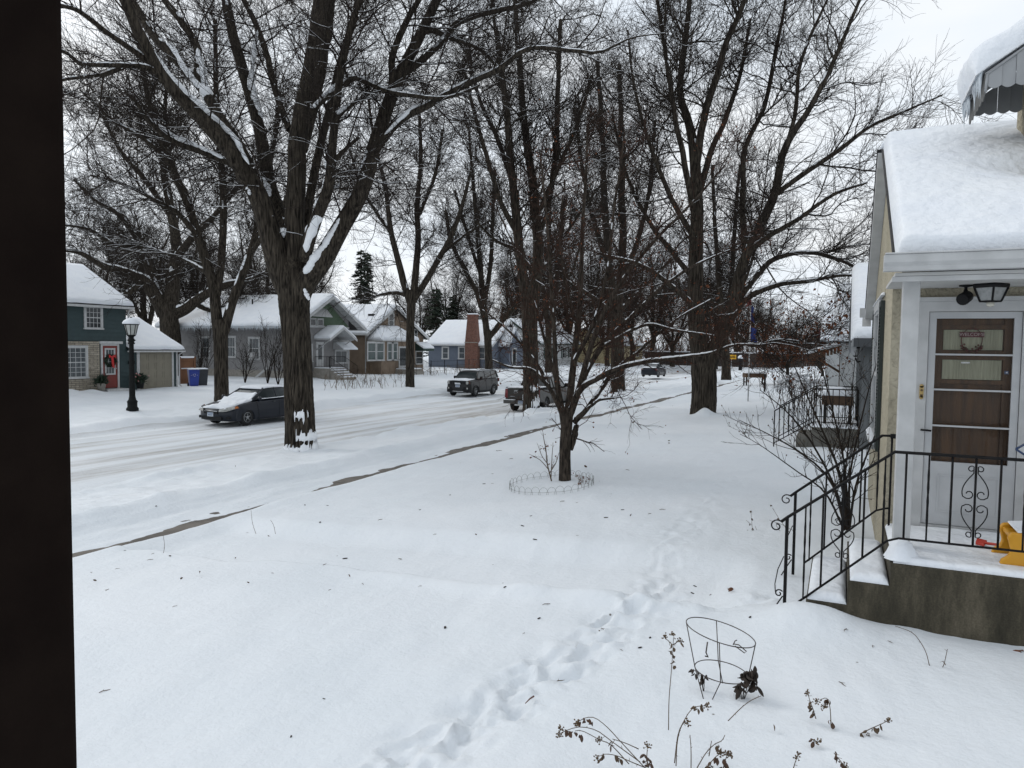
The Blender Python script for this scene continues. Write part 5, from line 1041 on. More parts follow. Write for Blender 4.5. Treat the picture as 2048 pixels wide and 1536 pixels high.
# wrought-iron railings
def scroll(mb, c, r, a0, turns, sgn, plane=(X_, Z_), th=.006):
    u, v = plane; pts = []
    for k in range(22):
        f = k / 21; a = a0 + sgn * turns * 2 * math.pi * f; rr = r * (1 - .72 * f); pts.append(np.asarray(c) + np.asarray(u) * rr * math.cos(a) + np.asarray(v) * rr * math.sin(a))
    mb.tube(pts, th, 6)
def baluster(p, q, twisted):
    mb = MB(); p = np.asarray(p, float); q = np.asarray(q, float); K = 14
    if twisted: mb.tube([p + (q - p) * k / 13 for k in range(K)], [.0075 + (.0035 * abs(math.sin(k * 1.35)) if 2 < k < 11 else 0) for k in range(K)], 6)
    else: mb.tube([p, q], .0085, 4)
    return mb
def heart(p, h, w):
    """four S-scrolls either side of a baluster centred at p"""
    mb = MB(); p = np.asarray(p, float)
    for sx in (-1, 1):
        for sz in (-1, 1):
            pts = []
            for k in range(40):
                f = k / 39
                if f < .3: a = math.pi * (1.6 * (f / .3)); r = .014 + .016 * (1 - f / .3) * 0 + .012 * f / .3; x = .030 + r * math.cos(math.pi * .2 + a + math.pi); z = h * .46 - .0 + r * math.sin(math.pi * .2 + a + math.pi)
                elif f < .72: g = (f - .3) / .42; x = .012 + (w - .012) * math.sin(g * math.pi * .62) ; z = h * .46 - .03 - g * (h * .34)
                else: g = (f - .72) / .28; r = (w * .48) * (1 - .62 * g); a = -.1 - g * 2 * math.pi * .95; x = w * .50 + r * math.cos(a); z = h * .105 + r * math.sin(a)
                pts.append(p + X_ * sx * x + Z_ * sz * z)
            mb.tube(pts, .0045, 5)
    return mb
def railing(name, label, yr, right):
    R = thing(name, label, 'railing', (-.40, yr, .1), 0)
    z1 = 1.47; xs = .41 if right else .37
    f = MB(); top = [(-.44, yr, .80), (-.39, yr, .845), (xs, yr, z1)] + ([(3.6, yr, z1)] if right else [(.47, yr, z1 + .003), (.49, yr, z1 + .003)])
    f.tube(top, .013, 6)
    f.tube([(-.29, yr, .11 if right else .13), (xs - .03, yr, .735), (xs + .05, yr, .765)] + ([(3.6, yr, .765)] if right else [(xs + .09, yr, .77)]), .0095, 6)
    scroll(f, (-.475, yr, .76), .055, .9, 1.15, 1)
    f.build('handrail', IRON, R)
    MB().box(-.405, yr - .013, .0, -.378, yr + .013, .835).build('newel_post', IRON, R)
    if not right: MB().bar((.455, yr, .60), (.455, yr, 1.46), .011, n=6).box(.44, yr - .03, 1.45, .50, yr + .03, 1.49).build('wall_post', IRON, R)
    xsb = [-.245, -.11, .045, .20, .345] + ([.495, .655, .815, .975, 1.14, 1.30, 1.46, 1.62, 1.78, 1.94] if right else [])
    for i, x in enumerate(xsb):
        zt = np.interp(x, [-.39, xs, 4], [.845, z1, z1]) - .008; zb = np.interp(x, [-.29, xs - .03, xs + .05, 4], [.11, .735, .765, .765]) + .004
        BL = baluster((x, yr, zb), (x, yr, zt), i % 2 == 0 and i not in (2, 8)).build('baluster', IRON, R)
        if i in (2, 8): heart((x, yr, (zb + zt) / 2), .56 if i == 8 else .50, .088).build('scroll_ornament', IRON, BL)
    lo = MB(); scroll(lo, (-.44, yr, .17), .035, .6, 1.1, 1); lo.tube([(-.41, yr, .50), (-.455, yr, .38), (-.475, yr, .25), (-.47, yr, .18)], .0045, 5); lo.tube([(-.41, yr, .15), (-.46, yr, .06), (-.53, yr, -.08)], .006, 5); lo.build('lower_scroll', IRON, R)
    return R
railing('stair_railing', 'black wrought-iron railing with heart scrolls along the near edge of the stoop', 6.62, True)
railing('stair_railing', 'black wrought-iron handrail on the far side of the steps, fixed to the stucco corner', 7.82, False)

# toys on the stoop
ty = thing('toy_slide', 'bright yellow plastic toy slide standing in the snow on the stoop', 'toy', (1.30, 6.83, .6))
prof = [(x, .6 + (z - .6) * .74) for x, z in [(1.19, .60), (1.20, .655), (1.245, .70), (1.262, .76), (1.248, .84), (1.235, .90), (1.262, .955), (1.33, .965), (1.42, .95), (1.9, 1.1), (2.2, 1.12), (2.2, .60), (1.62, .60), (1.5, .64), (1.38, .60)]]
YEL = mat('yellow_plastic', (0.62, 0.30, 0.010), (0.54, 0.25, 0.008), 4, .38)
MB().prism([(x, 6.80, z) for x, z in prof], (0, .05, 0)).build('side_panel', YEL, ty, .012); MB().prism([(x, 7.15, z) for x, z in prof], (0, .05, 0)).build('side_panel', YEL, ty, .012)
MB().prism([(1.26, 6.852, .84), (1.40, 6.852, .82), (2.2, 6.852, .95), (2.2, 6.852, .90), (1.40, 6.852, .78), (1.26, 6.852, .80)], (0, .296, 0)).build('chute', YEL, ty, .008)
snow_patch('snow', ty, (1.30, 6.80, .868), (2.2, 6.80, .972), (2.2, 7.2, .972), (1.30, 7.2, .868), .012, .05, (1, 0, 1, 1), 3, m=SNOW)
rt = thing('toy_shovel', 'small red plastic toy half buried in the stoop snow beside the yellow slide', 'toy', (1.16, 7.3, .62))
RED = mat('red_plastic', (0.42, 0.035, 0.02), (0.36, 0.03, 0.018), 9, .45)
MB().prism([(1.10, 7.34, .615), (1.16, 7.30, .615), (1.19, 7.36, .635), (1.12, 7.40, .64)], (0, 0, .025)).build('blade', RED, rt, .004); MB().tube([(1.17, 7.33, .64), (1.27, 7.27, .65), (1.30, 7.255, .65)], [.012, .012, .018], 8).build('handle', RED, rt)
hb = thing('toy_hoop', 'white toy backboard with a dark blue rim at the right end of the stoop', 'toy', (1.5, 7.25, .6))
bpts = [(1.335, 1.485), (1.43, 1.555), (1.62, 1.56), (1.75, 1.49), (1.72, 1.40), (1.43, 1.42)]
MB().prism([(x, 7.20, z) for x, z in bpts], (0, .035, 0)).build('backboard', WHITE, hb); MB().tube([(x, 7.205, z) for x, z in bpts + bpts[:1]], .010, 8).build('rim', mat('blue_plastic', (0.012, 0.035, 0.10), rough=.4), hb)
MB().box(1.53, 7.236, .60, 1.60, 7.28, 1.52).box(1.36, 7.18, .58, 1.76, 7.36, .68).build('stand', mat('blue_plastic', (0.012, 0.035, 0.10)), hb)

# ---------------------------------------------------------------- houses across the street
TEAL = mat('teal_siding', (0.031, 0.055, 0.058), (0.026, 0.046, 0.049), 5, .7); GREYS = mat('grey_siding', (0.24, 0.235, 0.235), (0.20, 0.195, 0.195), 3, .8)
TANST = stucco_material('tan_stucco', (0.185, 0.140, 0.105), (0.235, 0.180, 0.135), 14, .8); BLUES = mat('blue_siding', (0.115, 0.138, 0.178), (0.10, 0.12, 0.155), 4, .7)
WHITES = mat('white_siding', (0.42, 0.43, 0.43), (0.36, 0.37, 0.37), 3, .7); YELS = mat('yellow_siding', (0.44, 0.37, 0.22), (0.38, 0.32, 0.19), 3, .8)
def masonry(name, c1, c2, mortar, w, h, bump=.6, msize=.012):
    m = bpy.data.materials.new(name); m.use_nodes = True; t, b = nodes_of(m); L = t.links.new; N = t.nodes.new; b.inputs['Roughness'].default_value = .95
    tc = N('ShaderNodeTexCoord'); sx = N('ShaderNodeSeparateXYZ'); ad = N('ShaderNodeMath'); cx = N('ShaderNodeCombineXYZ'); br = N('ShaderNodeTexBrick')
    br.inputs['Color1'].default_value = (*c1, 1); br.inputs['Color2'].default_value = (*c2, 1); br.inputs['Mortar'].default_value = (*mortar, 1); br.inputs['Scale'].default_value = 1
    br.inputs['Brick Width'].default_value = w; br.inputs['Row Height'].default_value = h; br.inputs['Mortar Size'].default_value = msize; br.inputs['Bias'].default_value = -.1
    nz = N('ShaderNodeTexNoise'); nz.inputs['Scale'].default_value = 5; mx = N('ShaderNodeMix'); mx.data_type = 'RGBA'; mx.blend_type = 'MULTIPLY'; mx.inputs[0].default_value = .7
    rp = N('ShaderNodeValToRGB'); rp.color_ramp.elements[0].position = .3; rp.color_ramp.elements[0].color = (.5, .48, .46, 1); rp.color_ramp.elements[1].position = .65
    L(tc.outputs['Object'], sx.inputs[0]); L(sx.outputs[0], ad.inputs[0]); L(sx.outputs[1], ad.inputs[1]); L(ad.outputs[0], cx.inputs[0]); L(sx.outputs[2], cx.inputs[1]); L(cx.outputs[0], br.inputs['Vector'])
    L(tc.outputs['Object'], nz.inputs['Vector']); L(nz.outputs['Fac'], rp.inputs[0]); L(br.outputs[0], mx.inputs[6]); L(rp.outputs[0], mx.inputs[7]); L(mx.outputs[2], b.inputs['Base Color'])
    bp = N('ShaderNodeBump'); bp.inputs['Strength'].default_value = bump; bp.inputs['Distance'].default_value = .03; bp.invert = True; L(br.outputs['Fac'], bp.inputs['Height']); L(bp.outputs[0], b.inputs['Normal'])
    return m
STONE = masonry('ledge_stone', (0.42, 0.38, 0.31), (0.30, 0.265, 0.21), (0.13, 0.115, 0.095), .42, .105); BRICK = masonry('red_brick', (0.20, 0.062, 0.036), (0.15, 0.048, 0.030), (0.19, 0.155, 0.13), .23, .078)
DARKIN = mat('dark_interior', (0.012, 0.012, 0.013), (0.018, 0.018, 0.019))
RN = np.random.default_rng(9)

# A: teal two-storey house with attached garage
A = thing('teal_house', 'teal two-storey house with a stone ground floor, red front door and attached beige garage', 'house', (-40, 26, -.4))
AX = -36.5
w_ = MB(); w_.box(-44, 20.5, -.6, AX - .02, 28.0, 4.2)
w_.prism([(-44, 28.0, 4.2), (-40.3, 28.0, 6.35), (AX - .02, 28.0, 4.2)], (0, -7.5, 0)); w_.box(-43.5, 28.0, -.6, AX - .02, 31.3, 1.80); w_.prism([(-43.5, 31.3, 1.8), (-40.0, 31.3, 3.5), (AX - .02, 31.3, 1.8)], (0, -3.3, 0))
w_.build('wall', TEAL, A)
sdg = MB(); clapboards(sdg, (AX - .02, 20.5, 0), Y_, X_, 7.5, 2.26, 4.10, .24, .03); clapboards(sdg, (AX - .02, 27.6, 0), Y_, X_, 1.15, -.45, 1.72, .24, .03); clapboards(sdg, (AX - .02, 31.08, 0), Y_, X_, .22, -.45, 1.72, .24, .03)
clapboards(sdg, (-43.5, 31.3, 0), X_, Y_, 6.9, -.45, 1.75, .24, .03); sdg.build('siding', TEAL, A)
MB().box(AX - .02, 20.5, -.6, AX + .10, 26.30, 2.22).build('stone_veneer', STONE, A)
gable_roof(A, 'y', 20.0, 28.25, -44.4, AX + .32, 4.12, 4.16, -40.3, 6.42, .07, .20, seed=21)
gable_roof(A, 'y', 28.02, 31.65, -43.8, AX + .34, 1.70, 1.74, -40.0, 3.50, .06, .19, seed=22)
t2 = MB(); t2.box(AX + .16, 20.0, 4.03, AX + .36, 28.28, 4.15); t2.box(AX + .20, 27.9, 1.64, AX + .38, 31.68, 1.73); t2.box(AX + .0, 20.5, 4.10, AX + .06, 28.02, 4.21)
t2.box(AX, 28.62, -.5, AX + .05, 28.80, 1.66); t2.box(AX, 30.98, -.5, AX + .05, 31.10, 1.66); t2.box(AX, 28.62, 1.66, AX + .05, 31.12, 1.75); t2.box(AX + .02, 31.28, -.5, AX + .06, 31.38, 1.7)
t2.box(AX + .0, 26.30, 2.10, AX + .16, 27.66, 2.24)
t2.build('trim', WHITE, A)
dpi = MB(); dpi.tube([(AX + .28, 28.10, 4.05), (AX + .10, 28.08, 3.85), (AX + .08, 28.08, 2.05), (AX + .16, 28.08, 1.95)], .045, 6); dpi.tube([(AX + .30, 31.55, 1.64), (AX + .10, 31.45, 1.48), (AX + .09, 31.45, -.3), (AX + .22, 31.5, -.42)], .045, 6); dpi.build('downspout', WHITE, A)
GD = mat('beige_garage_door', (0.225, 0.205, 0.155), (0.20, 0.18, 0.138), 2, .6); gd = MB()
gd.box(AX - .019, 28.80, -.5, AX + .012, 30.98, 1.66)
for r in range(4):
    for c in range(4):
        y0 = 28.86 + c * .53; z0 = -.42 + r * .52
        gd.box(AX + .012, y0, z0, AX + .026, y0 + .46, z0 + .05); gd.box(AX + .012, y0, z0 + .37, AX + .026, y0 + .46, z0 + .42); gd.box(AX + .012, y0, z0 + .05, AX + .026, y0 + .05, z0 + .37); gd.box(AX + .012, y0 + .41, z0 + .05, AX + .026, y0 + .46, z0 + .37)
gd.build('garage_door', GD, A)
window(A, (AX + .012, 26.05, 3.49), Y_, X_, .86, 1.10, 4, 2, True, .10)
window(A, (AX + .10, 24.95, 1.12), Y_, X_, 1.15, 1.55, 4, 3, True, .10, GLASSC)
DR = mat('red_door_paint', (0.19, 0.022, 0.014), (0.16, 0.018, 0.012), 3, .4)
d = MB(); d.box(AX, 26.50, -.30, AX + .05, 27.38, 2.0); d.box(AX + .05, 26.66, -.15, AX + .065, 27.22, .30); DD = d.build('front_door', DR, A)
f = MB(); f.box(AX, 26.40, -.34, AX + .10, 26.50, 2.09); f.box(AX, 27.38, -.34, AX + .10, 27.48, 2.09); f.box(AX, 26.50, 2.0, AX + .10, 27.38, 2.09); f.box(AX - .0, 26.30, -.5, AX + .7, 27.6, -.34); f.build('door_frame', WHITE, A)
window(DD, (AX + .05, 26.94, 1.13), Y_, X_, .52, 1.36, 3, 4, False, .05, GLASSC, sill=False, proud=.035)
MB().lathe((AX + .08, 27.30, .75), [(.03, -.03), (.03, .03)], 10).build('handle', ALLOY, DD)
mbx = MB(); mbx.box(AX + .03, 28.08, .98, AX + .14, 28.42, 1.16).bar((AX + .1, 28.2, 1.55), (AX + .1, 28.2, 1.75), .06); mbx.build('letter_box', BLACKP, A)
text_mesh('house_number', '11', .17, (AX + .034, 28.2, 1.34), Y_, Z_, WHITE, A)
# wreath and planters at the door
wt_ = thing('door_wreath', 'round evergreen wreath with a red bow hanging on the red front door', 'wreath', (AX + .08, 26.92, 1.18))
def needles(name, ctrs, rad, n, ln, m, parent, seed, flat=None, up=0.0):
    r = np.random.default_rng(seed); c = np.asarray(ctrs, float)[r.integers(0, len(ctrs), n)] + r.normal(0, rad, (n, 3)); dd = unit(r.normal(size=(n, 3)) + [0, 0, up]) * ln * r.uniform(.6, 1.2, (n, 1)); sw = unit(np.cross(dd, r.normal(size=(n, 3)))) * ln * .16
    return np_mesh(name, np.stack([c - sw, c + sw, c + dd + sw * .3, c + dd - sw * .3], 1).reshape(-1, 3), np.arange(4 * n).reshape(-1, 4), None, m, parent, False)
GREEN = mat('evergreen', (0.012, 0.026, 0.015), (0.022, 0.040, 0.022), 8, .7)
needles('greenery', [(AX + .10, 26.92 + .27 * math.cos(a), 1.18 + .27 * math.sin(a)) for a in np.linspace(0, 6.28, 30)], .035, 900, .11, GREEN, wt_, 1)
bw = MB(); bw.prism([(AX + .16, 26.95, 1.42), (AX + .16, 27.16, 1.52), (AX + .16, 27.20, 1.34)], (.04, 0, 0)); bw.prism([(AX + .16, 26.97, 1.40), (AX + .16, 26.80, 1.52), (AX + .16, 26.80, 1.34)], (.04, 0, 0)); bw.prism([(AX + .165, 26.92, 1.42), (AX + .165, 27.05, 1.42), (AX + .165, 27.12, .78), (AX + .165, 26.98, .82)], (.03, 0, 0)); bw.build('bow', mat('red_ribbon', (0.50, 0.012, 0.012), (0.42, 0.01, 0.01), 6, .5), wt_)
for (yy, lb, red) in ((26.05, 'planter of evergreen boughs standing left of the red front door', False), (28.40, 'planter of evergreen boughs with red and white berries beside the garage', True)):
    pl = thing('planter', lb, 'planter', (AX + .55, yy, -.38), 0, 'winter planters by the red door')
    MB().lathe((AX + .55, yy, -.40), [(.16, 0), (.22, .36), (.24, .38), (.20, .40)], 14).build('pot', CONC if not red else BLACKP, pl)
    needles('boughs', [(AX + .55, yy, .08)], .10, 420, .26, GREEN, pl, 4 + red, up=1.0)
    if red:
        b2_ = MB()
        for k in range(16): b2_.lathe((AX + .62 + RN.normal(0, .1), yy + RN.normal(0, .2), .22 + RN.normal(0, .10)), [(.01, -.04), (.045, 0), (.01, .04)], 7)
        b2_.build('berries', mat('red_berries', (0.40, 0.02, 0.02), (0.5, 0.4, 0.4), 20, .5), pl)

# B: grey bungalow with green gable
B_ = thing('grey_bungalow', 'long grey bungalow with icicles along its eave and a green front gable', 'house', (-42, 45.7, -.4))
BX, by0, by1, bym, bz0, bze, bzr = -37.0, 42.7, 48.7, 45.7, -.6, 3.42, 5.85
def bund(y): return bze + (bzr - bze) * (1 - abs(y - bym) / 4.3)
MB().prism([(BX, by0, bz0), (BX, by1, bz0), (BX, by1, bund(by1) - .02), (BX, bym, bzr - .02), (BX, by0, bund(by0) - .02)], (-13.2, 0, 0)).build('wall', GREYS, B_)
s_ = MB(); clapboards(s_, (-50.2, by0, 0), X_, -Y_, 13.2, .12, bund(by0) - .1, .20, .02); clapboards(s_, (BX, by0, 0), Y_, X_, 6.0, .12, 3.45, .20, .02); s_.build('siding', GREYS, B_)
MB().box(-50.2, by0 - .05, -.7, BX + .05, by1 + .03, .12).build('foundation', CONC, B_)
gable_roof(B_, 'x', -50.6, BX + .85, bym - 4.3, bym + 4.3, bze, bze, bym, bzr, .08, .24, seed=31, res=.25, lip=.08)
MB().prism([(BX, bym - 3.0, 3.62), (BX, bym + 3.0, 3.62), (BX, bym + 2.9, 3.70), (BX, bym, bzr - .1), (BX, bym - 2.9, 3.70)], (.03, 0, 0)).build('green_gable', mat('green_shingle', (0.090, 0.135, 0.085), (0.075, 0.112, 0.07), 6, .8, .4, 30), B_)
bt = MB()
for (ya, yb) in ((bym - 4.3, bym), (bym + 4.3, bym)):
    za, zb = bund(ya), bund(yb); bt.prism([(BX + .82, ya, za + .07), (BX + .82, yb, zb + .07), (BX + .82, yb, zb - .16), (BX + .82, ya, za - .16)], (.045, 0, 0))
bt.box(-50.5, bym - 4.36, bze - .08, BX + .8, bym - 4.30, bze + .07); bt.box(-50.5, bym + 4.30, bze - .08, BX + .8, bym + 4.36, bze + .07); bt.box(BX, by0 - .03, .12, BX + .06, by0 + .07, 3.4); bt.box(BX, by1 - .07, .12, BX + .06, by1 + .03, 3.4); bt.box(BX + .03, by0, 3.46, BX + .075, by1, 3.60)
bt.build('trim', WHITE, B_)
so = MB()
for k in range(12):
    for sg in (-1, 1):
        f0, f1 = k / 12, (k + .9) / 12; y0, y1 = bym + sg * 4.3 * f0, bym + sg * 4.3 * f1
        so.prism([(BX + .03, y0, bund(y0) - .012), (BX + .82, y0, bund(y0) - .012), (BX + .82, y1, bund(y1) - .012), (BX + .03, y1, bund(y1) - .012)], (0, 0, -.012 - .02 * (k % 2)))
so.build('soffit', WHITE, B_)
icicles(B_, (-50.4, bym - 4.38, bze + .06), (BX + .5, bym - 4.38, bze + .06), 300, (.15, .55), RN, .03)
for (px, py, ww, hh) in ((410, 695, .95, 1.55), (509, 697, .95, 1.55), (463, 694, .8, 1.5), (590, 690, .9, 1.5)): window(B_, tuple(on_y(px, py, by0) * [1, 0, 1] + [0, by0 - .012, 0]), X_, -Y_, ww, hh, 3, 1, True, .12, GLASSC)
ac = on_y(509, 710, by0); MB().box(ac[0] - .35, by0 - .42, ac[2] - .22, ac[0] + .35, by0 - .03, ac[2] + .22).build('air_conditioner', mat('ac_white', (0.42, 0.42, 0.42), (0.36, 0.36, 0.36)), B_, .02)
for (px, py) in ((431, 598, ), (505, 620)): q = on_y(px, py, bym - 1.6); MB().lathe((q[0], q[1], bund(q[1])), [(.06, 0), (.06, .75)], 8).build('vent_pipe', BLACKP, B_)
window(B_, (BX + .04, 44.25, 3.86), Y_, X_, .6, .5, 1, 1, False, .07); window(B_, (BX + .04, 45.1, 3.86), Y_, X_, .6, .5, 1, 1, False, .07)
def striped_awning(root, x, y0, y1, zt, zb, dep, stripes=9, snow=.0, side=True):
    m = MB()
    for k in range(stripes):
        f0, f1 = k / stripes, (k + .86) / stripes
        m.prism([(x + dep * f0, y0, zt + (zb - zt) * f0), (x + dep * f1, y0, zt + (zb - zt) * f1), (x + dep * f1, y0, zt + (zb - zt) * f1 - .03), (x + dep * f0, y0, zt + (zb - zt) * f0 - .03)], (0, y1 - y0, 0))
    if side:
        for yy in (y0, y1 - .02): m.prism([(x, yy, zt), (x + dep, yy, zb), (x, yy, zb)], (0, .02, 0))
    aw_ = m.build('awning', WHITE, root)
    if snow: snow_patch('snow', aw_, (x + dep, y0, zb), (x + dep, y1, zb), (x + dep * .25, y1, zt + (zb - zt) * .25), (x + dep * .25, y0, zt + (zb - zt) * .25), snow, .15, seed=int(y0))
    return aw_
striped_awning(B_, BX + .03, 43.6, 45.9, 4.95, 4.30, .6, 7, 0)
striped_awning(B_, BX + .03, 46.7, 48.6, 2.50, 1.78, 1.0, 8, .10)
window(B_, (BX + .012, 47.7, 1.18), Y_, X_, 1.4, .95, 2, 1, False, .10)
d = MB(); d.box(BX, 44.62, .38, BX + .05, 45.52, 2.36); DB_ = d.build('front_door', WHITE, B_); MB().add([(BX + .055, 44.85, 1.0), (BX + .055, 45.3, 1.0), (BX + .055, 45.3, 2.15), (BX + .055, 44.85, 2.15)], [(0, 1, 2, 3)]).build('pane', GLASSD, DB_)
window(B_, (BX + .012, 43.75, 1.5), Y_, X_, .7, 1.2)
# entrance canopy on braces
CA = MB(); cy, cz = 46.05, 3.50
CA.prism([(BX, cy - 1.65, 2.62), (BX, cy, cz), (BX, cy + 1.65, 2.62), (BX, cy + 1.65, 2.54), (BX, cy, cz - .10), (BX, cy - 1.65, 2.54)], (1.55, 0, 0))
for sg in (-1, 1): CA.prism([(BX + 1.552, cy + sg * 1.7, 2.60), (BX + 1.552, cy, cz + .04), (BX + 1.552, cy, cz - .16), (BX + 1.552, cy + sg * 1.7, 2.42)], (.05, 0, 0)); CA.bar((BX + .02, cy + sg * 1.35, 1.75), (BX + 1.45, cy + sg * 1.35, 2.62), .05, n=4)
CA.box(BX + .02, cy - 1.4, 2.50, BX + 1.45, cy - 1.28, 2.60); CA.box(BX + .02, cy + 1.28, 2.50, BX + 1.45, cy + 1.4, 2.60); CO = CA.build('entrance_canopy', WHITE, B_)
for sg in (-1, 1): snow_patch('snow', CO, (BX + .02, cy + sg * 1.65, 2.625), (BX + 1.58, cy + sg * 1.65, 2.625), (BX + 1.58, cy, cz + .005), (BX + .02, cy, cz + .005), .20, .12, (0, 1, 1, 0), 40 + sg)
stp = MB(); stp.box(BX + .05, 44.3, -.6, BX + 1.5, 46.3, .34)
for k in range(4): stp.box(BX + 1.5 + .3 * k, 44.5, -.6, BX + 1.8 + .3 * k, 46.1, .20 - .17 * k)
ST = stp.build('steps', CONC, B_)
snow_patch('snow', ST, (BX + .1, 44.32, .342), (BX + 1.5, 44.32, .342), (BX + 1.5, 46.28, .342), (BX + .1, 46.28, .342), .07, .15)
for k in range(4): snow_patch('snow', ST, (BX + 1.52 + .3 * k, 44.5, .202 - .17 * k), (BX + 1.79 + .3 * k, 44.5, .202 - .17 * k), (BX + 1.79 + .3 * k, 46.1, .202 - .17 * k), (BX + 1.52 + .3 * k, 46.1, .202 - .17 * k), .07, .1, seed=k)
def simple_rail(name, root, pts, hgt=.9, sp=.14, r=.018):
    m = MB(); P = np.asarray(pts, float); m.tube(P + [0, 0, hgt], r, 6); m.tube(P + [0, 0, .12], r * .8, 6)
    for a, b in zip(P[:-1], P[1:]):
        n = max(1, int(np.linalg.norm(b - a) / sp))
        for k in range(n + 1): q = a + (b - a) * k / n; m.bar(q + [0, 0, .0 if k in (0, n) else .1], q + [0, 0, hgt], r * (1 if k in (0, n) else .62), n=4)
    return m.build(name, IRON, root)
for yy in (44.42, 46.2): simple_rail('railing', B_, [(BX + .1, yy, .34), (BX + 1.5, yy, .34), (BX + 2.75, yy, -.36)])
simple_rail('railing', B_, [(BX + 1.46, 44.42, .34), (BX + 1.46, 44.6, .34)])

# C: tan stucco cottage with a hipped bay
C_ = thing('tan_cottage', 'tan stucco cottage with a white-trimmed front gable and a snow-covered window bay', 'house', (-42, 57, -.3))
CXF = -38.0
def cx(px, py): q = on_x(px, py, CXF); return q[1], q[2]
yl, yr_, ym_ = 52.4, 62.0, 56.6; zl, zr2, zp = 3.25, 3.0, 5.70
MB().prism([(CXF, yl, -.6), (CXF, yr_, -.6), (CXF, yr_, zr2), (CXF, ym_, zp - .04), (CXF, yl, zl)], (-12, 0, 0)).build('wall', TANST, C_)
gable_roof(C_, 'x', CXF - 12.4, CXF + .42, yl - .35, yr_ + .4, zl - .19, zr2 - .18, ym_, zp, .07, .22, seed=51, res=.25)
ct = MB()
for (ya, za, yb, zb) in ((yl - .35, zl - .19, ym_, zp), (yr_ + .4, zr2 - .18, ym_, zp)): ct.prism([(CXF + .40, ya, za + .06), (CXF + .40, yb, zb + .06), (CXF + .40, yb, zb - .20), (CXF + .40, ya, za - .18)], (.05, 0, 0))
ct.box(CXF - 12.3, yl - .42, zl - .26, CXF + .4, yl - .35, zl - .11); ct.tube([(CXF + .35, yl - .38, zl - .28), (CXF + .06, yl - .06, zl - .55), (CXF + .06, yl - .06, -.3)], .045, 6); ct.build('trim', WHITE, C_)
for (px, py) in ((744, 614), (702, 643)): q = on_y(px, py, 54.6); zz = zl + (zp - zl) * (q[1] - yl) / (ym_ - yl); MB().box(q[0] - .3, q[1] - .2, zz, q[0] + .3, q[1] + .2, zz + .42).build('roof_vent', BLACKP, C_)
a = cx(782, 641); window(C_, (CXF + .005, a[0], a[1]), Y_, X_, .72, 1.25, 1, 1, True, .12, GLASSD)
bay0, bay1 = cx(738, 700)[0], cx(818, 700)[0] - 1.0; BXF = CXF + 1.3
bm = MB(); bm.box(CXF, bay0, -.6, BXF, bay1, 2.62); bm.build('bay_wall', TANST, C_)
bz = 2.62; p_ = [(CXF + .01, bay0 - .25, bz), (BXF + .3, bay0 - .25, bz), (BXF + .3, bay1 + .25, bz), (CXF + .01, bay1 + .25, bz), (CXF + .01, bay0 + 1.1, 3.75), (CXF + .01, bay1 - 1.1, 3.75)]
rb = MB(); rb.add(p_, [(0, 1, 4), (1, 2, 5, 4), (2, 3, 5), (3, 0, 4, 5), (0, 3, 2, 1)]); rb.box(CXF + .02, bay0 - .27, bz - .12, BXF + .32, bay1 + .27, bz - .002); BR_ = rb.build('bay_roof', WHITE, C_)
snow_patch('snow', BR_, p_[1], p_[2], p_[5], p_[4], .24, .2, (1, 1, 1, 0), 55); snow_patch('snow', BR_, p_[0], p_[1], np.array(p_[4]) + [.02, 0, 0], p_[4], .22, .2, (0, 1, 1, 0), 56)
def bx(px, py): q = on_x(px, py, BXF); return q[1], q[2]
for (px, py, ww, hh, c) in ((743, 703, 1.1, 1.45, 1), (760, 703, 1.0, 1.45, 1), (780, 703, .75, 1.45, 1), (789, 703, .75, 1.45, 1)): a = bx(px, py); window(C_, (BXF + .005, a[0], a[1]), Y_, X_, ww, hh, 1, 1, True, .12, mat('greenish_window', (0.055, 0.085, 0.082), (0.03, 0.045, 0.045), 2, .1))
a0, a1 = bx(797, 693), bx(811, 738); d = MB(); d.box(BXF, a0[0], .05, BXF + .05, a1[0] + .1, 2.05); DC = d.build('front_door', WHITE, C_); MB().add([(BXF + .056, a0[0] + .15, .3), (BXF + .056, a1[0] - .05, .3), (BXF + .056, a1[0] - .05, 1.9), (BXF + .056, a0[0] + .15, 1.9)], [(0, 1, 2, 3)]).build('pane', GLASSD, DC)
st_ = MB(); st_.box(BXF, a0[0] - .5, -.6, BXF + 1.3, a1[0] + .8, .0); st_.box(BXF + 1.3, a0[0] - .1, -.6, BXF + 1.65, a1[0] + .5, -.2); SC_ = st_.build('steps', CONC, C_); snow_patch('snow', SC_, (BXF + .05, a0[0] - .5, .002), (BXF + 1.3, a0[0] - .5, .002), (BXF + 1.3, a1[0] + .8, .002), (BXF + .05, a1[0] + .8, .002), .08, .2)
simple_rail('railing', C_, [(BXF + .05, a0[0] - .45, .0), (BXF + 1.25, a0[0] - .45, .0), (BXF + 2.2, a0[0] - .45, -.45)]); simple_rail('railing', C_, [(BXF + .05, a1[0] + .75, .0), (BXF + 1.25, a1[0] + .75, .0), (BXF + 2.2, a1[0] + .75, -.45)])
q0, q1 = cx(829, 690), cx(851, 700); GA = mat('green_awning', (0.020, 0.045, 0.036), (0.016, 0.036, 0.03), 4, .7)
aw2 = MB(); aw2.prism([(CXF, q0[0], 2.45), (CXF + 1.0, q0[0], 1.85), (CXF + 1.0, q0[0], 1.62), (CXF, q0[0], 1.62)], (0, q1[0] - q0[0], 0)); AG = aw2.build('awning', GA, C_); snow_patch('snow', AG, (CXF + 1.02, q0[0], 1.86), (CXF + 1.02, q1[0], 1.86), (CXF + .1, q1[0], 2.40), (CXF + .1, q0[0], 2.40), .17, .15)
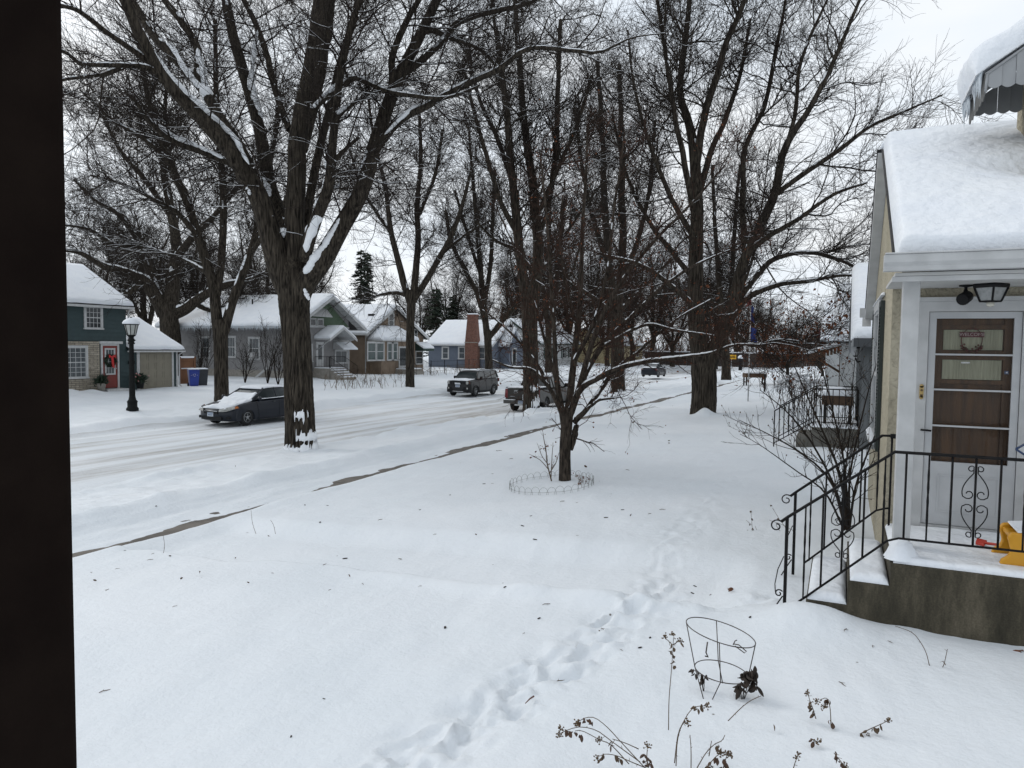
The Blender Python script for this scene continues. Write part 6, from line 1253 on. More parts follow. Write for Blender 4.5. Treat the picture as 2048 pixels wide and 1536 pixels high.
window(C_, (CXF + .005, (q0[0] + q1[0]) / 2 - .2, .95), Y_, X_, 1.2, 1.2); a = cx(841, 655); window(C_, (CXF + .005, a[0] - .9, 3.25), Y_, X_, .45, .8)

# D: blue house with a brick chimney on its side wall
D_ = thing('blue_house', 'blue clapboard house with a tapered red brick chimney on its side wall', 'house', (-40, 78, -.4))
DX, dy = -36.4, 74.0
MB().prism([(DX, dy, -.6), (DX, dy + 9, -.6), (DX, dy + 9, 2.35), (DX, dy + 4.5, 5.0), (DX, dy, 2.35)], (-8.2, 0, 0)).build('wall', BLUES, D_)
s_ = MB(); clapboards(s_, (DX - 8.2, dy, 0), X_, -Y_, 8.2, -.4, 2.3, .19, .025); clapboards(s_, (DX, dy, 0), Y_, X_, 9, -.4, 2.3, .19, .025); s_.build('siding', BLUES, D_)
gable_roof(D_, 'x', DX - 8.5, DX + .35, dy - .35, dy + 9.35, 2.18, 2.18, dy + 4.5, 5.05, .07, .22, seed=61, res=.25)
dt = MB(); dt.box(DX - 8.4, dy - .42, 2.13, DX + .35, dy - .35, 2.27); dt.box(DX, dy - .03, -.4, DX + .05, dy + .08, 2.3)
for sg in (-1, 1): dt.prism([(DX + .33, dy + 4.5 + sg * 4.85, 2.24), (DX + .33, dy + 4.5, 5.1), (DX + .33, dy + 4.5, 4.88), (DX + .33, dy + 4.5 + sg * 4.85, 2.02)], (.05, 0, 0))
dt.build('trim', WHITE, D_)
q0, q1, q2 = on_y(930, 735, dy - .5), on_y(955, 735, dy - .5), on_y(944, 632, dy - .5); cxm = q2[0]
ch = MB(); w0 = (q1[0] - q0[0]) / 2; ch.box(cxm - w0, dy - .65, -.6, cxm + w0, dy + .05, 2.55); ch.prism([(cxm - w0, dy - .65, 2.55), (cxm + w0, dy - .65, 2.55), (cxm + w0 * .62, dy - .65, 5.55), (cxm - w0 * .62, dy - .65, 5.55)], (0, .7, 0)); ch.box(cxm - w0 * .72, dy - .70, 5.55, cxm + w0 * .72, dy + .10, 5.72); CH = ch.build('chimney', BRICK, D_)
snow_patch('snow', CH, (cxm - w0 * .7, dy - .7, 5.722), (cxm + w0 * .7, dy - .7, 5.722), (cxm + w0 * .7, dy + .1, 5.722), (cxm - w0 * .7, dy + .1, 5.722), .12, .1)
MB().box(cxm - w0 - .05, dy - .70, 2.5, cxm + w0 + .05, dy - .648, 2.58).build('stone_band', CONC, CH)
for px in (891, 924, 964): q = on_y(px, 706, dy); window(D_, (q[0], dy - .012, q[2]), X_, -Y_, .72, 1.25, 1, 1, True, .13, GLASSC)
dg = MB(); dg.prism([(DX, dy + 2.0, 2.2), (DX, dy + 5.2, 2.2), (DX, dy + 3.6, 4.2)], (1.3, 0, 0)); dg.box(DX, dy + 2.2, -.6, DX + 1.25, dy + 5.0, 2.2); dg.build('entrance', BLUES, D_)
for sg in (-1, 1): snow_patch('roof_snow', D_, (DX + .02, dy + 3.6 + sg * 1.8, 2.1), (DX + 1.5, dy + 3.6 + sg * 1.8, 2.1), (DX + 1.5, dy + 3.6, 4.26), (DX + .02, dy + 3.6, 4.26), .16, .2, (0, 1, 1, 0), 63)
d = MB(); d.box(DX + 1.25, dy + 3.0, -.2, DX + 1.30, dy + 4.2, 1.95); DE_ = d.build('front_door', WHITE, D_); MB().box(DX + 1.301, dy + 3.18, -.1, DX + 1.31, dy + 4.02, 1.8).build('pane', GLASSD, DE_)
simple_rail('railing', D_, [(DX + 1.4, dy + 5.3, -.3), (DX + 3.2, dy + 5.3, -.3)], .85, .18)
# E, F: the next two houses
E_ = thing('white_house', 'white house with dark green trim, mostly hidden behind the boulevard tree and pickup', 'house', (-40, 93, -.4)); ex0, ex1, ey0, ey1 = -44.5, -36.2, 88, 103
MB().prism([(ex0, ey0, -.6), (ex1, ey0, -.6), (ex1, ey0, 2.7), ((ex0 + ex1) / 2, ey0, 5.6), (ex0, ey0, 2.7)], (0, ey1 - ey0, 0)).build('wall', WHITES, E_)
gable_roof(E_, 'y', ey0 - .3, ey1 + .3, ex0 - .3, ex1 + .35, 2.5, 2.5, (ex0 + ex1) / 2, 5.65, .07, .2, seed=71, res=.3)
GT = mat('green_trim', (0.018, 0.045, 0.035), (0.014, 0.036, 0.028), 4, .6); et = MB(); et.box(ex1 + .33, ey0 - .3, 2.42, ex1 + .40, ey1 + .3, 2.56)
for sg in (-1, 1): et.prism([((ex0 + ex1) / 2 + sg * 4.45, ey0 - .33, 2.58), ((ex0 + ex1) / 2, ey0 - .33, 5.7), ((ex0 + ex1) / 2, ey0 - .33, 5.46), ((ex0 + ex1) / 2 + sg * 4.45, ey0 - .33, 2.32)], (0, .06, 0))
for yy in (90.4, 93.2, 97.0, 99.8): et.box(ex1, yy - .95, .55, ex1 + .05, yy - .55, 2.0); et.box(ex1, yy + .55, .55, ex1 + .05, yy + .95, 2.0)
et.build('trim', GT, E_)
for yy in (90.4, 93.2, 97.0, 99.8): window(E_, (ex1 + .002, yy, 1.28), Y_, X_, .95, 1.35)
window(E_, (-39.0, ey0 - .002, 1.3), X_, -Y_, .9, 1.3)
F_ = thing('yellow_house', 'pale yellow house with a snowy roof, glimpsed behind the second boulevard tree', 'house', (-36, 120, -.4)); fx0, fx1, fy0, fy1 = -42, -33.5, 111, 131
MB().prism([(fx0, fy0, -.6), (fx1, fy0, -.6), (fx1, fy0, 2.5), ((fx0 + fx1) / 2, fy0, 5.0), (fx0, fy0, 2.5)], (0, fy1 - fy0, 0)).build('wall', YELS, F_)
gable_roof(F_, 'y', fy0 - .3, fy1 + .3, fx0 - .3, fx1 + .35, 2.35, 2.35, (fx0 + fx1) / 2, 5.05, .07, .2, seed=75, res=.35)
for yy in (114, 118, 123, 127.5): window(F_, (fx1 + .002, yy, 1.15), Y_, X_, 1.3, 1.3, 2)

# ---------------------------------------------------------------- houses further along the right-hand side
GBD = mat('grey_board_siding', (0.125, 0.133, 0.138), (0.105, 0.112, 0.116), 3, .8)
G2 = thing('grey_house', 'grey board-sided house behind the bare shrub, with a wall lantern and railed stoop', 'house', (2, 21, -.1))
gx, gy0, gy1, gym = .40, 18.0, 24.6, 21.3; gze, gzr = 2.62, 4.30
MB().prism([(gx, gy0, -.5), (gx, gy1, -.5), (gx, gy1, gze + .02), (gx, gym, gzr - .05), (gx, gy0, gze + .02)], (7, 0, 0)).build('wall', GBD, G2)
bb = MB()
for k in range(22): bb.box(gx + .08 + .31 * k, gy0 - .022, -.4, gx + .13 + .31 * k, gy0, gze)
for k in range(21): y_ = gy0 + .1 + .31 * k; bb.box(gx - .022, y_, -.4, gx, y_ + .05, gze - .02 + (gzr - gze) * (1 - abs(y_ - gym) / 3.3) * .9)
bb.build('battens', GBD, G2)
gable_roof(G2, 'x', .14, 7.5, gy0 - .42, gy1 + .42, gze - .18, gze - .18, gym, gzr, .07, .22, seed=81, res=.14)
gt = MB(); gt.box(.16, gy0 - .50, gze - .25, 7.4, gy0 - .425, gze - .10)
for sg in (-1, 1): gt.prism([(.16, gym + sg * 3.7, gze - .19), (.16, gym, gzr - .01), (.16, gym, gzr - .26), (.16, gym + sg * 3.7, gze - .44)], (.10, 0, 0))
gt.build('trim', mat('grey_trim', (0.30, 0.31, 0.32), (0.26, 0.27, 0.28), 4, .6), G2)
dg_ = MB(); dg_.box(.20, gy0 - .52, gze - .27, 7.4, gy0 - .502, gze - .08); dg_.build('gutter', mat('dark_gutter', (0.045, 0.05, 0.055), (0.04, 0.044, 0.05), 4, .5), G2)
ln_ = MB(); ln_.tube([(gx - .03, 18.55, 2.02), (gx - .10, 18.55, 2.0), (gx - .14, 18.55, 2.1)], .018, 6); ln_.lathe((gx - .14, 18.55, 2.12), [(.03, 0), (.055, .02), (.085, .2), (.10, .21), (.06, .27), (.015, .30), (.02, .34), (.004, .37)], 8); LN = ln_.build('wall_lantern', BLACKP, G2)
MB().lathe((gx - .14, 18.55, 2.15), [(.058, 0), (.086, .165)], 8).build('lamp_glass', mat('seeded_glass', (0.34, 0.35, 0.35)), LN)
sb = MB(); sb.box(-.62, 18.35, -.5, gx, 20.0, .46); sb.box(-.95, 18.35, -.5, -.62, 20.0, .22); SB = sb.build('stoop', mat('old_concrete', (0.13, 0.125, 0.11), (0.09, 0.085, 0.075), 5, .9), G2); snow_patch('snow', SB, (-.60, 18.36, .462), (gx - .02, 18.36, .462), (gx - .02, 19.98, .462), (-.60, 19.98, .462), .07, .1)
for yy in (18.42, 19.93): simple_rail('railing', G2, [(gx - .05, yy, .46), (-.58, yy, .46), (-1.45, yy, -.10)], .9, .12, .014)
pr = on_z(1600, 785, .9)
pt = thing('railing_planter', 'dark planter box of dried plants capped with snow on the grey house stoop', 'planter', (-.05, 18.9, .46))
MB().box(-.42, 18.6, .98, .25, 19.1, 1.20).build('box', mat('stained_wood', (0.085, 0.05, 0.03), (0.06, 0.036, 0.022), 6, .8), pt); [MB().box(a, b, .46, a + .05, b + .05, .98).build('leg', BLACKP, pt) for a in (-.38, .16) for b in (18.64, 19.01)]
snow_patch('snow', pt, (-.44, 18.58, 1.202), (.27, 18.58, 1.202), (.27, 19.12, 1.202), (-.44, 19.12, 1.202), .20, .06, noise=.5)
W3 = thing('white_house', 'white-sided house far down the right side with a wooden canopy over its door', 'house', (2, 37, -.2)); wx = -.10
MB().prism([(wx, 33, -.5), (wx, 40, -.5), (wx, 40, 2.8), (wx, 36.5, 5.0), (wx, 33, 2.8)], (8, 0, 0)).build('wall', WHITES, W3)
gable_roof(W3, 'x', wx - .3, 8, 32.6, 40.4, 2.55, 2.55, 36.5, 5.05, .07, .24, seed=91)
cn = MB(); cn.prism([(wx, 34.0, 2.45), (wx - 1.25, 34.0, 2.05), (wx - 1.25, 34.0, 1.98), (wx, 34.0, 2.38)], (0, 2.6, 0))
for k in range(9): cn.box(wx - 1.22 + .135 * k, 33.98, 1.80 + .04 * k, wx - 1.12 + .135 * k, 34.0, 2.02 + .043 * k)
cn.bar((wx - 1.1, 34.1, 2.0), (wx, 34.1, 1.3), .05, n=4); CN = cn.build('wooden_canopy', mat('weathered_wood', (0.115, 0.062, 0.034), (0.075, 0.042, 0.025), 4, .8, stretch=(1, 1, 5)), W3); snow_patch('snow', CN, (wx - 1.3, 34.0, 2.06), (wx - 1.3, 36.6, 2.06), (wx - .1, 36.6, 2.46), (wx - .1, 34.0, 2.46), .16, .15)
window(W3, (wx - .002, 38.2, 1.2), -Y_, -X_, 1.2, 1.3)
MB().box(wx - .04, 34.8, -.1, wx + .02, 35.7, 2.0).build('front_door', WOOD, W3)
R4 = thing('red_trimmed_house', 'farthest house on the right, showing a dark red gable end above the canopy house', 'house', (3, 54, -.2)); rx = -1.0
MB().prism([(rx, 50, -.5), (rx, 58, -.5), (rx, 58, 3.0), (rx, 54, 5.4), (rx, 50, 3.0)], (9, 0, 0)).build('wall', WHITES, R4)
gable_roof(R4, 'x', rx - .35, 9, 49.5, 58.5, 2.7, 2.7, 54, 5.45, .07, .24, seed=95)
rr_ = MB(); rr_.prism([(rx - .02, 49.8, 2.9), (rx - .02, 54, 5.3), (rx - .5, 52.2, 3.6), (rx - .5, 50.5, 3.2)], (0, 0, -.12)); rr_.build('red_awning', mat('red_awning_cloth', (0.10, 0.016, 0.018), (0.08, 0.013, 0.015), 4, .8), R4)

# ---------------------------------------------------------------- street furniture, fences, bins
BK = mat('cast_iron_green', (0.006, 0.0065, 0.0065), (0.010, 0.011, 0.011), 14, .65, .3, 40, dist=.004, spec=.15)
lp = np.array([-26.71, 20.72]); lz = Hs(*lp) - .03
LP_ = thing('street_lamp', 'black lantern street lamp on a fluted post, snow on its cap', 'street lamp', (lp[0], lp[1], lz))
def L3(z): return (lp[0], lp[1], lz + z)
m = MB(); m.lathe(L3(0), [(.24, 0), (.24, .10), (.19, .16), (.19, .34), (.21, .38), (.15, .46), (.125, .56), (.12, .62)], 12); m.build('base', BK, LP_)
S = 24; prof = np.ones((1, 2, S)); prof[..., ::2] = .86
t = TubeSet(); t.add(np.array([[L3(.6), L3(2.78)]]), np.array([[.118, .088]]), S, prof); t.build('post', BK, LP_, False)
m = MB(); m.lathe(L3(2.76), [(.12, 0), (.14, .04), (.10, .09), (.13, .13), (.17, .16), (.12, .20), (.09, .26), (.12, .32), (.16, .34), (.17, .38)], 16); m.build('capital', BK, LP_)
m = MB()
for i in range(8): a = 2 * math.pi * i / 8; m.bar(np.array(L3(3.14)) + [.17 * math.cos(a), .17 * math.sin(a), 0], np.array(L3(3.56)) + [.27 * math.cos(a), .27 * math.sin(a), 0], .016, n=4)
m.lathe(L3(3.55), [(.285, 0), (.31, .02), (.31, .05), (.22, .14), (.10, .22), (.05, .24), (.05, .30), (.01, .33)], 16); LT = m.build('lantern', BK, LP_)
MB().lathe(L3(3.14), [(.155, 0), (.255, .41)], 8, smooth=False).build('lamp_glass', mat('frosted_glass', (0.42, 0.43, 0.41), (0.34, 0.35, 0.33), 6, .35), LT)
sv = MB(); sv.lathe(L3(3.585), [(.32, 0), (.33, .05), (.28, .13), (.17, .21), (.06, .25)], 16); sv.build('snow', SNOW, LT)

cf = on_x(374, 722, -38.0); FE = thing('wooden_fence', 'short run of cedar fence with snow on top between garage and grey bungalow', 'fence', (-38.0, cf[1], -.4))
fy0_, fy1_ = on_x(361, 722, -38)[1], on_x(387, 722, -38)[1]; m = MB(); k = 0
CED = mat('cedar_boards', (0.215, 0.098, 0.048), (0.165, 0.075, 0.038), 4, .8, stretch=(1, 1, .3))
y_ = fy0_
while y_ < fy1_ - .1: m.box(-38.02 - .004 * (k % 2), y_, -.5, -38.0, y_ + .135, 1.22); y_ += .14; k += 1
m.box(-37.998, fy0_, 1.05, -37.95, fy1_, 1.14); m.box(-37.998, fy0_, .45, -37.95, fy1_, .54); m.box(-37.998, fy0_, -.2, -37.95, fy1_, -.11); m.build('board_panel', CED, FE)
MB().box(-38.06, fy1_, -.5, -37.94, fy1_ + .12, 1.30).build('post', CED, FE); MB().box(-38.06, fy0_ - .12, -.5, -37.94, fy0_, 1.30).build('post', CED, FE)
snow_patch('snow', FE, (-38.08, fy0_ - .1, 1.225), (-37.94, fy0_ - .1, 1.225), (-37.94, fy1_ + .12, 1.225), (-38.08, fy1_ + .12, 1.225), .13, .08); snow_patch('snow', FE, (-38.0, fy0_, .542), (-37.93, fy0_, .542), (-37.93, fy1_, .542), (-38.0, fy1_, .542), .07, .08)
def bin_(label, px, py, D, c, rz, mark):
    q = at(px, py, D); z = Hs(q[0], q[1]) - .04; R = thing('wheelie_bin', label, 'bin', (0, 0, 0), 0, 'bins beside the garage'); M_ = mat('bin_' + c[0], c[1], tuple(v * .8 for v in c[1]), 3, .45)
    b = MB(); lo = [(-.24, -.25, .05), (.24, -.25, .05), (.24, .22, .05), (-.24, .22, .05)]; hi = [(-.30, -.33, .98), (.30, -.33, .98), (.30, .36, .98), (-.30, .36, .98)]; b.add(lo + hi, [(0, 3, 2, 1), (4, 5, 6, 7), (0, 1, 5, 4), (1, 2, 6, 5), (2, 3, 7, 6), (3, 0, 4, 7)]); b.build('body', M_, R, .02)
    l = MB(); l.add([(-.32, -.36, .985), (.32, -.36, .985), (.32, .38, .985), (-.32, .38, .985), (-.29, -.32, 1.05), (.29, -.32, 1.05), (.29, .36, 1.07), (-.29, .36, 1.07)], [(0, 3, 2, 1), (4, 5, 6, 7), (0, 1, 5, 4), (1, 2, 6, 5), (2, 3, 7, 6), (3, 0, 4, 7)]); l.bar((-.25, .42, .98), (.25, .42, .98), .02); l.build('lid', M_, R, .015)
    for sx in (-1, 1): MB().lathe((sx * .27, .26, .12), [(.12, -.03), (.12, .03)], 14, 'x').build('wheel', RUBBER, R)
    snow_patch('snow', R, (-.29, -.32, 1.06), (.29, -.32, 1.06), (.29, .36, 1.07), (-.29, .36, 1.07), .06, .08, m=SNOW)
    if mark:
        k = MB()
        for i in range(3): a0 = 2 * math.pi * i / 3; k.tube([(.0 + .075 * math.cos(a0 + f), -.325 + .006, .72 + .075 * math.sin(a0 + f)) for f in np.linspace(0, 1.5, 7)], .012, 5)
        for x in (-.17, .17): k.box(x - .03, -.322, .70, x + .03, -.316, .715)
        k.build('recycling_mark', WHITE, R)
    R.location = (q[0], q[1], z); R.rotation_euler = (0, 0, rz); return R
bin_('blue wheelie bin with a white recycling mark beside the garage', 387, 752, 44.5, ('blue', (0.012, 0.035, 0.26)), math.radians(58), True)
bin_('dark charcoal wheelie bin next to the blue bin, snow on its lid', 404, 751, 45.4, ('charcoal', (0.022, 0.026, 0.034)), math.radians(62), False)
# wire fence with posts in front of the blue house
WF = thing('wire_fence', 'dark wire fence on thin posts in front of the blue house', 'fence', (-34, 66, -.4)); P0, P1 = np.array(on_z(862, 748, -.45)), np.array(on_z(1000, 738, -.40)); n = 7
wm = MB()
for k in range(n): q = P0 + (P1 - P0) * k / (n - 1); MB().bar(q - [0, 0, .2], q + [0, 0, 1.25], .035, n=6).build('post', IRON, WF)
for zz in (.25, .7, 1.15): wm.bar(P0 + [0, 0, zz], P1 + [0, 0, zz], .012, n=4)
wm.build('wires', IRON, WF)
# end of the street: dark fence, arrow sign, flags, post, planter, drum
DF_ = thing('board_fence', 'long dark board fence topped with snow across the end of the street', 'fence', (-15, 112, -.4)); m = MB(); f0, f1 = at(1290, 712, 118), at(1690, 712, 100)
dv = f1 - f0; Ld = np.linalg.norm(dv[:2]); ud = np.array([dv[0], dv[1], 0]) / Ld; nd = np.array([-ud[1], ud[0], 0]); k = 0; x = 0
while x < Ld - .2: m.obox([f0[0], f0[1], 0], ud, Z_, nd, x, x + .28, -.6, 1.45 + .02 * (k % 3), -.02 * (k % 2), .04); x += .30; k += 1
m.build('board_panel', mat('dark_fence_boards', (0.060, 0.045, 0.038), (0.045, 0.035, 0.03), 1, .9), DF_); s0 = np.array([f0[0], f0[1], 1.5]); snow_patch('snow', DF_, s0 + nd * -.08, s0 + nd * -.08 + ud * Ld, s0 + nd * .1 + ud * Ld, s0 + nd * .1, .16, .6)
q = at(1463, 714, 97); SG = thing('arrow_sign', 'yellow road sign with a black arrow pointing left at the end of the street', 'road sign', (q[0], q[1], -.4)); u_ = unit(np.array([q[1], -q[0], 0])); n2 = unit(np.array([-q[0], -q[1], 0]))
o_ = np.array([q[0], q[1], q[2]]); m = MB(); m.obox(o_, u_, Z_, n2, -.60, .60, -.30, .30, 0, .02); m.build('plate', mat('sign_yellow', (0.62, 0.33, 0.01), (0.56, 0.30, 0.01), 4, .5), SG)
MB().obox(o_, u_, Z_, n2, -.2, .5, -.07, .07, .021, .026).prism([o_ + u_ * a + Z_ * b + n2 * .021 for a, b in ((-.5, 0), (-.18, -.2), (-.18, .2))], n2 * .005).build('arrow', BLACKP, SG); MB().bar((q[0] - n2[0] * .04, q[1] - n2[1] * .04, -.6), (q[0] - n2[0] * .04, q[1] - n2[1] * .04, q[2] + .3), .04).build('post', ALLOY, SG)
q = on_z(1496, 803, -.24); FP = thing('flag_pole', 'white pole with limp blue and red flags standing in the snowy yard', 'flagpole', (q[0], q[1], q[2] - .05)); Dq = depth_of(q); tp = at(1507, 600, Dq)
m = MB(); m.tube([(q[0], q[1], q[2] - .2), (q[0], q[1], tp[2])], [.032, .024], 8); m.build('pole', WHITE, FP)
def flag(px0, px1, py0, py1, c, nm):
    a, b = at(px0, py0, Dq), at(px1, py1, Dq); V = []; n = 12; u = (b - a) * [1, 1, 0]; pz = unit(np.array([-u[1], u[0], 0]))
    for j in range(9):
        for i in range(n): s = i / (n - 1); w_ = 1 - .25 * math.sin(j * .5); V.append(np.array([q[0], q[1], 0]) + u * s * w_ + pz * .06 * math.sin(s * 9 + j * .3) + Z_ * (a[2] + (b[2] - a[2]) * j / 8 - .12 * s * s))
    Q = [(j * n + i, j * n + i + 1, (j + 1) * n + i + 1, (j + 1) * n + i) for j in range(8) for i in range(n - 1)]
    o = np_mesh('flag', np.array(V), np.array(Q), None, mat('flag_' + nm, c, tuple(v * .75 for v in c), 6, .8), FP); so = o.modifiers.new('solid', 'SOLIDIFY'); so.thickness = .004
flag(1501, 1514, 655, 683, (0.018, 0.042, 0.22), 'blue'); flag(1504, 1510, 612, 642, (0.018, 0.042, 0.20), 'dark_blue'); flag(1504, 1494, 598, 612, (0.16, 0.035, 0.03), 'red')
q = on_z(1529, 783, -.22); PB = thing('sign_post', 'short dark post standing in the snowy yard right of the flagpole', 'post', (q[0], q[1], q[2])); MB().box(q[0] - .05, q[1] - .05, q[2] - .2, q[0] + .05, q[1] + .05, q[2] + 1.02).build('post', BLACKP, PB); snow_patch('snow', PB, (q[0] - .06, q[1] - .06, q[2] + 1.02), (q[0] + .06, q[1] - .06, q[2] + 1.02), (q[0] + .06, q[1] + .06, q[2] + 1.02), (q[0] - .06, q[1] + .06, q[2] + 1.02), .06, .03)
q = on_z(1512, 768, -.25); RP = thing('raised_planter', 'brown raised wooden garden bed on legs beyond the flagpole', 'planter', (q[0], q[1], q[2])); u_ = R0
m = MB(); m.obox(q, u_, Z_, FWD * [1, 1, 0], -.75, .75, .45, .75, 0, .7); m.build('bed', mat('planter_wood', (0.10, 0.055, 0.03), (0.07, 0.04, 0.025), 4, .8), RP)
for a in (-.7, .62):
    for c in (.02, .60): MB().obox(q, u_, Z_, FWD * [1, 1, 0], a, a + .08, -.2, .45, c, c + .08).build('leg', BLACKP, RP)
c4 = [q + u_ * a + Z_ * .752 + FWD * [1, 1, 0] * c for a, c in ((-.73, .02), (.73, .02), (.73, .68), (-.73, .68))]; snow_patch('snow', RP, *c4, .10, .1)
q = at(1481, 722, 90); OB = thing('snow_capped_bollard', 'dark round bollard with a ball of snow on top near the yellow arrow sign', 'bollard', (q[0], q[1], -.4)); MB().lathe((q[0], q[1], -.5), [(.22, 0), (.22, 1.0), (.30, 1.05), (.30, 1.35), (.18, 1.45)], 14).build('body', BLACKP, OB); MB().lathe((q[0], q[1], .94), [(.20, 0), (.34, .08), (.30, .28), (.12, .42), (.02, .44)], 14).build('snow', SNOW, OB)
# leaning plank by the grey house
q = on_y(517, 757, 42.2); PK = thing('leaning_board', 'pale board leaning against the grey bungalow foundation between bare bushes', 'board', (q[0], 41.9, -.5)); q2 = on_y(534, 736, 42.55); MB().prism([(q[0] - .14, 41.8, -.5), (q[0] + .14, 41.8, -.5), (q2[0] + .14, 42.60, q2[2]), (q2[0] - .14, 42.60, q2[2])], (0, -.05, .02)).build('board', WHITES, PK)

# ---------------------------------------------------------------- own porch post at the left edge of the view
dr = ray(146, 768); s_ = .78 / float(np.linalg.norm(dr)); cpt = CAM + dr * s_; PW = mat('dark_brown_paint', (0.0075, 0.0050, 0.0042), (0.011, 0.0075, 0.006), 14, .85, .4, 60, dist=.003, spec=.03)
pp = thing('porch_post', 'dark brown painted porch post close by, filling the left edge of the photo', 'post', (cpt[0] - .07, cpt[1] - .07, -.2))
MB().box(cpt[0] - .145, cpt[1] - .145, -.2, cpt[0], cpt[1], 3.6).build('shaft', PW, pp, .008)

# ---------------------------------------------------------------- vehicles
def arch(c, r, zb, n=9): return [(c - r * math.cos(t), zb + r * math.sin(t)) for t in np.linspace(0, math.pi, n)]
def loft_body(outline, Wd, plan=.26, tuck=.05, zt=.9, L=4.6):
    """side outline (y,z) lofted across the width, its ends drawn in and its shoulders rounded"""
    fr = np.array([-1, -.985, -.95, -.86, -.65, -.3, 0, .3, .65, .86, .95, .985, 1]); O = np.array(outline); n = len(O); V = []; Q = []
    for f in fr:
        y, z = O[:, 0].copy(), O[:, 1].copy(); e = np.maximum(0, np.abs(y) - L * .30) / (L * .2)
        y = y - np.sign(y) * plan * np.abs(f) ** 3.2 * np.clip(e, 0, 1) ** 1.2
        top = sstep(zt - .18, zt + .04, z); z = z - top * (.05 * np.abs(f) ** 8 + .025 * f * f)
        cy_, cz_ = 0, .62; g = 1 - (.0 if abs(f) < .98 else (.012 if abs(f) < 1 else .03)); y = cy_ + (y - cy_) * g; z = np.where(z > .35, cz_ + (z - cz_) * (g if abs(f) > .9 else 1), z)
        xw = Wd / 2 * f * np.where(z > .55, 1 - tuck * sstep(.55, 1.05, z), 1 - .03 * (1 - sstep(.25, .5, z)))
        V.append(np.stack([xw, y, z], 1))
    V = np.array(V)
    for k in range(len(fr) - 1):
        for i in range(n): j = (i + 1) % n; Q.append((k * n + i, (k + 1) * n + i, (k + 1) * n + j, k * n + j))
    return V.reshape(-1, 3), Q, [tuple(range(n)), tuple((len(fr) - 1) * n + i for i in range(n))[::-1]]
def wheel(root, x, y, r, side, spokes=5, wd=.20, hub=None):
    t = MB(); t.lathe((x, y, r), [(r * .62, -wd / 2), (r * .93, -wd / 2), (r, -wd / 2 + .03), (r, wd / 2 - .03), (r * .93, wd / 2), (r * .62, wd / 2)], 28, 'x'); W = thing('wheel', None, None) if False else t.build('wheel', RUBBER, root)
    m = MB(); xo = x + side * (wd / 2 - .015); ri = r * .64; m.lathe((xo, y, r), [(ri * .88, -.02), (ri, -.01), (ri, .012), (ri * .90, .012)], 28, 'x', cap=False); m.lathe((xo, y, r), [(.06, -.02), (.06, .015)], 12, 'x')
    for k in range(spokes):
        a = 2 * math.pi * k / spokes + .3
        for da in (-.13, .13):
            m.bar((xo, y + .05 * math.cos(a), r + .05 * math.sin(a)), (xo, y + ri * .95 * math.cos(a + da), r + ri * .95 * math.sin(a + da)), .022, .016, 5)
    m.build('rim', ALLOY, W); MB().lathe((xo - side * .05, y, r), [(ri * .93, -.01), (ri * .93, .01)], 20, 'x').build('brake_shadow_disc', BLACKP, W).name = 'spoke_shade_disc'  # black disc added as painted shade behind the wheel spokes
    return W
def plate(root, x, y, z, w=.305, h=.155, sgn=1):
    m = MB(); m.box(x - w / 2, y, z, x + w / 2, y + sgn * .012, z + h); P = m.build('license_plate', mat('plate_white', (0.52, 0.56, 0.60), (0.46, 0.50, 0.55), 12, .5), root)
    k = MB(); k.box(x - w / 2 + .01, y + sgn * .013, z + h - .045, x + w / 2 - .01, y + sgn * .015, z + h - .012)
    for i in range(6): k.box(x - .115 + .04 * i, y + sgn * .013, z + .03, x - .09 + .04 * i, y + sgn * .015, z + .085)
    k.build('plate_marks', mat('plate_blue', (0.06, 0.11, 0.22), rough=.5), P)
CARGLASS = mat('car_glass', (0.020, 0.026, 0.028), (0.035, 0.042, 0.044), 2, .06, spec=.6); CHROME = mat('chrome', (0.55, 0.56, 0.57), (0.45, 0.46, 0.47), 8, .2, metal=.9)
LAMPW = mat('headlamp_glass', (0.42, 0.42, 0.40), (0.30, 0.30, 0.29), 14, .12, spec=.7); AMBER = mat('amber_lens', (0.42, 0.13, 0.02), (0.36, 0.10, 0.015), 12, .2); TAIL = mat('tail_lens', (0.15, 0.010, 0.012), (0.12, 0.008, 0.010), 12, .18)
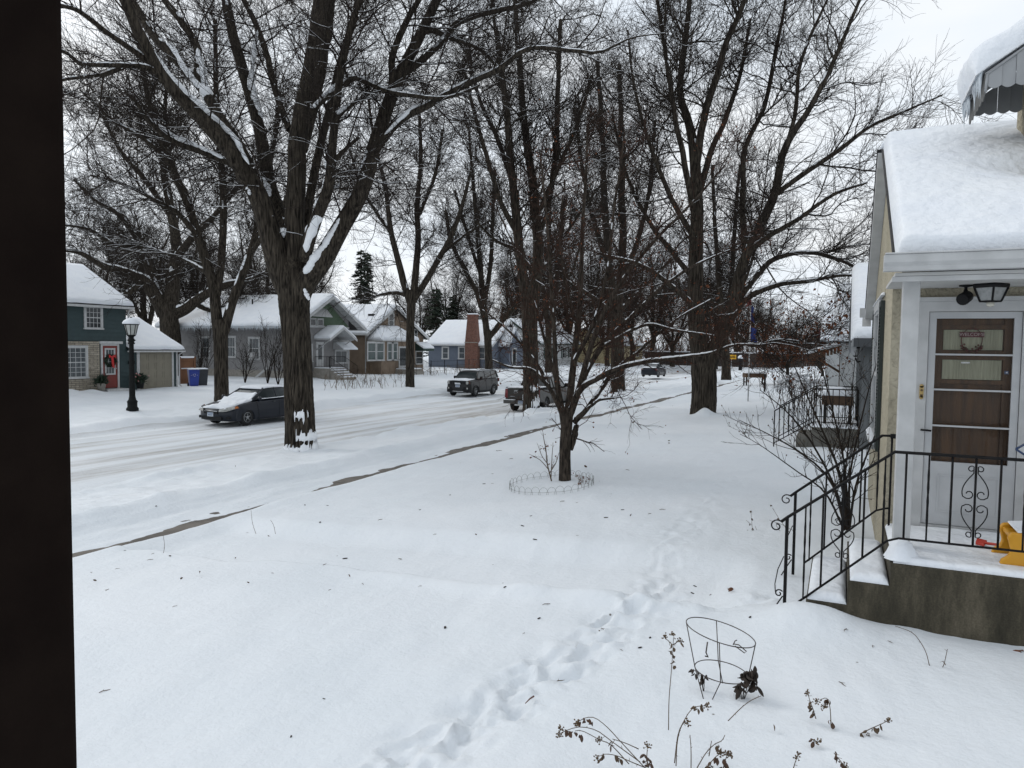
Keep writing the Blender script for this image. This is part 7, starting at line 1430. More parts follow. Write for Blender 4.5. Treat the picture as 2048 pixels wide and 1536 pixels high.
def greenhouse(root, outline, wb, wt, zb, zt, paint, pillars, roofy, name='windows'):
    """glass box tapering inwards, with painted roof and pillars standing a little proud of it"""
    O = np.array(outline); n = len(O); f = (O[:, 1] - zb) / (zt - zb); hw = wb + (wt - wb) * np.clip(f, 0, 1)
    m = MB(); V = [(-h, y, z) for (y, z), h in zip(O, hw)] + [(h, y, z) for (y, z), h in zip(O, hw)]
    m.add(V, [tuple(range(n)), tuple(range(2 * n - 1, n - 1, -1))] + [(i, n + i, n + (i + 1) % n, (i + 1) % n) for i in range(n)]); G = m.build(name, CARGLASS, root)
    p = MB()
    for sx in (-1, 1):
        for ((y0, z0), (y1, z1), w_) in pillars:
            h0 = wb + (wt - wb) * np.clip((z0 - zb) / (zt - zb), 0, 1); h1 = wb + (wt - wb) * np.clip((z1 - zb) / (zt - zb), 0, 1)
            p.bar((sx * (h0 - .012), y0, z0), (sx * (h1 - .012), y1, z1), w_, n=6)
    ys = [q[0] for q in roofy]; zs = [q[1] for q in roofy]; fs = [-1, -.92, -.7, -.35, 0, .35, .7, .92, 1]; K = len(roofy); b = len(p.v)
    V = [(f_ * (wt + .035), y, z + .035 - .05 * abs(f_) ** 3) for f_ in fs for y, z in roofy] + [(f_ * (wt + .02), y, z - .035) for f_ in fs for y, z in roofy]
    Q = []
    M_ = len(fs) * K
    for i in range(len(fs) - 1):
        for j in range(K - 1): a = i * K + j; Q += [(a, a + K, a + K + 1, a + 1), (M_ + a, M_ + a + 1, M_ + a + K + 1, M_ + a + K)]
    for i in range(len(fs) - 1): a = i * K; Q += [(a, M_ + a, M_ + a + K, a + K)]; a = i * K + K - 1; Q += [(a, a + K, M_ + a + K, M_ + a)]
    for j in range(K - 1): Q += [(j, j + 1, M_ + j + 1, M_ + j)]; a = (len(fs) - 1) * K + j; Q += [(a, M_ + a, M_ + a + 1, a + 1)]
    p.add(V, Q, True); p.build('roof', paint, root); return G
def paint(name, c): return mat(name, c, tuple(v * .8 for v in c), 1.4, .32, coat=.12, spec=.3, lo=.3, hi=.7)
def seams(root, lines_, m=None):
    s = MB()
    for ln in lines_: s.tube(ln, .006, 4)
    return s.build('door_seams', BLACKP, root)
def car_root(name, label, cat): return thing(name, label, cat)
# sedan
def make_sedan(label, dirt=1.0):
    R = car_root('parked_sedan', label, 'car'); PT = paint('midnight_blue_paint', (0.007, 0.010, 0.018))
    out = [(2.20, .20), (2.34, .26), (2.40, .42), (2.39, .58), (2.30, .68), (2.0, .78), (1.5, .88), (1.02, .96), (.0, .985), (-1.0, 1.01), (-1.75, 1.04), (-2.1, 1.03), (-2.32, .97), (-2.39, .78), (-2.40, .45), (-2.30, .25)] + [(-1.72, .22)] + [(y, z) for y, z in arch(-1.33, .37, .24)] + [(-.93, .19), (1.0, .19)] + arch(1.41, .37, .24) + [(1.82, .20)]
    V, Q, cps = loft_body(out, 1.82, .34, .06, .98, 4.8); m = MB(); m.add(V, Q, True); m.add(V, cps); m.build('body', PT, R)
    greenhouse(R, [(1.08, .955), (.32, 1.36), (.0, 1.405), (-.75, 1.405), (-1.1, 1.35), (-1.85, 1.02)], .80, .58, .97, 1.40, PT, [((1.05, .96), (.28, 1.39), .035), ((-.28, .98), (-.30, 1.41), .030), ((-1.80, 1.03), (-.95, 1.40), .05), ((1.0, .975), (-1.75, 1.03), .018)], [(.36, 1.355), (.15, 1.395), (-.25, 1.415), (-.7, 1.41), (-1.02, 1.37)])
    for sx in (-1, 1):
        for yy in (1.41, -1.33): wheel(R, sx * .80, yy, .325, sx)
        h = MB(); h.prism([(sx * .885, 1.86, .70), (sx * .87, 2.08, .68), (sx * .72, 2.325, .60), (sx * .42, 2.385, .575), (sx * .42, 2.36, .675), (sx * .70, 2.22, .745), (sx * .85, 1.95, .79)], (0, .012, .008)); H_ = h.build('headlight', LAMPW, R)
        a = MB(); a.prism([(sx * .893, 1.84, .71), (sx * .882, 2.04, .69), (sx * .86, 2.0, .77), (sx * .875, 1.90, .79)], (sx * .006, .006, .004)); a.build('indicator', AMBER, H_)
        mi = MB(); mi.lathe((sx * .98, .86, 1.02), [(.02, -.06), (.085, -.04), (.09, .03), (.05, .07)], 10, 'y'); mi.bar((sx * .84, .84, .99), (sx * .95, .86, 1.0), .025); mi.build('mirror', PT, R)
        for yy in (.10, -.95): MB().tube([(sx * .905, yy, .86), (sx * .925, yy - .08, .865), (sx * .905, yy - .17, .87)], .014, 6).build('door_handle', PT, R)
        MB().prism([(sx * .80, -2.33, .70), (sx * .86, -2.20, .72), (sx * .86, -2.1, .90), (sx * .70, -2.34, .92)], (0, -.02, 0)).build('taillight', TAIL, R)
        seams(R, [[(sx * .913, .80, .25), (sx * .915, .86, .6), (sx * .885, .92, .95)], [(sx * .913, -.30, .22), (sx * .915, -.30, .6), (sx * .89, -.30, .97)], [(sx * .913, .9, .24), (sx * .913, -.9, .22)]])
    gl = MB(); gl.box(-.36, 2.345, .50, .36, 2.41, .61); gl.box(-.52, 2.28, .27, .52, 2.385, .40); gl.box(.62, 2.10, .30, .80, 2.25, .40); gl.box(-.80, 2.10, .30, -.62, 2.25, .40); G_ = gl.build('grille', BLACKP, R)
    MB().tube([(-.36, 2.40, .60), (0, 2.42, .61), (.36, 2.40, .60)], .014, 6).build('chrome_bar', CHROME, G_)
    plate(R, 0, 2.41, .40)
    rs = np.random.default_rng(3)
    snow_patch('snow', R, (-.66, 2.30, .69), (.66, 2.30, .69), (.78, 1.0, .955), (-.78, 1.0, .955), .055, .06, (1, 1, 1, 1), 13, rnd=.05, noise=2.0)
    snow_patch('snow', R, (-.57, .40, 1.365), (.57, .40, 1.365), (.57, -1.0, 1.385), (-.57, -1.0, 1.385), .10, .08, (1, 1, 1, 1), 15, rnd=.10, noise=.3); snow_patch('snow', R, (-.70, -1.75, 1.055), (.70, -1.75, 1.055), (.70, -2.28, 1.01), (-.70, -2.28, 1.01), .07, .08, seed=16)
    snow_patch('snow', R, (-.70, 1.06, .975), (.70, 1.06, .975), (.62, .62, 1.215), (-.62, .62, 1.215), .02, .05, (1, 1, 1, 1), 17, rnd=.03, noise=3.2)
    for sx in (-1, 1): snow_patch('snow', R, (sx * .84, .75, .985), (sx * .84, -.9, 1.01), (sx * .80, -.9, 1.03), (sx * .80, .75, 1.0), .018, .05, seed=18, noise=1.2)
    return R
R_ = make_sedan('dark blue sedan with a snowy hood parked facing us across the street')
R_.location = (-21.95, 22.82, float(H(np.array([-21.95]), np.array([22.8]), False)[0]) + .01); R_.rotation_euler = (0, 0, math.pi - .02)
q = on_z(1303, 752, -.85)
R2_ = copy_tree(R_, (q[0], q[1] + 1, -.95), .0, 1, 'distant dark sedan with snow on its roof, seen left of the massive maple')
# compact suv
def make_suv(label):
    R = car_root('compact_suv', label, 'suv'); PT = paint('charcoal_paint', (0.016, 0.016, 0.017))
    out = [(1.98, .26), (2.08, .34), (2.11, .55), (2.11, .86), (2.06, .98), (1.9, 1.05), (1.12, 1.11), (.0, 1.12), (-1.9, 1.14), (-2.08, 1.08), (-2.11, .8), (-2.10, .42), (-2.0, .28), (-1.70, .26)] + arch(-1.29, .40, .27) + [(-.86, .22), (.84, .22)] + arch(1.27, .40, .27) + [(1.70, .26)]
    V, Q, cps = loft_body(out, 1.80, .20, .04, 1.08, 4.23); m = MB(); m.add(V, Q, True); m.add(V, cps); m.build('body', PT, R)
    greenhouse(R, [(1.10, 1.09), (.62, 1.58), (.35, 1.635), (-1.75, 1.62), (-1.92, 1.55), (-2.05, 1.12)], .81, .66, 1.10, 1.63, PT, [((1.08, 1.10), (.58, 1.60), .04), ((-.12, 1.11), (-.16, 1.63), .035), ((-1.05, 1.12), (-1.08, 1.63), .035), ((-2.0, 1.12), (-1.85, 1.60), .07), ((1.0, 1.11), (-2.0, 1.13), .02)], [(.64, 1.565), (.4, 1.63), (-.4, 1.65), (-1.6, 1.635), (-1.9, 1.57)])
    gr = MB(); gr.box(-.60, 2.06, .82, .60, 2.118, 1.0); GR_ = gr.build('grille', PT, R); sl = MB()
    for k in range(7): sl.box(-.52 + .155 * k, 2.119, .84, -.52 + .155 * k + .10, 2.124, .98)
    sl.build('slots', BLACKP, GR_)
    lb = MB(); lb.box(-.80, 1.98, .30, .80, 2.085, .62); lb.build('lower_bumper', BLACKP, R); MB().tube([(-.74, 2.02, .36), (0, 2.12, .35), (.74, 2.02, .36)], .022, 6).build('skid_trim', CHROME, R)
    for sx in (-1, 1):
        for yy in (1.27, -1.29): wheel(R, sx * .79, yy, .345, sx)
        H_ = MB().lathe((sx * .66, 2.05, .91), [(.112, -.03), (.112, .035), (.09, .055), (.02, .06)], 18, 'y').build('headlight', LAMPW, R); MB().lathe((sx * .66, 2.05, .91), [(.125, -.02), (.125, .03), (.112, .03)], 18, 'y').build('bezel', BLACKP, H_)
        MB().lathe((sx * .68, 2.06, .55), [(.06, 0), (.06, .03)], 12, 'y').build('fog_lamp', LAMPW, R)
        mi = MB(); mi.box(sx * .90, .70, 1.10, sx * 1.05, .80, 1.28); mi.bar((sx * .85, .75, 1.12), (sx * .95, .75, 1.14), .03); mi.build('mirror', BLACKP, R, .02)
        fl = MB()
        for yy in (1.27, -1.29): fl.tube([(sx * .895, yy - .43 * math.cos(t), .28 + .43 * math.sin(t)) for t in np.linspace(-.05, math.pi + .05, 14)], .032, 6)
        fl.build('wheel_arch', BLACKP, R); MB().box(sx * .87, -.86, .24, sx * .915, .84, .36).build('sill', BLACKP, R)
        for yy in (.0, -.95): MB().tube([(sx * .90, yy, .98), (sx * .92, yy - .08, .985), (sx * .90, yy - .17, .99)], .014, 6).build('door_handle', PT, R)
        MB().box(sx * .70, -2.13, .85, sx * .86, -2.08, 1.08).build('taillight', TAIL, R); MB().tube([(sx * .62, .3, 1.68), (sx * .62, .2, 1.715), (sx * .62, -1.5, 1.71), (sx * .62, -1.65, 1.66)], .018, 6).build('roof_rail', BLACKP, R)
        seams(R, [[(sx * .905, .82, .38), (sx * .905, .86, .8), (sx * .875, .86, 1.10)], [(sx * .905, -.14, .38), (sx * .905, -.14, .8), (sx * .875, -.14, 1.11)], [(sx * .905, -.9, .70), (sx * .89, -1.02, 1.12)]])
    plate(R, 0, 2.118, .62)
    snow_patch('snow', R, (-.64, 2.0, 1.035), (.64, 2.0, 1.035), (.72, 1.14, 1.11), (-.72, 1.14, 1.11), .025, .06, (1, 1, 1, 1), 23, rnd=.03, noise=3.0); snow_patch('snow', R, (-.62, .42, 1.64), (.62, .42, 1.64), (.62, -1.8, 1.63), (-.62, -1.8, 1.63), .06, .08, seed=25, noise=.4)
    snow_patch('snow', R, (-.2, 2.10, .78), (.2, 2.10, .78), (.2, 2.16, .90), (-.2, 2.16, .90), .05, .04, seed=26, rnd=.04)
    return R
S_ = make_suv('dark grey compact suv with round headlights parked facing us across the street'); S_.location = (-22.25, 42.65, float(H(np.array([-22.2]), np.array([42.6]), False)[0]) + .01); S_.rotation_euler = (0, 0, math.pi - .015)
# pickup
def make_pickup(label):
    R = car_root('pickup_truck', label, 'pickup truck'); PT = paint('grey_brown_paint', (0.034, 0.031, 0.027))
    out = [(2.52, .38), (2.64, .46), (2.68, .65), (2.66, .92), (2.55, 1.04), (1.42, 1.14), (.2, 1.17), (-.88, 1.18), (-.90, 1.20), (-2.60, 1.22), (-2.63, 1.19), (-2.63, .62), (-2.55, .55), (-2.10, .50)] + arch(-1.62, .44, .36) + [(-1.14, .38), (1.14, .38)] + arch(1.62, .44, .36) + [(2.10, .40)]
    V, Q, cps = loft_body(out, 1.88, .14, .035, 1.16, 5.3); V[V[:, 1] < -2.4, 1] = np.minimum(V[V[:, 1] < -2.4, 1], -2.50); m = MB(); m.add(V, Q, True); m.add(V, cps); m.build('body', PT, R)
    greenhouse(R, [(1.44, 1.12), (.80, 1.66), (.50, 1.72), (-.62, 1.71), (-.86, 1.18)], .84, .66, 1.15, 1.71, PT, [((1.42, 1.13), (.76, 1.68), .045), ((.30, 1.16), (.25, 1.71), .035), ((-.38, 1.17), (-.40, 1.71), .05), ((-.84, 1.18), (-.66, 1.69), .05), ((1.3, 1.15), (-.85, 1.18), .02)], [(.82, 1.65), (.55, 1.715), (.1, 1.735), (-.45, 1.73), (-.70, 1.68)])
    tg = MB(); tg.box(-.72, -2.66, .66, .72, -2.62, 1.20); tg.box(-.60, -2.668, .74, .60, -2.66, .76); TG = tg.build('tailgate', PT, R, .01)
    MB().tube([(-.30 + .10 * math.cos(a), -2.672, 1.0 + .052 * math.sin(a)) for a in np.linspace(0, 2 * math.pi, 20)], .010, 5).build('oval_badge', CHROME, TG)
    MB().prism([(-.36, -2.665, .93), (-.31, -2.665, .93), (-.31, -2.665, .98), (-.24, -2.665, .98), (-.24, -2.665, 1.02), (-.31, -2.665, 1.02), (-.31, -2.665, 1.07), (-.36, -2.665, 1.07)], (0, -.006, 0)).build('cross_badge', CHROME, TG) if False else None
    for k in range(3): pass
    MB().box(-.40, -2.674, 1.085, -.20, -2.66, 1.105).box(-.62, -2.672, .79, -.36, -2.66, .805).build('badge_lettering', CHROME, TG)
    MB().box(-.15, -2.685, 1.08, .15, -2.655, 1.16).build('tailgate_handle', BLACKP, TG)
    bp_ = MB(); bp_.box(-.92, -2.80, .44, -.28, -2.60, .62); bp_.box(.28, -2.80, .44, .92, -2.60, .62); bp_.box(-.28, -2.74, .44, .28, -2.60, .60); BP = bp_.build('rear_bumper', mat('dull_bumper', (0.06, 0.058, 0.055), (0.05, 0.048, 0.046), 6, .4), R, .02); plate(R, 0, -2.742, .445, sgn=-1)
    snow_patch('snow', BP, (-.88, -2.80, .622), (-.30, -2.80, .622), (-.30, -2.66, .622), (-.88, -2.66, .622), .025, .06, seed=33); MB().box(-.30, -2.83, .36, .30, -2.76, .43).build('bumper_step', CHROME, BP)
    for sx in (-1, 1):
        for yy in (1.62, -1.62): wheel(R, sx * .80, yy, .375, sx, 6, .24)
        MB().prism([(sx * .74, -2.645, .72), (sx * .925, -2.58, .72), (sx * .925, -2.52, 1.15), (sx * .74, -2.64, 1.18)], (0, -.035, 0)).build('taillight', TAIL, R); MB().prism([(sx * .90, 2.2, .80), (sx * .60, 2.62, .78), (sx * .60, 2.60, .96), (sx * .88, 2.25, .96)], (0, .03, 0)).build('headlight', LAMPW, R)
        mi = MB(); mi.box(sx * .93, .98, 1.14, sx * 1.10, 1.08, 1.34); mi.bar((sx * .86, 1.0, 1.16), (sx * 1.0, 1.03, 1.18), .03); mi.build('mirror', BLACKP, R, .02); seams(R, [[(sx * .943, 1.05, .45), (sx * .935, 1.08, 1.12)], [(sx * .943, .26, .45), (sx * .93, .26, 1.16)], [(sx * .943, -.42, .48), (sx * .93, -.42, 1.17)], [(sx * .945, -.90, .45), (sx * .935, -.90, 1.2)]])
        for yy in (.45, -.25): MB().tube([(sx * .94, yy, 1.03), (sx * .96, yy - .08, 1.035), (sx * .94, yy - .16, 1.04)], .014, 6).build('door_handle', PT, R)
        MB().box(sx * .90, -2.55, 1.20, sx * .80, -.92, 1.235).build('bed_rail', BLACKP, R)
    snow_patch('snow', R, (-.79, -2.55, 1.205), (.79, -2.55, 1.205), (.79, -.95, 1.205), (-.79, -.95, 1.205), .05, .08, seed=34); snow_patch('snow', R, (-.62, .66, 1.71), (.62, .66, 1.71), (.62, -.6, 1.73), (-.62, -.6, 1.73), .09, .08, seed=35); snow_patch('snow', R, (-.72, 2.5, 1.05), (.72, 2.5, 1.05), (.72, 1.45, 1.14), (-.72, 1.45, 1.14), .06, .08, seed=36, noise=.8)
    return R
T_ = make_pickup('grey pickup truck seen from behind, parked past the dark forked boulevard tree'); T_.location = (-14.36, 35.25, float(H(np.array([-14.9]), np.array([35.2]), False)[0]) + .01); T_.rotation_euler = (0, 0, .01)

# ---------------------------------------------------------------- shrubs, plants and small things in the yard
def bare_shrub(name, label, base, stems, seed, cfg, group=None, m=None, berries=0, cat='shrub', dried=0):
    rng = np.random.default_rng(seed); R = thing(name, label, cat, tuple(base), 0, group); t = TubeSet(); f = TubeSet()
    P, Rr = zip(*[catmull(p, r, 12) for p, r in stems]); P = np.array(P); Rr = np.array(Rr); t.add(P, Rr, 6)
    A, RA = spawn(P, Rr, cfg['nA'], rng, cfg['LA'], (20, 50), .6, cfg['r'], 6, .12, .10, .2, 1, .5, lenpow=1)
    B, RB = spawn(A, RA, cfg['nB'], rng, cfg['LB'], (25, 55), .7, cfg['r'] * .7, 4, .14, .06, .2, 1, .4, lenpow=1)
    f.add(A, RA, 5); f.add(B, RB, 4); t.build('stems', m or TWIG, R); f.build('twigs', m or TWIG, R)
    if berries:
        e = B[rng.choice(len(B), berries), -1]; mb = MB()
        for c in e: mb.lathe(c, [(.002, -.009), (.008, -.004), (.009, .002), (.003, .008)], 5)
        mb.build('seed_heads', BROWN, R)
    if dried: leaf_quads(A[rng.choice(len(A), dried), -1], .05, rng, R, 2)
    return R
rng = np.random.default_rng(31)
# the bare shrub before the stucco house: its fan of stems as seen
sb_ = np.array([-.02, 9.55, Hs(-.02, 9.55) - .05]); DS = depth_of(sb_)
SH = [[(1690, 1060, 0, 4), (1672, 980, 0, 3.4), (1620, 880, -.2, 2.6), (1570, 820, -.4, 1.8), (1520, 780, -.6, 1.0)],
      [(1692, 1060, 0, 4), (1660, 960, .2, 3.2), (1600, 905, .3, 2.4), (1540, 870, .4, 1.6), (1478, 840, .5, .9)],
      [(1694, 1060, 0, 4.5), (1680, 950, -.1, 3.6), (1640, 850, -.1, 2.8), (1605, 770, 0, 2), (1575, 700, .1, 1.0)],
      [(1696, 1060, 0, 4), (1690, 940, .2, 3.2), (1670, 840, .3, 2.6), (1650, 760, .4, 1.8), (1632, 690, .5, .9)],
      [(1698, 1060, 0, 4.5), (1700, 950, .1, 3.4), (1720, 850, .3, 2.6), (1740, 770, .4, 1.7), (1765, 690, .5, .9)],
      [(1698, 1060, 0, 4), (1712, 970, -.1, 3), (1742, 890, -.1, 2.2), (1768, 830, -.1, 1.2)],
      [(1694, 1060, 0, 3.5), (1690, 960, .4, 2.6), (1700, 860, .6, 2.0), (1705, 770, .8, 1.4), (1712, 700, .9, .8)],
      [(1688, 1060, 0, 3.5), (1650, 985, -.3, 2.6), (1590, 940, -.5, 1.8), (1520, 890, -.7, 1.1), (1480, 868, -.8, .7)]]
bare_shrub('bare_shrub', 'bare multi-stemmed shrub fanning out in front of the stucco house corner', sb_, [px_limb(DS, [(u, v, e, r * .68) for u, v, e, r in q]) for q in SH], 5, dict(nA=125, LA=(.3, .95), nB=520, LB=(.08, .32), r=.0030), None, None, 260)
def rand_stems(b, n, h, sp, r, rg, px=None):
    o = []
    for i in range(n):
        a = rg.uniform(0, 6.28); L = h * rg.uniform(.6, 1.05); q = [np.array(b)]; d = np.array([math.cos(a) * sp * rg.uniform(.2, 1), math.sin(a) * sp * rg.uniform(.2, 1), 1]); d /= np.linalg.norm(d)
        for k in range(4): q.append(q[-1] + d * L / 4); d = unit(d + rg.normal(0, .1, 3) + [0, 0, .06])
        o.append((q, list(np.linspace(r, r * .3, 5))))
    return o
for i, (px, py, D, n, h, lb) in enumerate(((395, 750, 50, 7, 3.6, 'leafless bush against the grey bungalow wall nearest the bins'), (408, 750, 50.5, 4, 4.6, 'tall thin leafless sapling clump by the grey bungalow side window'), (490, 755, 49, 7, 3.0, 'leafless bush under the grey bungalow window with the air conditioner'), (535, 752, 48.5, 8, 4.4, 'leafless bush against the grey bungalow wall, beside the leaning board'), (556, 752, 48, 6, 3.6, 'leafless bush against the grey bungalow just left of the elm trunk'))):
    q = at(px, py, D); b = (q[0], q[1], Hs(q[0], q[1]) - .1); bare_shrub('leafless_bush', lb, b, rand_stems(b, n, h, .42, .03, rng), 40 + i, dict(nA=60, LA=(.6, 1.6), nB=240, LB=(.3, .8), r=.010), 'leafless bushes along the grey bungalow wall')
PR = mat('perennial_stalk', (0.15, 0.105, 0.065), (0.09, 0.065, 0.042), 30, .9)
for i, (px, py, lb) in enumerate(((705, 755, 'low dead perennials below the steps of the grey bungalow'), (745, 752, 'low dead perennials under the bay of the tan cottage'), (672, 775, 'sparse dead stalks in the yard right of the elm trunk'), (712, 772, 'sparse dead stalks in the yard between elm trunk and slim boulevard tree'), (760, 772, 'sparse dead stalks in the yard left of the slim boulevard tree'), (790, 758, 'dead stalks by the front steps of the tan cottage'), (868, 752, 'brown ornamental grass clump in front of the blue house fence'), (905, 748, 'dead stalks in front of the blue house chimney'), (945, 746, 'dead stalks behind the compact suv'))):
    q = on_z(px, py, -.55); b = np.array([q[0], q[1], Hs(q[0], q[1]) - .05]); st_ = []
    for k in range(16): o = rng.normal(0, .9, 2); st_ += rand_stems(b + [o[0], o[1], 0], 1, rng.uniform(.5, 1.0), .5, .014, rng)
    bare_shrub('dead_perennials', lb, b, st_, 60 + i, dict(nA=60, LA=(.2, .5), nB=120, LB=(.1, .3), r=.008), 'dead garden plants in the yards across the street', PR, 0, 'plant')
q = on_z(1663, 742, .0); b = np.array([q[0], q[1] , Hs(q[0], q[1])]); b = np.array([-1.6, 30, Hs(-1.6, 30) - .1]); st_ = []
for k in range(14): o = rng.normal(0, .5, 2); st_ += rand_stems(b + [o[0], o[1], 0], 1, 1.5, .6, .016, rng)
R = bare_shrub('snowy_bush', 'rounded leafless bush holding snow in front of the white canopy house', b, st_, 75, dict(nA=160, LA=(.3, .8), nB=500, LB=(.15, .4), r=.007), None, TWIGR)
_t = TubeSet(); _r = np.random.default_rng(6)
for k in range(70):
    a = _r.uniform(0, 6.28); rr = _r.uniform(0, .9); c = b + np.array([rr * math.cos(a), rr * math.sin(a), 1.35 - .5 * rr * rr + _r.normal(0, .12)]); e = c + np.array([_r.normal(0, .16), _r.normal(0, .16), _r.normal(0, .03)]); _t.add(np.array([[c, (c + e) / 2 + [0, 0, .02], e]]), np.array([[.02, .06, .02]]), 6)
_t.build('snow', SNOWB, R)

# wire edging around the fruit tree, and what grows inside it
WR = mat('wire', (0.16, 0.17, 0.16), (0.11, 0.12, 0.11), 30, .5, metal=.4)
ecx, ecy = on_z(1103, 968, -.22)[:2]; ED = thing('wire_edging', 'low ring of looped garden wire around the foot of the small fruit tree', 'garden edging', (ecx, ecy, Hs(ecx, ecy))); m = MB(); n = 34; rx_, ry_ = .76, .80
def ep(a, dz=0): x, y = ecx + rx_ * math.cos(a), ecy + ry_ * math.sin(a); return np.array([x, y, Hs(x, y) + dz])
for k in range(n):
    a0, a1 = 2 * math.pi * k / n, 2 * math.pi * (k + 1.25) / n
    m.tube([ep(a0 + (a1 - a0) * (.5 - .5 * math.cos(t)), -.05 + .185 * math.sin(t) ** .7 + .01 * math.sin(k * 2.3)) for t in np.linspace(0.02, math.pi - .02, 11)], .0024, 5)
m.tube([ep(a, .045) for a in np.linspace(0, 2 * math.pi, 60)], .0022, 5, cap=False); m.build('wire_loops', WR, ED)
q = on_z(1103, 962, -.22); b = np.array([q[0], q[1], Hs(q[0], q[1]) - .03]); Dq = depth_of(b)
SP_ = [[(1103, 962, 0, 1.5), (1094, 925, 0, 1.2), (1092, 900, 0, 1.0), (1088, 880, 0, .8), (1086, 866, 0, .6)], [(1098, 940, 0, 1), (1080, 920, .05, .7), (1058, 908, .1, .4)], [(1097, 930, 0, 1), (1084, 912, -.05, .7), (1075, 888, -.1, .4)], [(1100, 945, 0, 1), (1112, 925, .1, .7), (1118, 905, .1, .4)], [(1102, 955, 0, 1), (1104, 915, .1, .7), (1106, 885, .15, .4)]]
bare_shrub('sapling', 'thin sapling with a few brown leaves inside the wire ring beside the fruit tree', b, [px_limb(Dq, s) for s in SP_], 7, dict(nA=16, LA=(.08, .25), nB=20, LB=(.05, .12), r=.0022), None, BROWN, 0, 'sapling', 14)
q = on_z(1170, 972, -.22); b = np.array([q[0], q[1], Hs(q[0], q[1]) - .03]); st_ = []
for k in range(9): o = rng.normal(0, .10, 2); st_ += rand_stems(b + [o[0], o[1], 0], 1, rng.uniform(.15, .32), .5, .004, rng)
bare_shrub('dead_perennials', 'small tuft of dead stalks at the right end of the wire ring', b, st_, 8, dict(nA=18, LA=(.05, .12), nB=20, LB=(.03, .08), r=.0022), None, BROWN, 0, 'plant', 10)

# tomato cage with blackened leaves
tcx = on_z(1445, 1375, .0); Dt = depth_of(tcx); TC = thing('tomato_cage', 'rusty wire tomato cage with two rings leaning in the front snow', 'plant cage', tuple(tcx)); m = MB()
TW = mat('rusted_wire', (0.030, 0.024, 0.022), (0.055, 0.04, 0.032), 40, .6, metal=.3)
def ring(cpx, cpy, wpx, hpx, tilt, D, r): c = at(cpx, cpy, D); rad = wpx / 2 * D / F; u = R0; v = np.array([FWD[0], FWD[1], 0]) / np.linalg.norm(FWD[:2]); return [c + u * rad * math.cos(a) + v * rad * math.sin(a) + Z_ * tilt * rad * math.cos(a) for a in np.linspace(0, 2 * math.pi, 41)]
r1 = ring(1441, 1264, 134, 50, -.22, Dt, .003); r2 = ring(1443, 1343, 104, 44, -.10, Dt, .003)
for rg_ in (r1, r2): m.tube(rg_, .0034, 6, cap=False)
for (i1, i2, bx_, by_) in ((19, 19, 1414, 1402), (38, 39, 1492, 1380), (28, 28, 1418, 1395), (9, 9, 1450, 1372)):
    g_ = on_z(bx_, by_, Hs(tcx[0], tcx[1])); m.tube([r1[i1], r2[i2], np.array([g_[0], g_[1], Hs(g_[0], g_[1]) - .06])], .0034, 6)
m.tube([at(1468, 1288, Dt - .2), at(1478, 1290, Dt - .22), at(1493, 1303, Dt - .25), at(1489, 1306, Dt - .25), at(1470, 1292, Dt - .2)], .0036, 6); m.tube([at(1466, 1290, Dt - .2), at(1470, 1282, Dt - .2), at(1474, 1280, Dt - .2)], .0032, 6); m.tube([at(1415, 1284, Dt + .1), at(1412, 1305, Dt + .1), at(1416, 1314, Dt + .08), at(1410, 1312, Dt + .08)], .005, 6); m.build('wire_frame', TW, TC)
def big_leaves(root, name, pts, size, seed, m_, per=1, droop=1.0):
    """curled withered leaves, each a small folded and bent sheet"""
    r = np.random.default_rng(seed); V = []; Q = []
    for p in pts:
        for _ in range(per):
            d = unit(np.array([r.normal(0, .6), r.normal(0, .6), -droop + r.normal(0, .35)])); s = unit(np.cross(d, r.normal(size=3))); nn = np.cross(d, s); L = size * r.uniform(.6, 1.25); W_ = L * r.uniform(.22, .38); b = len(V); o = np.asarray(p) + r.normal(0, size * .15, 3); cu = r.uniform(-.5, .5)
            for k in range(6):
                f = k / 5; wv = W_ * math.sin(math.pi * (.06 + .90 * f)) ** .8; c = o + d * L * f + nn * L * cu * f * f
                V += [c - s * wv + nn * wv * .6, c, c + s * wv + nn * wv * .5]
            for k in range(5): a = b + 3 * k; Q += [(a, a + 1, a + 4, a + 3), (a + 1, a + 2, a + 5, a + 4)]
    o = np_mesh(name, np.array(V), np.array(Q), None, m_, root); so = o.modifiers.new('solid', 'SOLIDIFY'); so.thickness = .0008; return o
for (lb, cpts, sz, per, bpt) in (('cluster of blackened leaves hanging on the right side of the tomato cage', [(1498, 1345), (1505, 1338), (1508, 1352), (1495, 1358), (1480, 1366), (1478, 1378), (1502, 1368), (1512, 1372), (1490, 1350), (1476, 1372), (1503, 1345), (1500, 1352), (1494, 1348), (1507, 1360)], .060, 4, (1485, 1392)),
                                 ('small sprig of blackened leaves on the left side of the tomato cage', [(1386, 1340), (1391, 1346), (1401, 1352), (1408, 1356), (1412, 1352), (1395, 1344), (1405, 1360)], .042, 2, (1408, 1372))):
    g_ = on_z(*bpt, 0.0); R = thing('withered_plant', lb, 'plant', (g_[0], g_[1], Hs(g_[0], g_[1]))); D2 = depth_of(g_); P_ = [at(x, y, D2) for x, y in cpts]; m = MB()
    for p in P_[::2]: m.tube([np.array([g_[0], g_[1], Hs(g_[0], g_[1]) - .03]), (np.array([g_[0], g_[1], 0.02]) + p) / 2 + [rng.normal(0, .01), rng.normal(0, .01), .03], p], .0026, 5)
    m.build('stems', DARKLEAF, R); big_leaves(R, 'leaves', P_, sz, 5, DARKLEAF, per)

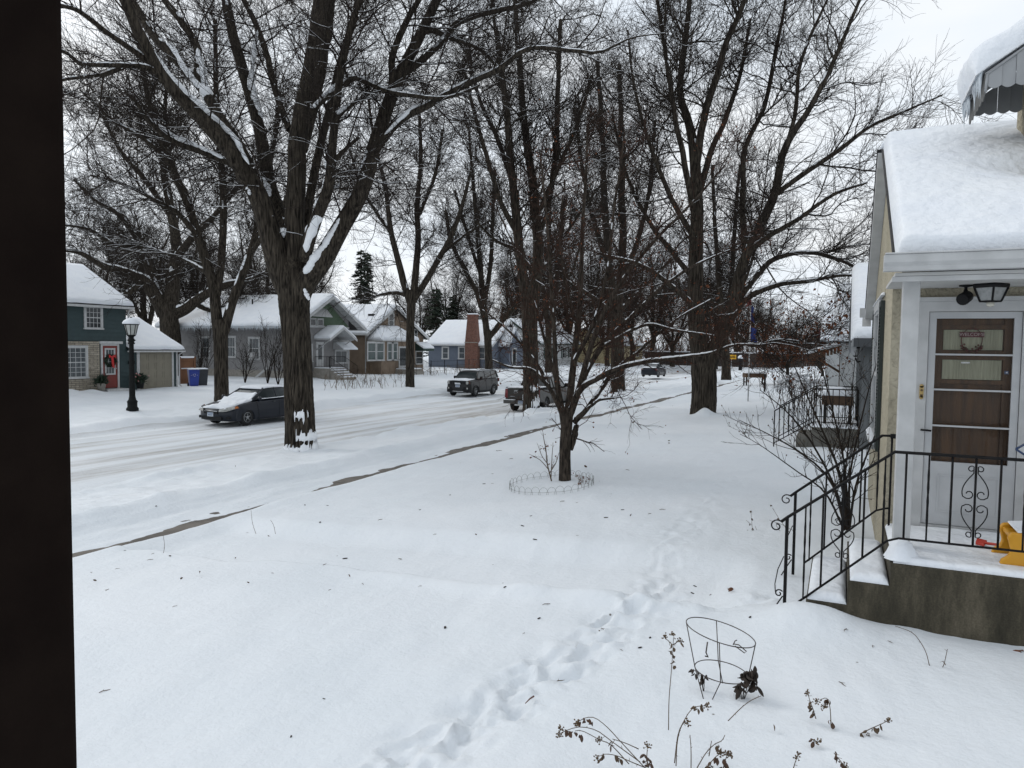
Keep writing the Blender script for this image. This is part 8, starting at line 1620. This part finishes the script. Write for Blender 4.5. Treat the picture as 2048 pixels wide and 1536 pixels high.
# dried goldenrod and asters standing in the snow, each a plant of its own
def dried_plant(label, base_px, z0, stems, heads, leaves, seed, hs=.022):
    """stems: lists of px points, heads: px points, leaves: px points, all at the plant's own distance"""
    g_ = on_z(*base_px, z0); gz = Hs(g_[0], g_[1]); R = thing('dried_flower_stalk', label, 'plant', (g_[0], g_[1], gz), 0, 'dead flower stalks in the front snow'); D2 = depth_of((g_[0], g_[1], gz)); r = np.random.default_rng(seed); m = MB(); pts_all = []
    for s in stems:
        P_ = np.array([at(x, y, D2 + r.normal(0, .02)) for x, y in s]); q, _ = catmull(P_, np.ones(len(P_)), 14); m.tube(q, list(np.linspace(.0030, .0019, 14)), 5); pts_all.append(q)
        for k in range(3, 13, 3): m.bar(q[k], q[k] + r.normal(0, .008, 3), .0018, .001, 4)
    m.build('stem', BROWN, R)
    if heads:
        c = []; h = MB()
        for (x, y) in heads:
            o = at(x, y, D2)
            for k in range(15):
                d = unit(r.normal(size=3) + [0, 0, .4]); e = o + d * hs * r.uniform(.4, 1.1); h.bar(o, e, .0012, .0010, 3); h.lathe(e, [(.0012, -.003), (.0042, 0), (.0048, .003), (.0015, .005)], 5)
        h.build('flower_head', TANHEAD, R)
    if leaves: big_leaves(R, 'leaves', [at(x, y, D2) for x, y in leaves], .032, seed, BROWN if seed % 2 else mat('brown_leaf', (0.085, 0.045, 0.026), (0.05, 0.03, 0.02), 25, .8), 2)
    return R
dried_plant('tall straight dried flower stalk with a tufted top left of the tomato cage', (1337, 1456), .0, [[(1337, 1460), (1338, 1400), (1342, 1350), (1345, 1310), (1347, 1275)], [(1345, 1290), (1336, 1281), (1329, 1275)], [(1346, 1290), (1353, 1285), (1359, 1282)]], [(1346, 1271), (1329, 1274), (1360, 1282)], [(1345, 1295), (1344, 1303), (1346, 1310), (1347, 1322), (1348, 1330), (1344, 1288)], 1)
dried_plant('dried stalks arching far left with seed heads at the bottom edge', (1285, 1532), .0, [[(1290, 1536), (1240, 1482), (1215, 1455), (1190, 1436), (1170, 1436), (1155, 1444)], [(1280, 1524), (1225, 1484), (1195, 1462), (1165, 1454), (1140, 1458), (1118, 1468)], [(1258, 1528), (1222, 1490), (1200, 1480), (1165, 1462), (1150, 1462)], [(1277, 1498), (1250, 1486), (1225, 1478)]], [(1154, 1446), (1118, 1470), (1121, 1458), (1199, 1480), (1156, 1450)], [(1160, 1444), (1168, 1440), (1176, 1440), (1186, 1444), (1130, 1462), (1140, 1462), (1148, 1464), (1163, 1468), (1222, 1484), (1226, 1490)], 2)
dried_plant('low drooping dried stalk at the very bottom edge under the arching ones', (1290, 1533), .0, [[(1292, 1536), (1258, 1522), (1235, 1512), (1212, 1508), (1200, 1512)]], [(1194, 1518)], [(1205, 1512), (1201, 1518), (1231, 1508), (1240, 1520)], 3)
dried_plant('dark leafy dried stalk at the bottom edge, right of the arching stalks', (1297, 1536), .0, [[(1297, 1540), (1294, 1520), (1294, 1505), (1295, 1492)]], [(1295, 1492)], [(1292, 1510), (1295, 1516), (1299, 1520), (1290, 1524), (1302, 1526), (1295, 1528)], 4)
dried_plant('tall bent pair of dried stalks with a nodding seed head below the tomato cage', (1352, 1530), .0, [[(1352, 1532), (1354, 1490), (1360, 1460), (1370, 1440)], [(1349, 1526), (1356, 1470), (1368, 1442), (1382, 1420), (1398, 1412), (1412, 1412)]], [(1375, 1445), (1414, 1412)], [(1390, 1414), (1396, 1416), (1400, 1412)], 5)
dried_plant('bare upright dried stick left of the curled leaf stalk', (1381, 1536), .0, [[(1382, 1538), (1382, 1500), (1380, 1470)]], [], [], 6)
dried_plant('slanting dried stalk with a curled pale leaf near the bottom edge', (1395, 1534), .0, [[(1394, 1536), (1412, 1506), (1430, 1488), (1443, 1482), (1450, 1470)], [(1418, 1512), (1423, 1482)]], [], [(1438, 1490), (1442, 1494), (1434, 1492)], 7)
dried_plant('bushy dried stalks with brown leaves and tufts at the bottom edge', (1425, 1536), .0, [[(1412, 1540), (1424, 1522), (1436, 1510), (1446, 1506)], [(1446, 1540), (1450, 1522), (1456, 1508)]], [(1442, 1510), (1456, 1508), (1460, 1512)], [(1420, 1526), (1430, 1516), (1434, 1520), (1448, 1530), (1450, 1522), (1446, 1536), (1418, 1532)], 8)
dried_plant('short dried stalk with a long curled tan leaf near the middle right', (1630, 1436), .04, [[(1632, 1438), (1626, 1418), (1620, 1402), (1616, 1388)]], [(1615, 1386)], [(1622, 1408), (1624, 1414), (1627, 1422), (1622, 1404), (1628, 1426)], 9)
dried_plant('short dried stalk bent left at its top, right of the curled tan leaf', (1662, 1450), .04, [[(1662, 1452), (1661, 1425), (1658, 1405), (1652, 1396), (1640, 1400)], [(1656, 1408), (1648, 1412)]], [(1635, 1403), (1649, 1416)], [(1654, 1398), (1660, 1440), (1664, 1442), (1658, 1400)], 10)
dried_plant('dried stalk leaning right with hanging leaves, farthest right of the stalks', (1722, 1470), .04, [[(1720, 1468), (1740, 1458), (1758, 1450), (1775, 1442)]], [(1777, 1442)], [(1724, 1466), (1735, 1462), (1738, 1468), (1748, 1458), (1755, 1456), (1762, 1448)], 11)
dried_plant('stubby dried flower tuft almost buried in the snow', (1632, 1484), .04, [[(1624, 1478), (1630, 1482), (1636, 1484)]], [(1636, 1484)], [(1624, 1478), (1628, 1482)], 12)
dried_plant('small dried seed head poking up at the bottom edge', (1588, 1536), .04, [[(1586, 1540), (1590, 1526), (1594, 1514)]], [(1595, 1513)], [], 13)
dried_plant('dried stalk with a row of curled leaves, cut by the bottom edge', (1690, 1536), .04, [[(1692, 1538), (1684, 1526), (1676, 1516), (1668, 1506)]], [(1690, 1534)], [(1668, 1506), (1672, 1512), (1678, 1518), (1684, 1526)], 14)
dried_plant('thin thorny dried cane leaning right just below the cage leaves', (1456, 1442), .0, [[(1456, 1442), (1480, 1418), (1500, 1402), (1522, 1392)]], [], [], 15)
dried_plant('thin arching reed in front of the stained concrete stoop', (1860, 1336), .02, [[(1860, 1336), (1852, 1305), (1838, 1280), (1822, 1264), (1790, 1252)]], [], [], 16)
dried_plant('two short crossed reeds right of the arching reed', (1886, 1342), .02, [[(1880, 1344), (1888, 1328), (1895, 1298)], [(1891, 1330), (1886, 1322)]], [], [], 17)
dried_plant('dead flower stalk with dark seed heads left of the handrail foot', (1503, 1060), -.05, [[(1506, 1068), (1504, 1050), (1502, 1026)], [(1522, 1082), (1516, 1066), (1510, 1052)], [(1503, 1050), (1492, 1040)]], [(1502, 1024)], [(1503, 1036), (1500, 1048), (1506, 1056), (1496, 1060)], 18, .016)
dried_plant('dead leaning flower stalks under the handrail near the shrub', (1570, 1070), -.02, [[(1580, 1066), (1560, 1040), (1545, 1016)], [(1588, 1062), (1566, 1050), (1538, 1040)], [(1560, 1062), (1552, 1050)]], [(1542, 1012)], [(1556, 1036), (1575, 1060)], 19, .014)
for i, (a, b, lb) in enumerate((((327, 1106), [(327, 1106), (329, 1090), (326, 1070)], 'short bare reed in the snow nearest the porch post'), ((510, 1070), [(512, 1068), (505, 1046), (502, 1020)], 'curved bare reed in the snow left of a shorter one'), ((549, 1066), [(551, 1068), (547, 1050), (541, 1040)], 'short bare reed in the snow, right of the curved one'))): dried_plant(lb, a, -.3, [b], [], [], 30 + i)

# twigs, bark and leaves fallen on the snow: one of each, then copies
def leaf_proto(kind, seed):
    r = np.random.default_rng(seed); R = thing('fallen_' + kind, None, None)
    if kind == 'twig': m = MB(); P = [(-.06, 0, .004), (-.02, .008, .010), (.02, -.003, .010), (.06, .010, .004)]; m.tube(P, [.004, .005, .0045, .002], 5); m.bar(P[1], (.0, .04, .014), .003, .0015, 4); m.build('stick', BROWN, R)
    elif kind == 'leaf': big_leaves(R, 'blade', [(0, 0, .035)], .075, seed, DRYLEAF if seed % 2 else BROWN, 1, .35)
    else: m = MB(); m.prism([(-.035, -.012, .0), (.03, -.016, .004), (.042, .004, .006), (.0, .018, .004), (-.04, .010, .0)], (0, .002, .009)); m.build('flake', BARK2, R)
    return R
KINDS = [('twig', 'thin dark twig lying on the open snow of the front yard', 'twig', 'fallen twigs on the snow'), ('leaf', 'curled brown leaf lying on the open snow of the front yard', 'leaf', 'fallen leaves on the snow'), ('bark_flake', 'small dark flake of bark lying on the open snow of the front yard', 'bark flake', 'fallen bark flakes on the snow')]
PRO = [leaf_proto(k[0], 3 + i) for i, k in enumerate(KINDS)]
DEB = [(210, 1382), (350, 1212), (582, 1474), (648, 1398), (726, 1168), (700, 1158), (840, 1172), (890, 1255), (1092, 1208), (1010, 1178), (1078, 1236), (1047, 1267), (1120, 1362), (1198, 1260), (1206, 1258), (1280, 1296), (1368, 1300), (1242, 1302), (1300, 1275), (1330, 1198), (1390, 1172), (1385, 1185), (1456, 1180), (1420, 1190), (1338, 882), (968, 968), (985, 967), (985, 948), (1022, 918), (994, 902), (1000, 902), (955, 1070), (1045, 1052), (1070, 1077), (1062, 1032), (1155, 1072), (1212, 1035), (1245, 1020), (1258, 1035), (1300, 1028), (1325, 1020), (1154, 1006), (1124, 1003), (1198, 962), (1263, 848), (1224, 824), (1275, 833), (1345, 812), (1176, 938), (1255, 940), (610, 1010), (655, 1012), (540, 1075), (495, 1066), (470, 1118), (305, 1107), (300, 1120), (235, 1138), (195, 1165), (182, 1145), (360, 1160), (400, 1150), (545, 1147), (650, 1130), (690, 1118), (340, 1112), (215, 1180), (610, 932), (470, 935), (360, 988), (312, 1000), (640, 1045), (250, 1100), (660, 1180), (1684, 1370), (1500, 1235), (1745, 1293), (1548, 1470), (1690, 1258), (1780, 1284), (310, 858), (500, 1170), (800, 1120), (870, 1068), (760, 1040), (900, 990), (840, 1020)]
rd = np.random.default_rng(12); cnt = [0, 0, 0]
for i, (px, py) in enumerate(DEB):
    g_ = on_z(px, py, -.15)
    for _ in range(4): g_ = on_z(px, py, Hs(g_[0], g_[1]))
    k = int(rd.choice(3, p=[.42, .2, .38])); kd = KINDS[k]; sc = rd.uniform(.28, .68) * (1 + .05 * max(0, depth_of(g_) - 6))
    zz = float(H(np.array([g_[0]]), np.array([g_[1]]))[0])
    if cnt[k] == 0: o = PRO[k]; o.location = (g_[0], g_[1], zz); o.rotation_euler = (0, 0, rd.uniform(0, 6)); o.scale = (sc,) * 3
    else: o = copy_tree(PRO[k], (g_[0], g_[1], zz), rd.uniform(0, 6), sc)
    tag(o, kd[1], kd[2], kd[3]); cnt[k] += 1
for (px, py, lb, s, sd_i) in ((1464, 1181, 'large curled brown leaf on the trodden snow before the steps', 1.0, 5), (1338, 884, 'upright reddish brown leaf standing in the snow between the two yard trees', 1.0, 7), (2042, 1304, 'big brown leaf in the snow at the right edge below the stoop', 1.1, 9)):
    g_ = on_z(px, py, .0); g_ = on_z(px, py, Hs(g_[0], g_[1])); R = thing('fallen_leaf', lb, 'leaf', (g_[0], g_[1], Hs(g_[0], g_[1]))); big_leaves(R, 'blade', [(g_[0], g_[1], Hs(g_[0], g_[1]) + .035), (g_[0] + .02, g_[1], Hs(g_[0], g_[1]) + .03)], .07 * s, sd_i, mat('russet_leaf', (0.15, 0.058, 0.026), (0.09, 0.036, 0.018), 20, .8), 1, .15)
R = thing('fallen_stick', 'reddish bent stick lying beside the boot trail', 'stick', tuple(on_z(1060, 1375, -.02))); g0, g1, g2 = (on_z(*p, .0) for p in ((1051, 1384), (1060, 1375), (1068, 1370)))
MB().tube([(g[0], g[1], Hs(g[0], g[1]) + .015) for g in (g0, g1, g2)], [.003, .005, .006], 6).build('stick', mat('red_stick', (0.12, 0.05, 0.035)), R)
